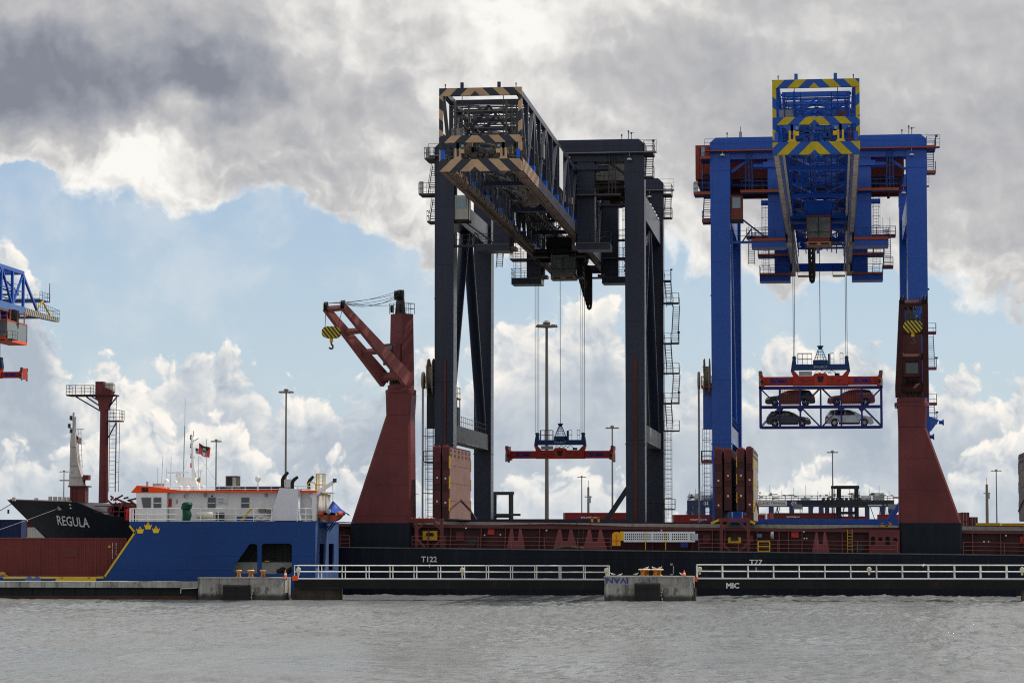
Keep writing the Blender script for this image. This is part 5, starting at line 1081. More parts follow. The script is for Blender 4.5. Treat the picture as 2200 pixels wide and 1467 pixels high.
def crane(cfg):
    xc, s = cfg['xc'], cfg['s']; M = cfg['main']; E = cfg['edge']; RL = cfg['rail']; HS = cfg['house']; UND = cfg['flange']; bx = cfg['bx']; W = cfg['bw']; y0, y1 = cfg['y0'], cfg['y1']; full = cfg.get('full', True)
    r = thing('quay_crane', (xc, YF, ZQ), cfg['label'], 'crane', 'ship-to-shore cranes on the quay')
    yf, yr = YF, YF + GAUGE; nf = yf - 1.25
    zt, zw, zl = cfg['zt'], cfg['zt'] - 1.45, cfg['zt'] - 2.3
    lw = 1.03
    zlow1, zlow0 = 17.3, 15.5
    # legs, bogies, sills
    for sx in (-1, 1):
        for yy in (yf, yr):
            x = xc + sx*s
            if not full and yy == yf: continue
            if full or True:
                lg = MB().hexa([(x - lw*.96, yy - 1.2, ZQ + 1.4), (x + lw*.96, yy - 1.2, ZQ + 1.4), (x + lw*.96, yy + 1.2, ZQ + 1.4), (x - lw*.96, yy + 1.2, ZQ + 1.4), (x - lw, yy - 1.25, zl - 1.2), (x + lw, yy - 1.25, zl - 1.2), (x + lw, yy + 1.25, zl - 1.2), (x - lw, yy + 1.25, zl - 1.2)]).build('leg', M, r)
                m = MB()
                for zz in (zlow0 - .5, zl - 1.22): m.box(x - lw - .04, x + lw + .04, yy - 1.29, yy + 1.29, zz, zz + .09)
                m.build('flange_band', M, lg)
                MB().box(x - lw - .03, x + lw + .03, yy - 1.28, yy + 1.28, zl - 1.12, zl + .6).build('leg_head', M, r)
                m = MB()
                for k in (-1, 1): m.box(x + k*1.6 - 1.2, x + k*1.6 + 1.2, yy - .5, yy + .5, ZQ + .5, ZQ + 1.4)
                for k in range(4): m.lathe([(.4, -.15), (.4, .15)], (x - 2.4 + 1.6*k, yy, ZQ + .42), 12, 'y')
                m.build('bogie', DSTEEL, r)
    for yy in ((yf, yr) if full else (yr,)): B(xc - s + lw, xc + s - lw, yy - .9, yy + .9, 4.9, PZ(1114.5, nf, cfg['px'])).build('sill_beam', M, r)
    if full:
        zs = PZ(1118, nf, cfg['px'])
        for sx in (-1, 1): MB().beam((xc + sx*(s - .9), yf, zs + 3.4), (xc + sx*(s - 3.3), yf, zs - .2), .5, .5).build('sill_brace', M, r)
        B(xc - s - .3 + .3, xc - s + .25, nf - .13, nf - .02, 7, 24).build('cable_trunking', paint('rusty_trunking', (.10, .035, .03), .7, .3), r) if cfg['dark'] else None
        if cfg['dark']: B(xc + s - .15, xc + s + .2, nf - .13, nf - .02, 7, 24).build('cable_trunking', paint('rusty_trunking', ()), r)
    # side frames
    if full:
        for sx in (-1, 1):
            x = xc + sx*s
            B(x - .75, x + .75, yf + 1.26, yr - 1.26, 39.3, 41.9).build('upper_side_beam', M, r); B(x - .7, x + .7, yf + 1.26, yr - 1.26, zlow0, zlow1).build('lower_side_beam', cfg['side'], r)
            ym = (yf + yr)/2
            for ye in (yf + 1.6, yr - 1.6): MB().tube((x, ym + (1.0 if ye > ym else -1.0), 39.4), (x, ye, zlow1 - .1), .58, 14).build('chevron_brace', M, r, True)
            m = MB(); m.rail((x - sx*.6, yf + 1.4, zlow1), (x - sx*.6, yr - 1.4, zlow1), step=1.5); m.build('beam_railing', RL, r)
            if sx > 0:
                for k in range(5): MB().ball((x + .5, yf + 14 + 3.2*k, (zlow1 if k % 2 == 9 else 42.05)), .28, .28, .2, 8, 5).build('floodlight', OFFW, r)
        x = xc - s; pf = platform(r, x + .1, x + .7, yf + 4, yf + 6.5, zlow1 + 3.0, DSTEEL, RL); B(x + .0, x + .68, yf + 4.1, yf + 6.2, zlow1 + .02, zlow1 + 2.0).build('transformer_box', paint('dark_green_box', (.02, .035, .032), .5, .3), r)
        for yy in (yf + 4.1, yf + 6.4): MB().tube((x + .6, yy, zlow1), (x + .6, yy, zlow1 + 3), .06, 5).build('platform_post', RL, r)
    # portal girders with walkway and machinery
    for yy in ((yf, yr) if full else (yr,)):
        a, b = xc - s - lw - .05, xc + s + lw + .05
        g = MB().prism([(a, yy - 1.22, zl + .62), (b, yy - 1.22, zl + .62), (b, yy - 1.22, zt - .55), (b - .6, yy - 1.22, zt), (a + .6, yy - 1.22, zt), (a, yy - 1.22, zt - .55)], (0, 2.44, 0)).build('portal_girder', M, r)
        B(xc - s + lw, xc + s - lw, yy - 1.1, yy + 1.1, zl, zl + .6).build('girder_bottom', M, g)
        wk = B(a - .5, b + 1.3, yy - 2.1, yy - 1.24, zw - .1, zw).build('girder_walkway', cfg['wk'], r)
        m = MB()
        for k in range(3): m.tube((a - .5, yy - 2.1, zw + .4*(k + 1)), (b + 1.3, yy - 2.1, zw + .4*(k + 1)), .022, 4)
        for k in range(14): m.tube((a - .5 + (b - a + 1.8)*k/13, yy - 2.1, zw), (a - .5 + (b - a + 1.8)*k/13, yy - 2.1, zw + 1.2), .025, 4)
        m.build('walkway_railing', M, wk)
        # hangers that carry the boom
        zb = 36.2 if yy == yf else 35.6
        for sx in (-1, 1):
            x = bx + sx*(W/2 + .85); hw = .92
            h_ = B(x - hw, x + hw, yy - .95, yy + .95, zb, zl + .1).build('boom_hanger', M, r)
            B(x - hw - .45, x + hw + .45, yy - 1.3, yy + 1.0, zl - .9, zl - .35).build('hanger_head', M, h_); MB().tube((x + sx*(hw + .1), yy - 1.0, zl - .75), (x + sx*(hw + 1.5), yy - 1.0, zl - .75), .3, 10).build('drive_motor', M, h_)
            xi = bx + sx*(W/2 - .25); B(min(xi, x - sx*hw), max(xi, x - sx*hw), yy - .8, yy + .8, 36.0, 38.0).build('roller_box', BLACK, h_)
            B(min(xi - .4, xi + .4), max(xi - .4, xi + .4), yy - 1.0, yy + .9, 35.62, 35.98).build('roller_shoe', UND, h_)
            def xr(a_, b_): return (min(a_, b_), max(a_, b_))
            o1, o2 = xr(x - sx*hw, x + sx*(hw + 1.7))
            platform(r, o1, o2, yy - 1.9, yy + 1.2, zb, cfg['wk2'], RL, E); MB().box(o1, o2, yy - 1.85, yy + 1.1, zb - .75, zb - .16).build('carriage', M, h_)
            if yy == yf:
                o1, o2 = xr(x - sx*hw, x + sx*(hw + 2.8)); platform(r, o1, o2, yy - 2.0, yy - .97, 41.3, cfg['wk2'], RL, E, 'xXy')
                m = MB()
                for k in range(3): m.tube((x + sx*(hw + 1.5 + .4*k), yy - 1.5, 41.3), (x + sx*(hw + 1.7 + .25*k), yy - 1.5, zw), .06, 5)
                for zz in (42.6, 43.9): m.tube((x + sx*(hw + 1.5), yy - 1.5, zz), (x + sx*(hw + 2.4), yy - 1.5, zz), .05, 5)
                m.build('hanging_ladder', RL, r)
            else:
                o1, o2 = xr(x - sx*hw, x + sx*(hw + 1.9)); platform(r, o1, o2, yy - 1.6, yy + 1.2, 37.9, cfg['wk2'], RL, E); m = MB().ladder((x + sx*(hw + 1.0), yy - 1.2, zb), (x + sx*(hw + 1.0), yy - 1.2, 44.5), .6, .35, cage=True); m.build('caged_ladder', RL, r)
                o1, o2 = xr(x + sx*hw, x + sx*(hw + 3.2)); platform(r, o1, o2, yy - 1.6, yy - .2, 40.0, cfg['wk2'], RL, E)
        if full or yy == yr:
            for k in range(4):
                xx = a + (b - a)*(.06 + .29*k); MB().lathe([(.28, 0), (.22, .14), (.05, .22)], (xx, yy - 1.8, zw - .55 - .3*(k % 2)), 10).tube((xx, yy - 1.8, zw - .4), (xx, yy - 1.8, zw), .03, 4).build('floodlight', OFFW, r)
    # machinery house between the girders
    if full:
        hx0 = cfg['hx0']; hx1 = xc + s - lw - .15; hz = zl - 1.55; e0, e1 = bx - W/2 - .4, bx + W/2 + .4
        hh = B(hx0, hx1, yf + 2.6, yf + 17, zl - .3, zl + 2.1).build('machinery_house', HS, r); B(hx0, e0, yf + 2.6, yf + 17, hz, zl - .301).build('house_wing', HS, hh); B(e1, hx1, yf + 2.6, yf + 17, hz, zl - .301).build('house_wing', HS, hh)
        m = MB(); xx = hx0 + .3
        while xx < hx1 - .3:
            if not e0 - .12 < xx < e1: m.box(xx, xx + .1, yf + 2.54, yf + 2.598, hz + .1, zl + 2.0)
            xx += .42
        m.build('wall_ribs', HS, hh)
        m = MB()
        for k in range(7):
            yy = yf + 3.2 + 2.2*k; m.box(hx0 + .2, e0, yy, yy + .3, hz - .3, hz - .02); m.box(e1, hx1 - .2, yy, yy + .3, hz - .3, hz - .02)
        for xx in (hx0 + 1.2, e0 - .8, e1 + .6, hx1 - 1.5): m.box(xx, xx + .3, yf + 2.7, yf + 16.8, hz - .55, hz - .31)
        m.build('underframe', cfg['under'], hh, kind='stuff')
        m = MB()
        for k in range(12):
            xx = random.uniform(hx0 + 1, e0 - 2) if k % 2 else random.uniform(e1, hx1 - 2); yy = yf + random.uniform(3, 15); m.box(xx, xx + random.uniform(.5, 1.6), yy, yy + random.uniform(.4, 1.5), hz - .85, hz - .56)
        m.build('hoist_gear', cfg['under'], hh, kind='stuff')
        platform(r, xc - s + lw + .1, e0, yf + 1.5, yf + 2.45, hz - .7, cfg['wk2'], RL, None, 'y'); platform(r, e1, hx1 - .1, yf + 1.5, yf + 2.45, hz - .7, cfg['wk2'], RL, None, 'y')
        for sx in (-1, 1): MB().beam((xc + sx*(s - lw - .1), yf, zl - 1.2), (xc + sx*(s - lw - 1.9), yf, zl + .05), .3, .3).build('knee_brace', M, r)
        # rooftop sensors
        m = MB()
        for k, h in ((-.93, .5), (-.8, .35), (.86, .5), (.93, .9), (.96, .7)): m.tube((xc + k*s, yf, zt), (xc + k*s, yf, zt + h), .04, 5); m.cbox(xc + k*s, yf, zt + h, .14, .14, .2)
        m.tube((xc + .93*s, yf, zt + .8), (xc + .99*s, yf, zt + .85), .03, 4); m.build('wind_sensors', DSTEEL, r)
        if not cfg['dark']: x = PX(1595, yf); MB().tube((x, yf, zt), (x, yf, zt + 1.3), .05, 5).cbox(x, yf, zt + .05, .3, .3, .7).build('aerial', STEEL, r)
    if full:
        # access: front-left top, front-right top, rear-right zigzag, left cable reel and ladder
        xl, xr_ = xc - s - lw, xc + s + lw
        Zf = lambda py: PZ(py, nf, cfg['px']); 
        platform(r, xl - 1.75, xl, yf - 1.1, yf + 1.6, Zf(411), cfg['wk2'], RL, E); platform(r, xl - .9, xl, yf - .8, yf + 1.6, Zf(470), cfg['wk2'], RL, E); platform(r, xl - 1.0, xl, yf - 2.0, yf + 1.6, Zf(337), cfg['wk2'], RL, E)
        m = stair(MB(), xl - .95, xl - .15, yf + .2, Zf(411), yf + 3.4, Zf(340)); m.build('stair_flight', RL, r); m = stair(MB(), xl - .85, xl - .1, yf + .6, Zf(470), yf + 3.2, Zf(413)); m.build('stair_flight', RL, r)
        for zz, k, xo_ in ((Zf(411), 0, 1.7), (Zf(337), 1, .95)): B(xl - xo_, xl - xo_ + .35, yf - 1.0, yf - .3, zz, zz + 1.3).build('switch_cabinet', [paint('pale_cabinet', (.5, .52, .52), .5, .1), STEEL][k], r)
        platform(r, xr_, xr_ + .95, yf - 2.0, yf + 1.4, zw - .02, cfg['wk2'], RL, E); m = stair(MB(), xr_ + .08, xr_ + .8, yf - .2, zw - 2.5, yf + 1.6, zw); m.build('stair_flight', RL, r); platform(r, xr_, xr_ + .95, yf - .9, yf + .5, zw - 2.5, cfg['wk2'], RL, E, 'xX')
        B(xr_ + .9, xr_ + 1.15, yf - 1.9, yf - 1.7, zw + 1.0, zw + 1.25).build('floodlight', DSTEEL, r)
        # operator access cabin beside the front-left leg
        cx = xl + 2*lw + .05; cb = B(cx, cx + cfg['cabw'], yf - 1.0, yf + 1.2, Zf(468), Zf(416)).build('access_cabin', cfg['cabmat'], r)
        B(cx + .18, cx + cfg['cabw'] - .2, yf - 1.05, yf - 1.002, Zf(444), Zf(421)).build('cabin_window', LGLASS, cb); B(cx - .04, cx + cfg['cabw'] + .04, yf - 1.05, yf + 1.25, Zf(470) - .1, Zf(468)).build('cabin_floor', BLACK, cb)
        zz = 36.4; xh = bx - (W/2 + .85) - .9
        wkm = MB().box(xl + 2*lw, xh, yf - .7, yf + .1, zz - .35, zz - .15); wkm.build('link_walkway', M, r); m = MB().rail((xl + 2*lw, yf - .7, zz - .15), (xh, yf - .7, zz - .15), step=.9); m.beam((xl + 2*lw + .2, yf - .3, zz + 3.0), (xh, yf - .3, zz), .16, .16); m.beam((xl + 2*lw + 1.2, yf - .3, zz - .2), (xl + 2*lw + 2.2, yf - .3, zz + 1.2), .14, .14); m.build('link_railing', RL, r)
        m = stair(MB(), xl + 2*lw + 1.0, xl + 2*lw + 1.7, yf + 26, 36.6, yf + 29, 40.5); m.build('stair_flight', RL, r); m = stair(MB(), xc + s - lw - 1.9, xc + s - lw - 1.1, yf + 24.5, 35.8, yf + 28.5, 41); m.build('stair_flight', RL, r); platform(r, xc + s - lw - 2, xc + s - lw - .9, yf + 23, yf + 24.5, 35.8, cfg['wk2'], RL, E)
        # rear-right switchback stairs
        yy = yr + .2; Zr = lambda py: PZ(py, yr - 2, 1430); xo = xr_ + .05; lev = cfg['lev']
        for k, (pa, pb) in enumerate(zip(lev[:-1], lev[1:])):
            lane = k % 2; x0_, x1_ = (xo + .15, xo + .85) if lane == 0 else (xo + .95, xo + 1.7)
            ya, yb = (yr - 2.2, yr + 1.8) if lane == 0 else (yr + 1.8, yr - 2.2)
            stair(MB(), x0_, x1_, yb, Zr(pb), ya, Zr(pa)).build('stair_flight', RL, r)
        for k, pa in enumerate(lev): platform(r, xo, xo + (1.85 if k else .95), yr - 3.3, yr - 2.2, Zr(pa), cfg['wk2'], RL, E if not cfg['dark'] else None, 'xXy'); B(xo + (1.7 if k else .9), xo + (2.0 if k else 1.15), yr - 3.3, yr - 3.1, Zr(pa) + 1.1, Zr(pa) + 1.3).build('stair_lamp', DSTEEL, r) if k % 2 == 0 else None
        zb_ = Zr(lev[-1]); MB().ladder((xo + .55, yr - 2.6, 6.2), (xo + .55, yr - 2.6, zb_), .6, .45, cage=True, r=.04).build('caged_ladder', RL, r); platform(r, xo, xo + 1.3, yr - 3.2, yr - 2, 8.6, cfg['wk2'], RL)
        platform(r, xo - .02, xo + .95, yr - 1.4, yr + 1.2, zw - .4, cfg['wk2'], RL); stair(MB(), xo + .1, xo + .8, yr - .5, zw - 3.2, yr + 1.4, zw - .4).build('stair_flight', RL, r); platform(r, xo - .02, xo + 1.0, yr - 1.5, yr - .3, zw - 3.2, cfg['wk2'], RL)
        # cable reel on the left
        rz = PZ(808, nf, cfg['px']); xx = xl - .62
        rl = MB().lathe([(.3, -.32), (2.0, -.30), (2.05, -.24), (1.2, -.2), (1.2, .2), (2.05, .24), (2.0, .30), (.3, .32)], (xx + .12, yf, rz), 28, 'x').build('cable_reel', paint('reel_cable', (.30, .26, .22), .7, .3, rust=.6), r)
        m = MB()
        for k in range(10): a = 2*math.pi*k/10; m.beam((xx - .22, yf, rz), (xx - .22, yf + 1.95*math.cos(a), rz + 1.95*math.sin(a)), .08, .1)
        m.build('reel_spokes', YEL, rl)
        MB().lathe([(.9, -.12), (.95, 0), (.9, .12)], (xx - .75, yf, rz - .3), 20, 'x').build('guide_sheave', paint('pale_sheave', (.42, .38, .3), .7, .3), r)
        B(xx - .3, xl, yf - .5, yf + .5, rz - 5.4, rz - .6).build('reel_drive', BLACK if cfg['dark'] else M, r)
        platform(r, xx - .45, xl, yf - 1.1, yf + 1.1, rz - 1.0, cfg['wk2'], RL, E if not cfg['dark'] else None)
        MB().tube((xx - .75, yf - .3, 3.2), (xx - .75, yf - .3, rz - .3), .11, 8).build('cable_guide_pipe', STEEL, r)
        m = MB().ladder((xx + .1, yf - .6, 3.4), (xx + .1, yf - .6, rz - 5.4), .6, .45, cage=True, r=.04)
        for zz in np.arange(4, rz - 6, 3.0): m.tube((xx - .75, yf - .3, zz), (xl, yf - .3, zz), .05, 4)
        m.build('caged_ladder', RL, r); platform(r, xx - .5, xl, yf - 1.1, yf + .6, PZ(990, nf, cfg['px']), cfg['wk2'], RL, E if not cfg['dark'] else None)
        for zz in (10.5, 21.0, 30.5): B(xl - .08, xl, yf - .9, yf - .7, zz, zz + .12).build('cable_clip', DSTEEL, r)
        if not cfg['dark']:
            zz = PZ(908, nf, 1995); m = MB().hexa([(xr_, yf - .8, zz - .8), (xr_ + .2, yf - .8, zz - .8), (xr_ + .2, yf + .8, zz - .8), (xr_, yf + .8, zz - .8), (xr_, yf - .8, zz + .7), (xr_ + 1.0, yf - .5, zz + .3), (xr_ + 1.0, yf + .5, zz + .3), (xr_, yf + .8, zz + .7)]); m.lathe([(.2, 0), (.2, .35), (.32, .36), (.32, .5)], (xr_ + 1.0, yf, zz + .1), 12, 'x'); m.lathe([(.2, 0), (.2, .35), (.32, .36), (.32, .5)], (xr_, yf, zz - 1.4), 12, 'x'); m.build('buffer_bracket', M, r)
    # ---------------------------------------------------------------- boom
    zb, ztp = 37.1, cfg['ztop']; a = W/2; BM = M; BRC = cfg['brace']
    for sx in (-1, 1):
        x = bx + sx*(a - .36)
        B(x - .36, x + .36, y0 + .5, y1, zb, zb + 1.05).build('bottom_chord', cfg['chord'], r); B(x + sx*.06 - .2, x + sx*.06 + .2, y0 + .5, y1, zb - .16, zb - .003).build('rail_flange', UND, r)
        B(x - sx*.52 - .09, x - sx*.52 + .09, y0 + .6, y1, zb - .02, zb + .2).build('trolley_rail', UND, r)
        B(x - .24, x + .24, y0 + .4, y1, ztp - .5, ztp).build('top_chord', BM, r)
        n = max(4, round((y1 - y0 - .6)/4.9)); st = (y1 - y0 - .6)/n; xo = x + sx*.1
        for k in range(n + 1):
            yy = y0 + .55 + st*k
            if k: 
                MB().beam((xo, yy, zb + 1.05), (xo, yy, ztp - .5), .34, .42, up=(0, 1, 0)).build('boom_post', BM, r)
                if cfg['dark']: B(xo - .2, xo + .2, yy - .34, yy + .34, zb + 1.06, zb + 1.75).build('repainted_foot', paint('bright_blue_patch', (.01, .10, .55), .4, .08), r)
            if k < n: MB().beam((xo, yy + (.3 if k % 2 else st - .3), zb + 1.1), (xo, yy + (st - .3 if k % 2 else .3), ztp - .5), .26, .3, up=(1, 0, 0)).build('boom_diagonal', BRC, r)
            if k < n: MB().beam((xo, yy + .3, zb + 3.2), (xo, yy + st - .3, zb + 3.2), .12, .16).build('side_rail', BM, r)
    n = max(4, round((y1 - y0 - .6)/4.9)); st = (y1 - y0 - .6)/n; i0, i1 = bx - a + .72, bx + a - .72
    for k in range(1, n + 1):
        yy = y0 + .55 + st*k
        MB().box(i0, i1, yy - .2, yy + .2, ztp - .48, ztp - .08).build('top_crossbeam', BM, r)
        if k % 2 and k != 1: continue
        MB().box(i0 + .2, i1 - .2, yy - .16, yy + .16, zb + 2.75, zb + 3.0).build('mid_crossbeam', BM, r)
        MB().beam((bx, yy, ztp - .6), (i0 + .25, yy, zb + 3.1), .22, .26, up=(0, 1, 0)).build('frame_brace', BM, r); MB().beam((bx, yy, ztp - .6), (i1 - .25, yy, zb + 3.1), .22, .26, up=(0, 1, 0)).build('frame_brace', BM, r)
        if k < n - 1: MB().beam((i0, yy, ztp - .28), (i1, yy + 2*st, ztp - .28), .2, .22).build('top_lateral', BRC, r); MB().beam((i1, yy, ztp - .26), (i0, yy + 2*st, ztp - .26), .2, .22).build('top_lateral', BRC, r)
        if k % 4 == 0 and k < n - 1: MB().box(i0 + .3, i1 - .3, yy + .8, yy + 1.2, zb + 1.5, zb + 1.9).build('bottom_crossbeam', BM, r)
        if k < n - 1: MB().beam((i0 + .2, yy, zb + 2.8), (bx, yy + 2*st, zb + 2.8), .14, .16).build('lower_lateral', BRC, r); MB().beam((i1 - .2, yy, zb + 2.8), (bx, yy + 2*st, zb + 2.8), .14, .16).build('lower_lateral', BRC, r)
    for sx in (-1, 1):
        xx = bx + sx*(a - 1.35); wkb = B(xx - .3, xx + .3, y0 + 1, y1 - .5, zb + 3.10, zb + 3.16).build('boom_walkway', cfg['wk2'], r); m = MB()
        for e in (-.38, .38): m.rail((xx + e, y0 + 1, zb + 3.16), (xx + e, y1 - .5, zb + 3.16), step=2.4)
        m.build('railing', RL, wkb)
        m = MB()
        for k in range(3): m.tube((bx + sx*(.7 + .55*k), y0 + 2, zb + 2.45 - .15*k), (bx + sx*(.7 + .55*k), y1 - 1, zb + 2.45 - .15*k), .07, 5)
        m.build('rope_pipes', DSTEEL, r)
    MB().box(bx - .55, bx - .25, y0 + 1, y1 - 1, zb + 2.1, zb + 2.35).build('festoon_beam', BRC, r)
    m = MB(); rnd = random.Random(cfg['seed'])
    for k in range((40 if cfg['dark'] else 14) if full else 12):
        xx = bx + rnd.uniform(-a + 1, a - 1); yy = rnd.uniform(y0 + 2, y1 - 2); m.box(xx, xx + rnd.uniform(.25, 1.3), yy, yy + rnd.uniform(.2, 1.4), zb + rnd.uniform(1.6, 2.9), zb + 3.08)
    for k in range(24): xx = bx + rnd.uniform(-a + 1, a - 1.6); yy = rnd.uniform(y0 + 1.5, y0 + 40); m.tube((xx, yy, zb + rnd.uniform(2.2, 4.5)), (xx + rnd.uniform(-1, 1), yy + rnd.uniform(-.5, .5), zb + rnd.uniform(2.2, 5.5)), .06, 5)
    m.build('boom_equipment', paint('boom_gear', (.17, .14, .115), .6, .4, rust=.6, scale=.8) if cfg['dark'] else cfg['main2'], r, kind='stuff')
    if full:
        m = MB()
        for sx in (-1, 1):
            for k in range(int((y1 - y0 - 3)/2.45)):
                yy = y0 + 1.6 + 2.45*k; m.tube((bx + sx*(a - 1.8), yy, zb + 3.1), (bx + sx*(a - 1.8), yy, ztp - .3), .045, 4)
                if k % 2: m.tube((bx + sx*(a - .95), yy, zb + 1.2), (bx + sx*(a - .95), yy, ztp - .4), .06, 4)
            for e, zz in ((1.8, 4.3), (1.1, 4.9), (2.3, 5.2)): m.tube((bx + sx*(a - e), y0 + 1, zb + zz), (bx + sx*(a - e), y1 - 1, zb + zz), .05, 4)
        for k in range(1, n):
            yy = y0 + .55 + st*k + st*.5; m.tube((i0, yy, ztp - .3), (i1, yy, ztp - .3), .08, 5); m.tube((i0 + .2, yy, zb + 4.2), (i1 - .2, yy, zb + 4.2), .05, 4)
            m.tube((i0 + .3, yy, zb + 3.1), (bx, yy, zb + 4.2), .06, 4); m.tube((i1 - .3, yy, zb + 3.1), (bx, yy, zb + 4.2), .06, 4)
        m.build('lattice_and_cables', cfg['rail'] if not cfg['dark'] else DSTEEL, r, kind='stuff')
        for k, (fx, yy) in enumerate(((-.35, 3.5), (.3, 6.5), (-.1, 11), (.45, 15.5))):
            xx = bx + fx*W; B(xx - .55, xx + .55, y0 + yy, y0 + yy + 1.3, zb + 3.2, zb + 4.2 + .3*(k % 2)).build('winch_cabinet', cfg['wk'] if k % 2 else STEEL, r)
    # striped front frame
    CH = cfg['stripes']
    for z0_, z1_, o_ in ((zb - .12, zb + .92, 0), (ztp - .62, ztp + .06, 1), (zb + 2.38, zb + 3.0, 2)): B(bx - a, bx + a, y0, y0 + .38, z0_, z1_).build('front_bar', CH[o_], r)
    for sx in (-1, 1):
        x = bx + sx*(a - .16); B(x - .16, x + .16, y0 + .01, y0 + .37, zb + .93, ztp - .63).build('front_post', CH[3], r)
        B(min(x, x - sx*.3), max(x, x - sx*.3), y0 - .04, y0 + .42, zb + .95, zb + 1.75).build('corner_plate', paint('bright_blue_patch', (.01, .10, .55), .4, .08) if cfg['dark'] else M, r)
        m = MB(); xx = bx + sx*2.0
        m.prism([(xx - .42, y0 + .02, zb + .93), (xx + .42, y0 + .02, zb + .93), (xx + .28, y0 + .02, zb + 1.1), (xx + .28, y0 + .02, zb + 1.9), (xx + .12, y0 + .02, zb + 1.9), (xx + .12, y0 + .02, zb + 1.15), (xx - .1, y0 + .02, zb + 1.15), (xx - .1, y0 + .02, zb + 1.9), (xx - .26, y0 + .02, zb + 1.9), (xx - .26, y0 + .02, zb + 1.1)], (0, .3, 0)); m.box(xx - .1, xx + .12, y0 + .05, y0 + .3, zb + 1.9, zb + 2.37); m.build('front_bracket', cfg['brk'], r)
        MB().box(xx - .2 - sx*.42, xx + .16 - sx*.42, y0 - .1, y0 + .2, zb + 1.45, zb + 1.8).build('buffer_plate', cfg['brk'], r)
        MB().prism([(xx - .85, y0 + .05, zb + 2.37), (xx + .85, y0 + .05, zb + 2.37), (xx + .35, y0 + .05, zb + 1.9), (xx - .35, y0 + .05, zb + 1.9)], (0, .28, 0)).build('gusset', BM, r)
        B(bx + sx*1.45 - .1 + .15*sx, bx + sx*1.45 + .15 + .15*sx, y0, y0 + .3, zb + 1.95, zb + 2.2).build('front_lamp', LGLASS, r)
        B(bx + sx*1.62 - .14, bx + sx*1.62 + .14, y0 + .02, y0 + .3, ztp + .06, ztp + .55).build('stub_post', M, r); m = MB(); m.tube((bx + sx*3.1, y0 + .2, ztp + .05), (bx + sx*3.1, y0 + .2, ztp + .35), .04, 5).cbox(bx + sx*3.1, y0 + .2, ztp + .3, .1, .1, .15).build('marker_lamp', DSTEEL, r)
    m = MB()
    for zz in (zb + 1.35, zb + 1.9): m.tube((bx - a + .4, y0 + 1.6, zz), (bx + a - .4, y0 + 1.6, zz), .05, 5)
    for k in range(9): m.tube((bx - a + .5 + (W - 1)*k/8, y0 + 1.6, zb + .9), (bx - a + .5 + (W - 1)*k/8, y0 + 1.6, zb + 1.95), .04, 4)
    for k in range(12): xx = bx + rnd.uniform(-2.4, 2.2); zz = zb + rnd.uniform(1.0, 1.9); m.box(xx, xx + rnd.uniform(.2, .7), y0 + 1.0, y0 + 2.0, zz, zz + rnd.uniform(.15, .5))
    for k in range(6): zz = ztp - 1.0 - .35*k; m.tube((bx - a + .5, y0 + 3 + k, zz), (bx + a - .5, y0 + 3 + k, zz), .05, 5)
    for k in range(10): xx = bx - a + .7 + rnd.random()*1.6*(1 if k % 2 else 1); sgn = 1 if k % 2 else -1; xx = bx + sgn*(a - .6 - rnd.random()*1.2); m.tube((xx, y0 + 2 + k, zb + 3.1), (xx, y0 + 2 + k, ztp - .6), .07, 5)
    m.build('front_gear', paint('front_gear_grey', (.10, .09, .08), .6, .4) if cfg['dark'] else cfg['main2'], r, kind='stuff')
    for sx in (-1, 1): x = bx + sx*(a - .36); B(x - .38, x + .38, y0 + .5, y0 + 13, zb - .02, zb + 1.07).build('striped_chord_end', CH[4], r) if cfg['dark'] else None
    if cfg.get('sheet'): yy = y0 + 31; B(bx + a + .02, bx + a + .05, yy, yy + 3.4, zb + 2.6, ztp - .6).build('white_panel', paint('white_panel', (.6, .61, .64), .6, .06), r)
    # trolley with cab, rope sheaves and cable chain
    yT = cfg['yT']; tz = zb - .25; tr = MB().box(i0 + .1, i0 + .8, yT - 3.2, yT + 3.2, tz, tz + .55).box(i1 - .8, i1 - .1, yT - 3.2, yT + 3.2, tz, tz + .55).box(i0 + .8, i1 - .8, yT - 3.2, yT - 2.5, tz + .01, tz + .54).box(i0 + .8, i1 - .8, yT + 2.5, yT + 3.2, tz + .01, tz + .54).build('trolley_frame', cfg['trol'], r)
    m = MB()
    for k in (-2.6, 2.6): m.box(i0 + .15, i1 - .15, yT + k - .25, yT + k + .25, tz - .4, tz - .01)
    m.box(bx - 1.5, bx + 1.3, yT - 1.9, yT + 1.6, tz + .56, tz + 2.0); m.build('trolley_machinery', BLACK if cfg['dark'] else cfg['main2'], tr)
    for sx in (-1, 1):
        m = MB()
        for k in (-2, 2): m.lathe([(.42, -.1), (.36, 0), (.42, .1)], (bx + sx*2.7, yT + k*.6, tz - .35), 14, 'x')
        m.build('rope_sheave', DSTEEL, tr); platform(r, *sorted((bx + sx*1.2, bx + sx*(a - .8))), yT - 3.9, yT - 3.2, tz - .3, cfg['wk2'], RL, None)
    cx0, cx1, cz0, cz1, cy = cfg['cab']
    cd_ = cfg.get('cd', 2.3); cab = B(cx0, cx1, cy, cy + cd_, cz0, cz0 + .35).build('cab_floor', cfg['cabfloor'], r)
    m = MB(); w_ = .1
    for x in (cx0, cx1 - w_):
        m.box(x, x + w_, cy, cy + w_, cz0 + .36, cz1); m.box(x, x + w_, cy + cd_ - .1, cy + cd_, cz0 + .36, cz1)
        for k in (.15, .5, .85): m.box(x, x + .14, cy + cd_*k - .07, cy + cd_*k + .07, cz1 + .18, tz + .02)
    m.box(cx0, cx1, cy, cy + cd_, cz1, cz1 + .18); m.box(cx0, cx1, cy, cy + .08, cz0 + .36, cz0 + .75); m.box(cx0 - .02, cx1 + .02, cy + cd_ - .1, cy + cd_, cz0 + .36, cz1); m.build('cab_frame', cfg['cabmat2'], cab)
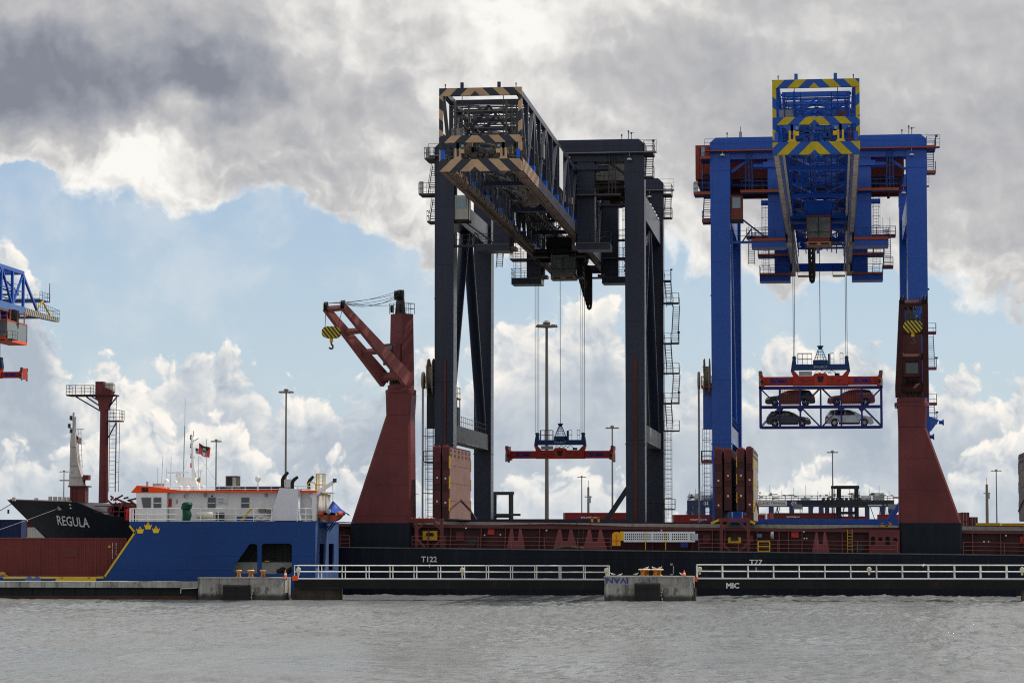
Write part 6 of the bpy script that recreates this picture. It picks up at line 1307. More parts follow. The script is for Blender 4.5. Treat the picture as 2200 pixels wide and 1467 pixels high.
    B(cx0 + w_, cx1 - w_, cy + .03, cy + .06, cz0 + .76, cz1 - .02).build('cab_front_glass', glassy('cab_glass', (.085, .095, .085), .06), cab); B(cx1 - .06, cx1 - .03, cy + w_, cy + cd_ - .1, cz0 + .36, cz1 - .02).build('cab_side_glass', glassy('cab_glass'), cab); B(cx0 + .03, cx0 + .06, cy + w_, cy + 2.2, cz0 + .36, cz1 - .02).build('cab_side_glass', glassy('cab_glass'), cab)
    MB().box((cx0 + cx1)/2 - .03, (cx0 + cx1)/2 + .03, cy - .02, cy + .02, cz0 + .76, cz1).box(cx0 + w_, cx1 - w_, cy - .02, cy + .02, (cz0*.55 + cz1*.45), (cz0*.55 + cz1*.45) + .05).build('glazing_bar', BLACK, cab)
    for k in (-1, 1): xm = (cx0 + cx1)/2 + k*(cx1 - cx0)*.25; B(xm - .4, xm + .4, cy - .04, cy - .005, cz0 + .06, cz0 + .22).build('cab_floor_slot', BLACK, cab)
    xm = (cx0 + cx1)/2; MB().box(xm - .3, xm + .3, cy + .9, cy + 1.4, cz0 + .36, cz0 + .85).box(xm - .28, xm + .28, cy + 1.3, cy + 1.45, cz0 + .85, cz0 + 1.6).build('operator_seat', paint('seat_red', (.16, .03, .03), .7, .2), cab)
    platform(r, cx1 + .02, cx1 + .75, cy + .1, cy + 2.3, cz0 + .3, DSTEEL, RL, None, 'yX')
    xx = cfg['chain']; nl = 11 if full else 5; sp_ = 1.5 if full else .5; lm = 4.0 if full else 2.0
    for k in range(nl):
        L_ = .7 + lm*(k/(nl - 1))**.8; yy = cy + 2.6 + sp_*k
        MB().path([(xx + e, yy + .0, tz) for e in (-.22,)] + [(xx - .22, yy, tz - L_*.85), (xx - .12, yy + .12, tz - L_), (xx + .12, yy + .2, tz - L_), (xx + .22, yy + .3, tz - L_*.85), (xx + .22, yy + .3, tz)], .15, 6).build('cable_loop', RUBBER, r)
    # end of the boom away from the water
    for sx in (-1, 1):
        x = bx + sx*(a - .36); platform(r, *sorted((x - sx*.4, x - sx*1.9)), y1 - 1.2, y1, zb - .5, cfg['endp'], RL, None)
    B(i0, i1, y1 - .35, y1, zb + .05, zb + 1.0).build('end_beam', M, r); B(i0, i1, y1 - .35, y1 - .01, ztp - .48, ztp - .1).build('end_beam', M, r)
    return r
def hoist(label, xc, y, pz_beam, zrope, slack, txt='SWL80LT', L=12.19):
    """headblock with telescopic spreader; pz_beam = height of the red beam's underside"""
    r = thing('container_spreader', (xc, y, pz_beam), label, 'spreader', 'container spreaders hanging from the cranes'); z = pz_beam; h = .87
    SR = paint('spreader_red', (.36, .030, .018), .5, .12, streak=.25, scol=(.28, .03, .02), rust=.5, rcol=(.12, .04, .02), thr=.66); HB = paint('headblock_blue', (.010, .045, .155), .5, .15, rust=.3, thr=.68); TB = paint('lettering_blue', (.02, .025, .22), .5, .1)
    a = L/2
    for sx in (-1, 1):
        bm = B(*sorted((xc + sx*2.6, xc + sx*(a - .35))), y - .35, y + .35, z + .03, z + h).build('telescopic_beam', SR, r)
        text('BROMMA', .62, (xc + sx*4.15, y - .37, z + h*.52), TB, bm, 'lettering', width=1.72, bold=.03)
        eb = MB().prism([(xc + sx*(a - .5), y - 1.2, z - .1), (xc + sx*a, y - 1.2, z - .25), (xc + sx*a, y - 1.2, z + 1.35), (xc + sx*(a - .28), y - 1.2, z + 1.35), (xc + sx*(a - .34), y - 1.2, z + 1.0), (xc + sx*(a - .5), y - 1.2, z + .8)], (0, 2.4, 0)).build('end_beam', SR, r)
        for yy in (-1.22, 1.1): MB().box(*sorted((xc + sx*(a - .2), xc + sx*(a + .03))), y + yy, y + yy + .14, z - .38, z + .62).build('twistlock_corner', paint('worn_grey', (.28, .26, .22), .7, .3, rust=.6), eb); MB().box(*sorted((xc + sx*(a - .3), xc + sx*(a + .04))), y + yy - .02, y + yy + .16, z + .95, z + 1.42).build('flipper', paint('worn_brown', (.14, .10, .08), .7, .3), eb)
        MB().lathe([(.17, -.05), (.17, .02)], (xc + sx*(a - .3), y - 1.24, z + .35), 12, 'y').build('pivot_pin', BLACK, eb)
    mf = MB(); out = [(-2.75, 0), (2.75, 0), (2.75, 1.0), (2.9, 1.32), (2.55, 1.4), (2.3, 1.12), (2.15, .95), (.75, .95), (.6, 1.15), (-.6, 1.15), (-.75, .95), (-2.15, .95), (-2.3, 1.12), (-2.55, 1.4), (-2.9, 1.32), (-2.75, 1.0)]
    cf = MB().prism([(xc + u, y - .62, z + v) for u, v in out], (0, 1.24, 0)).build('main_frame', SR, r)
    MB().prism([(xc + u, y - .68, z - .04 + v) for u, v in ((-.6, 0), (.6, 0), (.66, .9), (.45, 1.25), (-.45, 1.25), (-.66, .9))], (0, .055, 0)).build('centre_box', RED, cf); MB().prism([(xc + u, y - .72, z + .3 + v) for u, v in ((-.22, 0), (.22, 0), (.32, .6), (-.32, .6))], (0, .035, 0)).build('centre_recess', BLACK, cf)
    B(xc - 2.15, xc - .85, y - .4, y + .4, z + 1.05, z + 1.42).build('hydraulic_tank', paint('tank_grey', (.33, .36, .38), .5, .15), cf)
    m = MB()
    for k in range(4): m.path([(xc - .6 + .45*k, y - .3, z + 1.15), (xc - .4 + .5*k, y - .3, z + 1.42 + .08*(k % 2)), (xc + .1 + .5*k, y - .3, z + 1.18)], .035, 4)
    m.box(xc + 1.4, xc + 1.9, y - .2, y + .2, z + 1.0, z + 1.22); m.build('hydraulic_hoses', BLACK, cf)
    m = MB()
    for u, v, w in ((-2.1, .5, .5), (-1.8, .3, .5), (-1.3, .45, .7), (1.0, .6, .35), (1.0, .3, .2), (1.6, .5, .5), (1.65, .3, .3)): m.box(xc + u, xc + u + w, y - .635, y - .622, z + v, z + v + .06)
    m.build('stencil_marks', BLACK, cf)
    zh = z + 1.55
    hb = B(xc - 2.75, xc + 2.75, y - .5, y + .5, zh, zh + .55).build('headblock', HB, r)
    text(txt, .36, (xc, y - .52, zh + .27), paint('stencil_pale', (.45, .50, .58), .6, .15), hb, 'lettering', width=1.35)
    for sx in (-1, 1):
        MB().prism([(xc + sx*2.65, y - .45, zh - .2), (xc + sx*2.95, y - .45, zh - .15), (xc + sx*2.85, y - .45, zh + .6), (xc + sx*2.75, y - .45, zh + 1.15), (xc + sx*2.45, y - .45, zh + 1.15), (xc + sx*2.4, y - .45, zh + .56)], (0, .9, 0)).build('rope_lug', HB, hb)
        for yy in (-.35, .35): MB().lathe([(.2, -.07), (.16, 0), (.2, .07)], (xc + sx*2.6, y + yy, zh + 1.2), 14, 'y').build('rope_sheave', DSTEEL, hb)
    MB().lathe([(.74, .55), (.74, .98)], (xc, y, zh), 20).build('cable_basket_base', HB, hb, True)
    m = MB()
    for k in range(12): t_ = 2*math.pi*k/12; m.tube((xc + .66*math.cos(t_), y + .66*math.sin(t_), zh + .98), (xc + .2*math.cos(t_), y + .2*math.sin(t_), zh + 2.1), .022, 4)
    for f in (.25, .5, .75): rr = .66 - .46*f; m.path([(xc + rr*math.cos(2*math.pi*k/14), y + rr*math.sin(2*math.pi*k/14), zh + .98 + 1.12*f) for k in range(15)], .02, 4)
    m.build('cable_basket', HB, hb); MB().lathe([(.13, 2.05), (.34, 2.42)], (xc, y, zh), 14).build('basket_funnel', HB, hb)
    m = MB().rails([(xc - .85, y - .45, zh + .55), (xc - 2.25, y - .45, zh + .55), (xc - 2.25, y + .45, zh + .55), (xc - .85, y + .45, zh + .55)], step=.5, h=1.1); m.build('guard_rail', DSTEEL, hb); MB().rail((xc + 1.95, y - .45, zh + .55), (xc + 2.25, y - .45, zh + .55), step=.3).build('guard_rail', DSTEEL, hb); B(xc + .75, xc + .95, y - .4, y + .2, zh + .56, zh + 1.6).build('junction_box', HB, hb); MB().rail((xc + 1.0, y - .45, zh + .55), (xc + 1.35, y - .45, zh + .55), step=.35).build('guard_rail', DSTEEL, hb)
    for sx in (-1, 1):
        for e in slack:
            for yy in (-.35,): MB().tube((xc + sx*2.6 + e, y + yy, zh + 1.2), (xc + sx*2.6 + e, y + yy, zrope), .028, 5).build('hoist_rope', ROPE, r)
    MB().tube((xc, y, zh + 2.2), (xc, y, zrope), .035, 5).build('power_cable', RUBBER, r)
    return r
NAVY = paint('navy_crane_paint', (.018, .025, .050), .30, .16, streak=.25, scol=(.05, .055, .07), rust=.4, rcol=(.06, .04, .03), thr=.68, scale=.12, seam=(50, 6.2, .5), spec=.28)
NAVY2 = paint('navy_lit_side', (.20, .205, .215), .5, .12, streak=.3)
CRBLUE = paint('crane_blue', (.003, .076, .42), .30, .10, streak=.18, scol=(.005, .05, .26), rust=.25, rcol=(.02, .04, .16), thr=.68, scale=.12, seam=(50, 6.2, .4), spec=.4)
CRBLUE2 = paint('crane_blue_gear', (.008, .075, .36), .45, .2)
TAN = (.50, .34, .21); NV = (.028, .034, .056); YL = (.50, .38, .01); BL = (.006, .075, .38)
_nf = YF - 1.25
def mk(pl, pr): a, b = PX(pl, _nf, 700), PX(pr, _nf, 700); return (a + b)/2, (b - a)/2
xc, s_ = mk(954, 1364)
Y0 = 222.0; fl, fr = P(943, 350, Y0), P(1121, 350, Y0); bxd = (fl.x + fr.x)/2; bwd = fr.x - fl.x
zoff = -(37.1 - .12 - ZQ)
def stripes(pre, ca, cb, tri, zt_): return [chevron(pre + '_bottom', ca, cb, 1.8, off=zoff + 1.4), chevron(pre + '_top', ca, cb, 1.8, off=(.5 if tri else 1.4) - (zt_ - .62 - ZQ)), chevron(pre + '_mid', ca, cb, 1.8, off=(1.4 if tri else 0) - (37.1 + 2.38 - ZQ)), chevron(pre + '_post', ca, cb, 1.8, kind='vert', slope=-.8), chevron(pre + '_chord', ca, cb, 1.05, kind='y', slope=.9)]
ZC1 = PZ(300, _nf, 1290); yTd = 288.5
cb0, cb1 = P(1183, 600, yTd - 1.5), P(1236, 551, yTd - 1.5)
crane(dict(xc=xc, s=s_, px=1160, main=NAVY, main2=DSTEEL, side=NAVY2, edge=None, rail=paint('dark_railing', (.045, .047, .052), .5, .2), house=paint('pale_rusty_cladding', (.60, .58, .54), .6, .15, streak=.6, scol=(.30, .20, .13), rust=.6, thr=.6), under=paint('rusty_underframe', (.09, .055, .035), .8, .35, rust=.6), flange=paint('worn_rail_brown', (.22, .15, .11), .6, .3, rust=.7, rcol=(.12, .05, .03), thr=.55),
    chord=paint('worn_navy_chord', (.055, .058, .070), .35, .2, streak=.3, rust=.4, rcol=(.11, .065, .05), thr=.64, spec=.4), brace=paint('navy_lit_brace', (.075, .08, .095), .3, .2, spec=.45), wk=paint('walkway_grey', (.17, .18, .19), .6, .2), wk2=paint('platform_grey', (.075, .075, .08), .6, .2), bx=bxd, bw=bwd, y0=Y0, y1=313, ztop=PZ(190, Y0, 1030), zt=ZC1, hx0=xc - s_ + 1.3, dark=True,  # brace navy lightened in the paint for the sunlit truss members
    stripes=stripes('tan_navy', NV, TAN, 0, PZ(190, Y0, 1030)), brk=paint('tan_bracket', TAN, .5, .1), cabmat=paint('cream_cabin', (.42, .40, .36), .5, .1, streak=.3), cabw=1.45, lev=[604, 652, 738, 802, 866, 925], yT=yTd + 2.4, trol=BLACK, cab=(cb0.x, cb1.x, cb0.z, cb1.z, yTd - 1.5), cabfloor=paint('cab_tan', (.34, .25, .18), .6, .2), cabmat2=paint('cab_grey', (.16, .155, .14), .6, .25, rust=.4), chain=cb1.x - .1, endp=DSTEEL, sheet=True, seed=3,
    label='dark navy quay crane with tan-striped boom tip, left of the blue crane'))
# spreader of the dark crane
yS = 293.0; q = P(1204, 985, yS)
hoist('empty red spreader with blue headblock hanging inside the dark crane', q.x, yS, q.z, 37, (-.22, 0, .2))
xc2, s2 = mk(1549, 1973)
Y02 = 215.5; fl, fr = P(1660, 332, Y02), P(1848, 332, Y02); bxb = (fl.x + fr.x)/2; bwb = fr.x - fl.x
yT2 = 262.0; cb0, cb1 = P(1733, 527, yT2 - 4.5), P(1785, 466, yT2 - 4.5)
ORG = paint('walkway_orange', (.30, .065, .035), .6, .2)
crane(dict(xc=xc2, s=s2, px=1760, main=CRBLUE, main2=CRBLUE2, side=CRBLUE, edge=ORG, rail=paint('blue_railing', (.012, .06, .22), .5, .2), house=paint('red_brown_cladding', (.26, .05, .025), .55, .12, streak=.3), under=paint('red_brown_under', (.16, .04, .025), .7, .3), flange=paint('cream_rail', (.58, .52, .44), .6, .2, streak=.3, rust=.8, rcol=(.16, .10, .07), scale=.6, thr=.56),
    chord=CRBLUE, brace=CRBLUE, wk=ORG, wk2=paint('platform_blue', (.010, .05, .20), .55, .2), bx=bxb, bw=bwb, y0=Y02, y1=314, ztop=PZ(172, Y02, 1750), zt=PZ(292, _nf, 1760), hx0=PX(1497, YF + 2.6), dark=False,
    stripes=stripes('yellow_blue', BL, YL, 1, PZ(172, Y02, 1750)), brk=YEL, cabmat=paint('red_brown_cabin', (.17, .045, .035), .5, .1), cabw=1.22, lev=[652, 722, 797, 872, 912], yT=yT2, trol=CRBLUE2, cab=(cb0.x, cb1.x, cb0.z, cb1.z, yT2 - 4.5), cabfloor=paint('cab_pale_orange', (.45, .22, .14), .5, .15), cabmat2=paint('cab_redbrown', (.20, .045, .03), .5, .15), chain=PX(1746, yT2 + 4), endp=YEL, seed=11,
    label='bright blue quay crane with yellow-striped boom tip and red machinery house'))
yS2 = 262.0; q = P(1763, 828, yS2)
hoist('red spreader with blue headblock carrying the rack of cars', q.x, yS2, q.z, 37, (-.07, .07))
XRACK, ZRACK = q.x, q.z
# third crane, off to the left: only the inland end of its boom is in view
Y13 = 378.0; TL = 17.0; fr = P(128, 690, Y13); bx3 = fr.x - 3.6; yT3 = 356.0; cr_ = P(58, 742, yT3)
crane(dict(xc=bx3, s=s_, px=100, main=CRBLUE, main2=CRBLUE2, side=CRBLUE, edge=ORG, rail=paint('blue_railing', ()), house=ORG, under=ORG, flange=paint('cream_rail', ()), chord=paint('pale_blue_chord', (.06, .15, .38), .4, .1), brace=CRBLUE, wk=ORG, wk2=paint('platform_blue', ()), bx=bx3, bw=7.2, y0=290.0, y1=Y13 - TL, ztop=43.3, zt=PZ(292, _nf, 1760), hx0=0, dark=False, full=False,  # chord blue lightened in the paint to show its sunlit face
    stripes=stripes('yellow_blue', BL, YL, 1, 43.3), brk=YEL, cabmat=ORG, cabw=1.2, lev=[], yT=yT3 + 2, trol=CRBLUE2, cab=(cr_.x - 2.6, cr_.x, cr_.z, PZ(700, yT3, 60), yT3 - 9.0), cd=9.0, cabfloor=ORANGE, cabmat2=paint('cab_orange_red', (.42, .07, .03), .5, .15), chain=cr_.x - .3, endp=YEL, seed=5,
    label='blue boom end of a third crane entering at the left edge'))
rt = [o for o in bpy.data.objects if o.name.startswith('quay_crane.002')][0]
a = 3.6; YE = Y13 - TL
for sx in (-1, 1):
    x = bx3 + sx*(a - .36); MB().hexa([(x - .36, YE + .02, 37.1), (x + .36, YE + .02, 37.1), (x + .36, Y13, 37.4), (x - .36, Y13, 37.4), (x - .36, YE + .02, 38.15), (x + .36, YE + .02, 38.15), (x + .36, Y13, 37.9), (x - .36, Y13, 37.9)]).build('tail_beam', chevron('yellow_blue_chord', BL, YL, 1.05, kind='y', slope=.9), rt)
    MB().beam((x, YE - .2, 43.0), (x, YE + 7.0, 38.2), .3, .34).build('tail_strut', CRBLUE, rt); MB().beam((x, YE + 6.5, 38.1), (x, YE + 9.5, 39.9), .2, .2).beam((x, YE + 9.5, 39.9), (x, YE + 13.5, 38.0), .2, .2).build('tail_strut', YEL, rt)
B(bx3 - a, bx3 + a, Y13 - 3.5, Y13, 37.92, 38.0).build('tail_deck', CRBLUE2, rt); MB().rails([(bx3 + a, YE + 5.5, 38.4), (bx3 + a, Y13, 38.0), (bx3 - a, Y13, 38.0)], step=1.0).build('railing', DSTEEL, rt); B(bx3 - a + .3, bx3 + a - .3, YE + 8, YE + 13, 39.95, 40.1).build('tail_platform', CRBLUE2, rt); MB().rails([(bx3 + a - .3, YE + 8, 40.1), (bx3 + a - .3, YE + 13, 40.1), (bx3 - a, YE + 13, 40.1)], step=1.2).tube((bx3 + a - .3, YE + 12.8, 40), (bx3 + a - .3, YE + 12.8, 42.8), .06, 5).build('railing', DSTEEL, rt)
q = P(52, 812, 352.0); sp = hoist('red spreader and blue headblock partly cut by the left edge', q.x - 6.0, 352.0, q.z, 37, (0,))
# ------------------------------------------------------------------ car rack and cars
RK = paint('rack_indigo', (.022, .020, .16), .5, .18, rust=.35, thr=.66)
zr1 = ZRACK - .12; zr0 = PZ(920, 262.0, 1763); L = 12.19; xa, xb = XRACK - L/2, XRACK + L/2; yk0, yk1 = yS2 - 1.22, yS2 + 1.22; zm = PZ(874, 262, 1763)
rk = thing('car_rack', (XRACK, yS2, zr0), 'two-level indigo steel car rack with diagonal bars hanging under the red spreader', 'car rack')
for y in (yk0, yk1 - .16):
    for zz, nm, hh in ((zr0, 'bottom_beam', .2), (zm - .1, 'middle_beam', .2), (zr1 - .2, 'top_beam', .2)): B(xa + .2, xb - .2, y + .01, y + .15, zz, zz + hh).build(nm, RK, rk)
    for k in range(7):
        x = xa + L*k/6; w = .2 if k in (0, 6) else .16
        x0_ = min(max(x - w/2, xa), xb - w); B(x0_, x0_ + w, y, y + .16, zr0 + .02, zr1).build('post', RK, rk)
    for k, (zA, zB) in {0: (zm, zr1), 2: (zr1, zm), 3: (zm, zr1)}.items(): pass
    seg = L/6; yy = y + .08
    for k, up in ((0, 0), (2, 1), (3, 0), (5, 1)): xs_ = xa + seg*k; MB().beam((xs_ + .15, yy, zm if up else zr1 - .2), (xs_ + seg - .1, yy, zr1 - .2 if up else zm), .09, .1, up=(0, 1, 0)).build('diagonal_bar', RK, rk)
    for k, up in ((0, 1), (2, 0), (3, 1), (5, 0)): xs_ = xa + seg*k; MB().beam((xs_ + .15, yy, zr0 + .2 if up else zm - .1), (xs_ + seg - .1, yy, zm - .1 if up else zr0 + .2), .09, .1, up=(0, 1, 0)).build('diagonal_bar', RK, rk)
    for k in (1, 2, 4, 5):
        x = xa + seg*k; MB().prism([(x - .35, y + .02, zm - .1), (x + .35, y + .02, zm - .1), (x + .08, y + .02, zm - .45), (x - .08, y + .02, zm - .45)], (0, .1, 0)).build('gusset', RK, rk)
for zz in (zr0 + .03, zm - .06):
    for k in range(13): x = xa + .3 + (L - .6)*k/12; B(x - .06, x + .06, yk0 + .16, yk1 - .16, zz, zz + .1).build('deck_bar', RK, rk)
    for y in (yk0 + .35, yk1 - .75): B(xa + .2, xb - .2, y, y + .4, zz + .1, zz + .13).build('wheel_track', STEEL, rk)
for k in (0, 6): x = min(max(xa + L*k/6, xa + .1), xb - .1); B(x - .1, x + .1, yk0 + .16, yk1 - .16, zr1 - .2, zr1).build('end_beam', RK, rk)
NET = paint('red_net', (.24, .045, .032), .8, .15)
for k in (1, 4):
    x0_, x1_ = xa + seg*k + .12, xa + seg*(k + 1) - .1; m = MB(); z0_, z1_ = zm + .14, zr1 - .25
    for i in range(10): x = x0_ + (x1_ - x0_)*i/9; m.box(x - .018, x + .018, yk0 - .03, yk0 - .01, z0_, z1_)
    for i in range(9): z = z0_ + (z1_ - z0_)*i/8; m.box(x0_, x1_, yk0 - .05, yk0 - .03, z - .018, z + .018)
    m.build('cargo_net', NET, rk)
TYRE = paint('tyre', (.012, .012, .013), .8, .2); RIM = paint('alloy', (.42, .43, .45), .3, .1, metal=.6); TRIM = paint('black_trim', (.012, .012, .014), .6, .2); CG = glassy('car_glass', (.008, .009, .011), .05); TL = paint('tail_lamp', (.35, .01, .01), .25, .05); HL = paint('head_lamp', (.6, .62, .65), .15, .05)
def carpaint(name, c, metal=.3):
    m = bpy.data.materials.new(name); m.use_nodes = True; t = NT(m.node_tree); co = t.n('ShaderNodeTexCoord').outputs['Object']
    t.n('ShaderNodeOutputMaterial', {0: t.n('ShaderNodeBsdfPrincipled', {'Base Color': t.mix(t.noise(co, 2, 2, .5), C4([x*.92 for x in c]), C4(c)), 'Roughness': .28, 'Metallic': metal, 'Coat Weight': .25, 'Coat Roughness': .08, 'Specular IOR Level': .3})}); return m
def car(x, z, d, mat, L, H, label, wspk=5):
    """suv: d=+1 faces right"""
    y = yS2; r = thing('car', (x, y, z), label, 'car', 'cars loaded in the rack'); k = L/4.5; hk = H/1.65
    def T(u, v, w): return (x + d*u*k, y + w, z + v*hk)
    def arch(cu, rr): return [(cu + rr*math.cos(R(a)), .34 + rr*math.sin(R(a))) for a in range(180, -1, -20)]
    low = [(-2.2, .42), (-2.23, .62), (-2.2, .9), (-2.12, 1.04), (-1.6, 1.08), (.80, 1.07), (1.45, 1.02), (1.92, .93), (2.12, .82), (2.21, .66), (2.23, .45), (2.16, .28), (2.02, .24)]
    bot = [(2.02, .24)] + [(1.36 + .40*math.cos(R(a)), .34 + .40*math.sin(R(a))) for a in range(-10, 191, 20)] + [(-1.36 + .40*math.cos(R(a)), .34 + .40*math.sin(R(a))) for a in range(-10, 191, 20)] + [(-2.1, .3)]
    out = low + bot[1:]
    cx_, cz_ = 0, .62
    def ring(f, w): return [T(cx_ + (u - cx_)*f, cz_ + (v - cz_)*f if v > .5 else v, w) for u, v in out]
    n = len(out); V = ring(.965, -.90) + ring(1, -.80) + ring(1, .80) + ring(.965, .90)
    F = [(a*n + i, a*n + (i + 1) % n, (a + 1)*n + (i + 1) % n, (a + 1)*n + i) for a in range(3) for i in range(n)] + [tuple(range(n - 1, -1, -1)), tuple(range(3*n, 4*n))]
    MB().add(V, F).build('body', mat, r, True)
    gh = [(-2.08, 1.0), (-1.90, 1.32), (-1.74, 1.57), (-1.2, 1.65), (-.45, 1.655), (.08, 1.60), (.45, 1.44), (1.05, 1.04)]
    n = len(gh); V = []
    for w in (-1, 1):
        for u, v in gh: V.append(T(u, v, w*(.86 - .24*(v - 1.0)/.65)))
    F = [(i, i + 1, n + i + 1, n + i) for i in range(n - 1)] + [tuple(range(n - 1, -1, -1)), tuple(range(n, 2*n))]
    MB().add(V, F).build('roof', mat, r, True)
    def panel(nm, pts, m_, off=.012):
        for w in (-1, 1): MB().prism([T(u, v, w*(.86 - .24*(v - 1.0)/.65 + off)) for u, v in pts], (0, w*.006, 0)).build(nm, m_, r)
    panel('side_window', [(-.35, 1.08), (-.35, 1.56), (.05, 1.52), (.36, 1.38), (.80, 1.10)], CG); panel('side_window', [(-1.3, 1.08), (-1.3, 1.55), (-.42, 1.56), (-.42, 1.08)], CG); panel('side_window', [(-1.82, 1.2), (-1.66, 1.48), (-1.38, 1.54), (-1.38, 1.1)], CG)
    MB().prism([T(.49, 1.45, -.66), T(1.07, 1.06, -.78), T(1.07, 1.06, .78), T(.49, 1.45, .66)], (d*.02, 0, .015)).build('windscreen', CG, r); MB().prism([T(-2.09, 1.06, -.74), T(-1.93, 1.36, -.68), T(-1.93, 1.36, .68), T(-2.09, 1.06, .74)], (-d*.02, 0, .01)).build('rear_window', CG, r)
    for u in (-1.36, 1.36):
        for w in (-.78, .78):
            c = T(u, .34, w); wh = MB().lathe([(.2, -.11), (.34, -.11), (.355, -.06), (.355, .06), (.34, .11), (.2, .11)], c, 20, 'y').build('wheel', TYRE, r, True); s_ = -1 if w < 0 else 1
            m = MB()
            for j in range(wspk): a = 2*math.pi*j/wspk + .3; m.beam((c[0], c[1] + s_*.115, c[2]), (c[0] + .23*math.cos(a), c[1] + s_*.115, c[2] + .23*math.sin(a)), .035, .07, up=(0, 1, 0))
            m.lathe([(.06, s_*.10), (.06, s_*.13)], c, 10, 'y'); m.build('rim', RIM, wh)
    for w in (-1, 1):
        MB().prism([T(u, v, w*.905) for u, v in ((-.95, .24), (.95, .24), (.95, .36), (-.95, .36))], (0, w*.02, 0)).build('sill_trim', TRIM, r)
        for u in (-1.36, 1.36): MB().prism([T(u + .46*math.cos(R(a)), .34 + .46*math.sin(R(a)), w*.90) for a in range(0, 181, 15)] + [T(u + .40*math.cos(R(a)), .34 + .40*math.sin(R(a)), w*.90) for a in range(180, -1, -15)], (0, w*.012, 0)).build('arch_trim', TRIM, r)
        MB().prism([T(u, v, w*.885) for u, v in ((-2.15, .72), (-1.88, .76), (-1.92, .96), (-2.14, .98))], (0, w*.02, 0)).build('tail_lamp', TL, r); MB().prism([T(u, v, w*.885) for u, v in ((2.15, .74), (1.78, .86), (1.70, .78), (2.12, .66))], (0, w*.02, 0)).build('head_lamp', HL, r)
        MB().beam(T(.62, 1.12, w*.88), T(.62, 1.12, w*1.0), .22, .14).build('door_mirror', mat, r)
        for u in (-.2, -1.1): MB().prism([T(u + a, .93 + b, w*.905) for a, b in ((0, 0), (.22, 0), (.22, .04), (0, .04))], (0, w*.025, 0)).build('door_handle', TRIM, r)
        for u in (-.38, .75): MB().prism([T(u + a, .4 + b, w*.9025) for a, b in ((0, 0), (.015, 0), (.015, .58), (0, .58))], (0, w*.003, 0)).build('door_seam', TRIM, r)
    MB().prism([T(2.2, .3, -.7), T(2.2, .3, .7), T(2.235, .46, .7), T(2.235, .46, -.7)], (d*.02, 0, 0)).build('front_grille', TRIM, r); MB().prism([T(-2.16, .3, -.75), T(-2.16, .3, .75), T(-2.23, .5, .75), T(-2.23, .5, -.75)], (-d*.02, 0, 0)).build('rear_bumper', TRIM, r)
zA, zB = zr0 + .17, zm + .08
def pxx_(p_): return PX(p_, 262, 890)
car(pxx_(1694), zA, 1, carpaint('dark_grey_paint', (.016, .020, .036)), 4.45, 1.58, 'dark grey car facing right on the lower left of the rack'); car(pxx_(1824.5), zA, 1, carpaint('silver_white_paint', (.42, .46, .54), .1), 4.85, 1.68, 'silver-white car facing right on the lower right of the rack', 10)
car(pxx_(1698), zB, -1, carpaint('black_paint_gloss', (.004, .0045, .006)), 5.0, 1.62, 'black car facing left behind a red net, upper left of the rack'); car(pxx_(1829), zB, -1, carpaint('wine_red_paint', (.11, .006, .012)), 4.75, 1.62, 'wine red car facing left behind a red net, upper right of the rack')
# ------------------------------------------------------------------ terminal yard behind the cranes
MASTM = paint('mast_galvanised', (.20, .195, .185), .6, .12, streak=.2)
def light_mast(px, py_top, D, label, head=1.45, rad=.34):
    p = P(px, 1140, D); top = P(px, py_top, D).z - ZQ; r = thing('light_mast', (p.x, D, ZQ), label, 'light mast', 'tall lighting masts in the yard'); x, y, z0 = p.x, D, ZQ
    MB().tube((x, y, z0), (x, y, z0 + top - .6), rad*.8, 12, rad*.48).build('pole', MASTM, r, True)
    MB().path([(x + head*.72*math.cos(2*math.pi*k/14), y + head*.72*math.sin(2*math.pi*k/14), z0 + top - .75) for k in range(15)], .07, 5).build('head_ring', MASTM, r)
    m = MB()
    for k in range(6): a = math.pi*k/3; m.tube((x, y, z0 + top - .55), (x + head*.72*math.cos(a), y + head*.72*math.sin(a), z0 + top - .75), .05, 4)
    m.lathe([(.45, -.55), (.5, -.35), (.2, -.1)], (x, y, z0 + top), 10); m.build('head_frame', MASTM, r)
    for k in range(10): a = 2*math.pi*k/10; c = (x + head*math.cos(a), y + head*math.sin(a), z0 + top - .95); MB().hexa([(c[0] - .32, c[1] - .28, c[2]), (c[0] + .32, c[1] - .28, c[2]), (c[0] + .32, c[1] + .28, c[2]), (c[0] - .32, c[1] + .28, c[2]), (c[0] - .2, c[1] - .16, c[2] + .3), (c[0] + .2, c[1] - .16, c[2] + .3), (c[0] + .2, c[1] + .16, c[2] + .3), (c[0] - .2, c[1] + .16, c[2] + .3)]).build('floodlight', paint('floodlight_shell', (.14, .13, .12), .5, .2), r)
for a in ((1175, 687, 330, 'tall thick light mast seen through the dark crane portal', 1.1, .36), (613, 833, 480, 'light mast rising behind the blue ship funnel', 1.15, .32), (463, 942, 725, 'light mast beside the white signal mast of the blue ship', 1.3, .34), (1316, 912, 630, 'light mast just left of the dark crane right leg', 1.35, .34),
          (1250, 1021, 1150, 'small distant light mast left of the dark crane right leg', 1.7, .42), (1790, 966, 820, 'light mast below the hanging car rack', 1.5, .36), (2142, 1007, 1050, 'distant light mast near the right edge', 1.8, .4), (891, 1058, 1600, 'tiny far light mast right of the left ship crane pedestal', 2.0, .5), (136, 1009, 1060, 'distant light mast left of the foremast', 1.7, .4)): light_mast(*a)
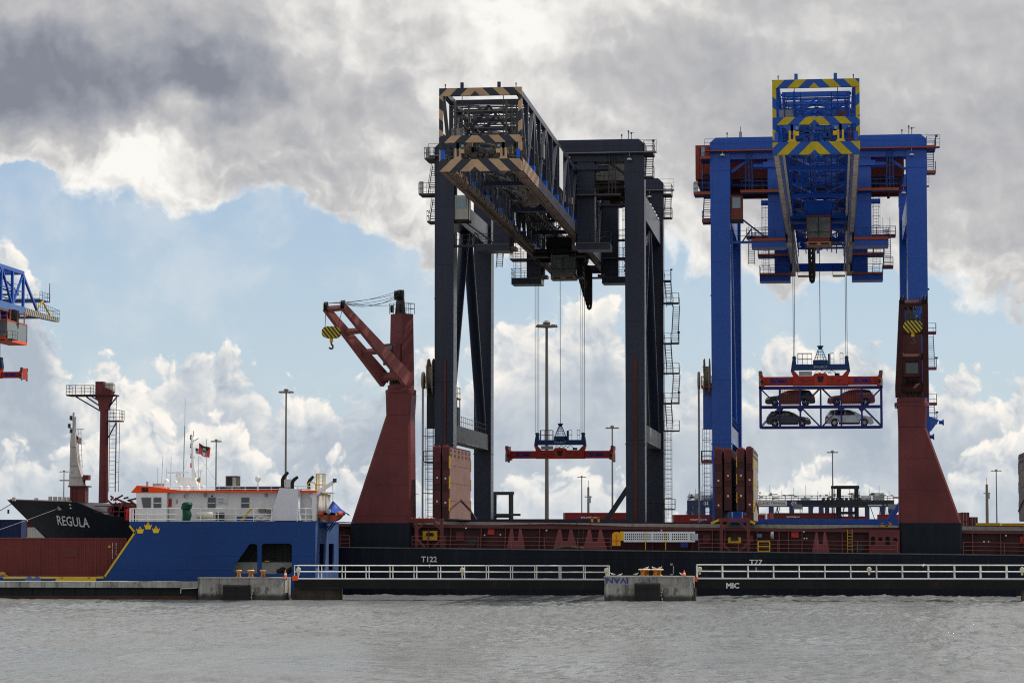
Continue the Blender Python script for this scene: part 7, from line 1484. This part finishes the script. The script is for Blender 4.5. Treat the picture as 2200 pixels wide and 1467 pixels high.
for px, py, D, w, lb in ((1264, 1046, 560, .32, 'slim grey pole with a box between two light masts'), (2120, 1040, 620, .42, 'rusty slim chimney pole near the right edge')):
    p = P(px, py, D); r = thing('radio_pole', (p.x, D, ZQ), lb, 'pole', 'slim poles in the yard'); MB().tube((p.x, D, ZQ), (p.x, D, p.z), w, 10, w*.7).build('shaft', paint('pole_brown', (.19, .16, .135), .7, .2), r, True); MB().cbox(p.x + w*.9, D, p.z - 3.4, .5, .5, 1.5).build('equipment_box', STEEL, r); MB().tube((p.x, D, p.z), (p.x, D, p.z + 1.4), .07, 5).box(p.x - .8, p.x + .8, D - .1, D + .1, p.z - 2.2, p.z - 2.0).build('aerial', STEEL, r)
# containers
CWR = paint('yard_container_red', (.26, .025, .025), .5, .1, streak=.2); CMA = paint('yard_container_maroon', (.115, .022, .024), .55, .12, streak=.2); CBL = paint('yard_container_blue', (.014, .024, .08), .55, .12, streak=.2); CYE = paint('yard_container_yellow', (.50, .30, .03), .55, .1, streak=.2); COR = paint('yard_container_orange', (.42, .13, .02), .55, .1); CWH = paint('yard_container_white', (.5, .5, .48), .55, .1)
def ybox(px_l, px_r, D, base, mat, label, rz=0, H=2.9, doors=0, url=False, big=False, num=None):
    a, b = P(px_l, 1120, D), P(px_r, 1120, D); L_ = (b.x - a.x)/math.cos(rz) if abs(rz) < 1.2 else 12.19; c = Vector(((a.x + b.x)/2, D + L_/2*abs(math.sin(rz)), base))
    r = container((c.x, c.y, base), L_, H, mat, label, rz=rz, doors=doors)
    def loc(s, size, u, v, w):
        o_ = text(s, size, (u, -1.235, v), WTXT, None, 'lettering', width=w, bold=size*.03, extr=.006); o_.parent = r
    if url: loc('www.crowley.com', .42, -L_/2 + 3.2, H - .62, 2.2)
    if big: loc('CROWLEY', 1.7, .8, H*.36, 7.6)
    if num: loc(num, .7, -L_/2 + .9, H*.45, .75)
    return r
ybox(1212, 1415, 352, ZQ + 2.62, CWR, 'red container with white web address, seen left of the dark crane right leg', R(12), doors=-1, url=True, big=True, num="45'"); ybox(1212, 1415, 352, ZQ, CMA, 'lower maroon container behind the ship hatch rim, left of the dark right leg', R(12), H=2.59)
ybox(1446, 1640, 345, ZQ + 2.62 - .35, CWR, 'red container with large white letters, left of the four upright hatch covers', R(9), doors=-1, url=True, big=True); ybox(1446, 1640, 345, ZQ, CMA, 'lower container under the red one left of the hatch covers', R(9), H=2.24)
ybox(1660, 1800, 432, ZQ + 3.25, CMA, 'dark red container with small white web address, right of the hatch covers', R(10), H=2.9, doors=-1, url=True); ybox(1660, 1800, 432, ZQ, CMA, 'lower container under the dark red one right of the hatch covers', R(10), H=3.2)
for k, (px, c_, lb) in enumerate(((1629, CBL, 'stacked container end, first in the row right of the hatch covers'), (1638, CWR, 'stacked container end, second in the row right of the hatch covers'), (1647, CBL, 'stacked container end, third in the row right of the hatch covers'))):
    for j in range(3):
        p = P(px, 1120, 520 + 2*k); container((p.x + 1, 526 + 2*k, ZQ + 2.3*j), 12.19, 2.28, CWH if (k + j) % 3 == 2 else c_, lb + [', bottom box', ', middle box', ', top box'][j], rz=R(84), doors=-1)
for px0, px1, D, c_, lb, h in ((1800, 1862, 440, CWR, 'red container behind the mast of the right lift truck', 6.5), (1863, 1892, 450, COR, 'short orange container right of the lift truck', 6.1), (1885, 1936, 430, CWR, 'red container next to the blue crane brace', 6.7)): ybox(px0, px1, D, h - .35, c_, lb + ', upper', H=2.6); ybox(px0, px1, D, ZQ, CMA, lb + ', lower', H=h - ZQ - .4)
for px0, px1, n, D, w in ((2064, 2083, 4, 470, 'taller'), (2083, 2101, 3, 474, 'lower')):
    a, b = P(px0, 1120, D), P(px1, 1120, D)
    for j in range(n):
        zt_ = PZ(1100 if w == 'taller' else 1110, D, 2080); hh = (zt_ - ZQ)/n; container(((a.x + b.x)/2, D + 6, ZQ + hh*j), 12.19, hh - .02, CMA, 'maroon container in the %s stack at the right, %s' % (w, ['bottom one', 'second from the bottom', 'third from the bottom', 'fourth from the bottom'][j]), W=b.x - a.x - .05, rz=R(90), doors=-1)
for px0, px1, D, lb, z in ((2098, 2150, 420, 'yellow container left of its pair near the right edge', PZ(1123, 420, 2120)), (2152, 2215, 424, 'yellow container at the right edge', PZ(1123.5, 424, 2180))): ybox(px0, px1, D, z - 2.9, CYE, lb, R(-6)); 
ybox(-70, 52, 330, PZ(1153, 330, 20) - .1, CBL, 'blue container behind the bow at the left edge', 0, H=2.35); ybox(55, 90, 338, PZ(1153, 338, 60), CMA, 'dark red container just right of the blue one under the bow', 0, H=2.1); ybox(-70, 90, 334, ZQ, CMA, 'low container base under the blue one at the left edge', 0, H=PZ(1153, 334, 20) - ZQ - .15)
ybox(66, 120, 300, ZQ, CWH, 'white container half hidden under the black bow', 0, H=3.4)
# lift trucks
GR = paint('lift_truck_grey', (.06, .06, .06), .55, .25)
def lift_truck(px, py_top, D, label, arm=False):
    p = P(px, py_top, D); r = thing('lift_truck', (p.x, D, ZQ), label, 'lift truck', 'container lift trucks'); x, y, z0, zt_ = p.x, D, ZQ, p.z; w = 1.05
    for s in (-1, 1):
        B(x + s*w - .26, x + s*w + .26, y - .3, y + .3, z0 + .6, zt_).build('mast_post', GR, r); B(x + s*w - .12, x + s*w + .12, y - .5, y - .31, z0 + .6, zt_ - .4).build('lift_chain', DSTEEL, r)
        for e in (-.4, .6): MB().lathe([(.35, -.3), (.85, -.28), (.85, .28), (.35, .3)], (x + s*(w + .6), y + 2 + 4*e, z0 + .85), 16, 'x').build('wheel', TYRE, r, True)
    B(x - w - .5, x + w + .35, y - .32, y + .32, zt_ - .28, zt_ + .12).build('mast_top', GR, r); B(x - w - .95, x - w - .5, y - .25, y + .25, zt_ - .25, zt_ + .1).build('mast_cap', GR, r)
    for f in (.33, .6): B(x - w, x + w, y - .2, y + .2, z0 + (zt_ - z0)*f, z0 + (zt_ - z0)*f + .32).build('mast_crossbar', GR, r)
    B(x - 1.7, x + 1.7, y + .6, y + 6.5, z0 + .9, z0 + 2.3).build('chassis', GR, r); c_ = B(x - .9, x + .5, y + 2.2, y + 4.2, z0 + 2.31, z0 + 4.1).build('driver_cab', GR, r); B(x - .8, x + .4, y + 2.15, y + 2.199, z0 + 2.8, z0 + 3.9).build('cab_window', GLASS, c_)
    MB().tube((x - w - .85, y, z0 + 1), (x - w - .85, y, zt_ - .2), .05, 5).tube((x - w - .55, y, z0 + 1), (x - w - .55, y, zt_ - .2), .04, 5).build('hydraulic_hose', RUBBER, r)
    if arm:
        zc = PZ(1081, D, px); sp_ = B(x - 6.0, x + 5.4, y - 1.0, y - .45, zc - .15, zc + .28).build('spreader_arm', GR, r); B(x - 3.0, x + 2.4, y - 1.2, y - .4, zc - .5, zc - .16).build('spreader_body', GR, r); m = MB()
        for k in range(9): xx = x - 2.9 + .55*k; m.lathe([(.12, 0), (.2, .15), (.12, .4)], (xx, y - .8, zc + .3), 8)
        m.box(x - 3.2, x + 1.9, y - .95, y - .65, zc + .29, zc + .42); m.build('spreader_hydraulics', DSTEEL, sp_)
        for s in (-6.1, 5.3): MB().box(x + s - .5, x + s + .6, y - 1.2, y - .3, zc - .7, zc - .1).build('spreader_claw', STEEL, sp_)
    else:
        for s in (-1, 1): MB().box(x + s*1.4 - .5, x + s*1.4 + .5, y - .8, y - .4, z0 + 2.0, z0 + 3.4).build('fork_carriage', GR, r)
        B(x - 2.3, x + 2.3, y - .75, y - .45, PZ(1108, D, px), PZ(1103, D, px)).build('carriage_bar', GR, r)
lift_truck(1080, 1058, 322, 'dark container lift truck with bare mast seen through the dark crane'); lift_truck(1821, 1045, 318, 'dark lift truck with a wide spreader arm in front of the terminal gantries', True)
# rubber-tyred gantries far behind
RTG = paint('gantry_navy', (.030, .042, .105), .5, .12); GW = paint('gantry_white', (.55, .56, .57), .5, .1)
def gantry(pl, pr, D, num, label, sign_px, num_px, machinery):
    a, b = P(pl, 1075, D), P(pr, 1075, D); zt_ = P(pl, 1074, D).z; zb_ = P(pl, 1088, D).z; r = thing('yard_gantry', ((a.x + b.x)/2, D, ZQ), label, 'gantry crane', 'navy yard gantries far behind')
    for dy in (0, 9): B(a.x, b.x, D + dy, D + dy + 1.4, zb_, zt_).build('top_beam', RTG, r)
    n = 5; ks = (0, .17, .36, .62, .86, .99)
    for k in ks:
        x = a.x + (b.x - a.x - 1.5)*k
        for dy in (0, 9): B(x, x + 1.5, D + dy + .1, D + dy + 1.3, ZQ + 1, zb_ - .01).build('leg', RTG, r)
    B(a.x, b.x, D + .1, D + 1.3, ZQ + .9, ZQ + 2.2).build('sill', RTG, r)
    m = MB(); zz = zt_
    for dy in (0, 9): m.rail((a.x, D + dy, zz), (b.x, D + dy, zz), h=1.5, step=2.2, r=.09)
    for k in range(7): x = a.x + (b.x - a.x)*(k + .5)/7; m.tube((x, D, zz), (x, D, zz + 3 + (k % 3)), .1, 4)
    m.build('top_railing', paint('gantry_rail', (.33, .34, .35), .6, .2), r)
    if sign_px: q = P(sign_px, 1081, D); sg = B(q.x - 6.2, q.x + 6.2, D - .12, D - .02, q.z - .85, q.z + .85).build('name_sign', GW, r); text('EVERGLADES TERMINAL', 1.25, (q.x, D - .15, q.z), paint('sign_ink', (.03, .03, .04), .6, .1), sg, 'lettering', width=11.4)
    q = P(num_px, 1081.5, D); text(num, 1.9, (q.x, D - .1, q.z), WTXT, r, 'number', width=1.7, bold=.06)
    for px0, px1, py0, py1 in machinery: c, d = P(px0, py1, D + 3), P(px1, py0, D + 3); B(c.x, d.x, D + 3, D + 6, c.z, d.z).build('machinery_box', GW, r)
    m = MB(); rg = random.Random(int(num) + 5)
    for k in range(26): x = a.x + (b.x - a.x)*rg.random(); z = zt_ + rg.random()*2.2; m.box(x, x + rg.uniform(.3, 2.2), D + 2, D + 3, z, z + rg.uniform(.15, .7))
    for k in range(14): x = a.x + (b.x - a.x)*rg.random(); m.beam((x, D + 5, zb_), (x + rg.uniform(-3, 3), D + 5, ZQ + 4), .25, .25)
    m.build('gantry_pipework', paint('gantry_rail', ()), r, kind='stuff')
    return r
gantry(1590, 1770, 880, '03', 'navy yard gantry numbered 03 with terminal sign, right of the hatch covers', 1651, 1706, [(1720, 1740, 1068, 1074)])
gantry(1772, 1921, 905, '01', 'navy yard gantry numbered 01 with white machinery boxes on top', 1856, 1905, [(1832, 1848, 1062, 1074), (1850, 1872, 1066, 1074), (1875, 1900, 1058, 1074)]); gantry(1476, 1562, 930, '04', 'navy yard gantry numbered 04 glimpsed behind the blue cable ladder', None, 1517, [(1492, 1502, 1060, 1074), (1506, 1530, 1063, 1074), (1488, 1500, 1090, 1104)])
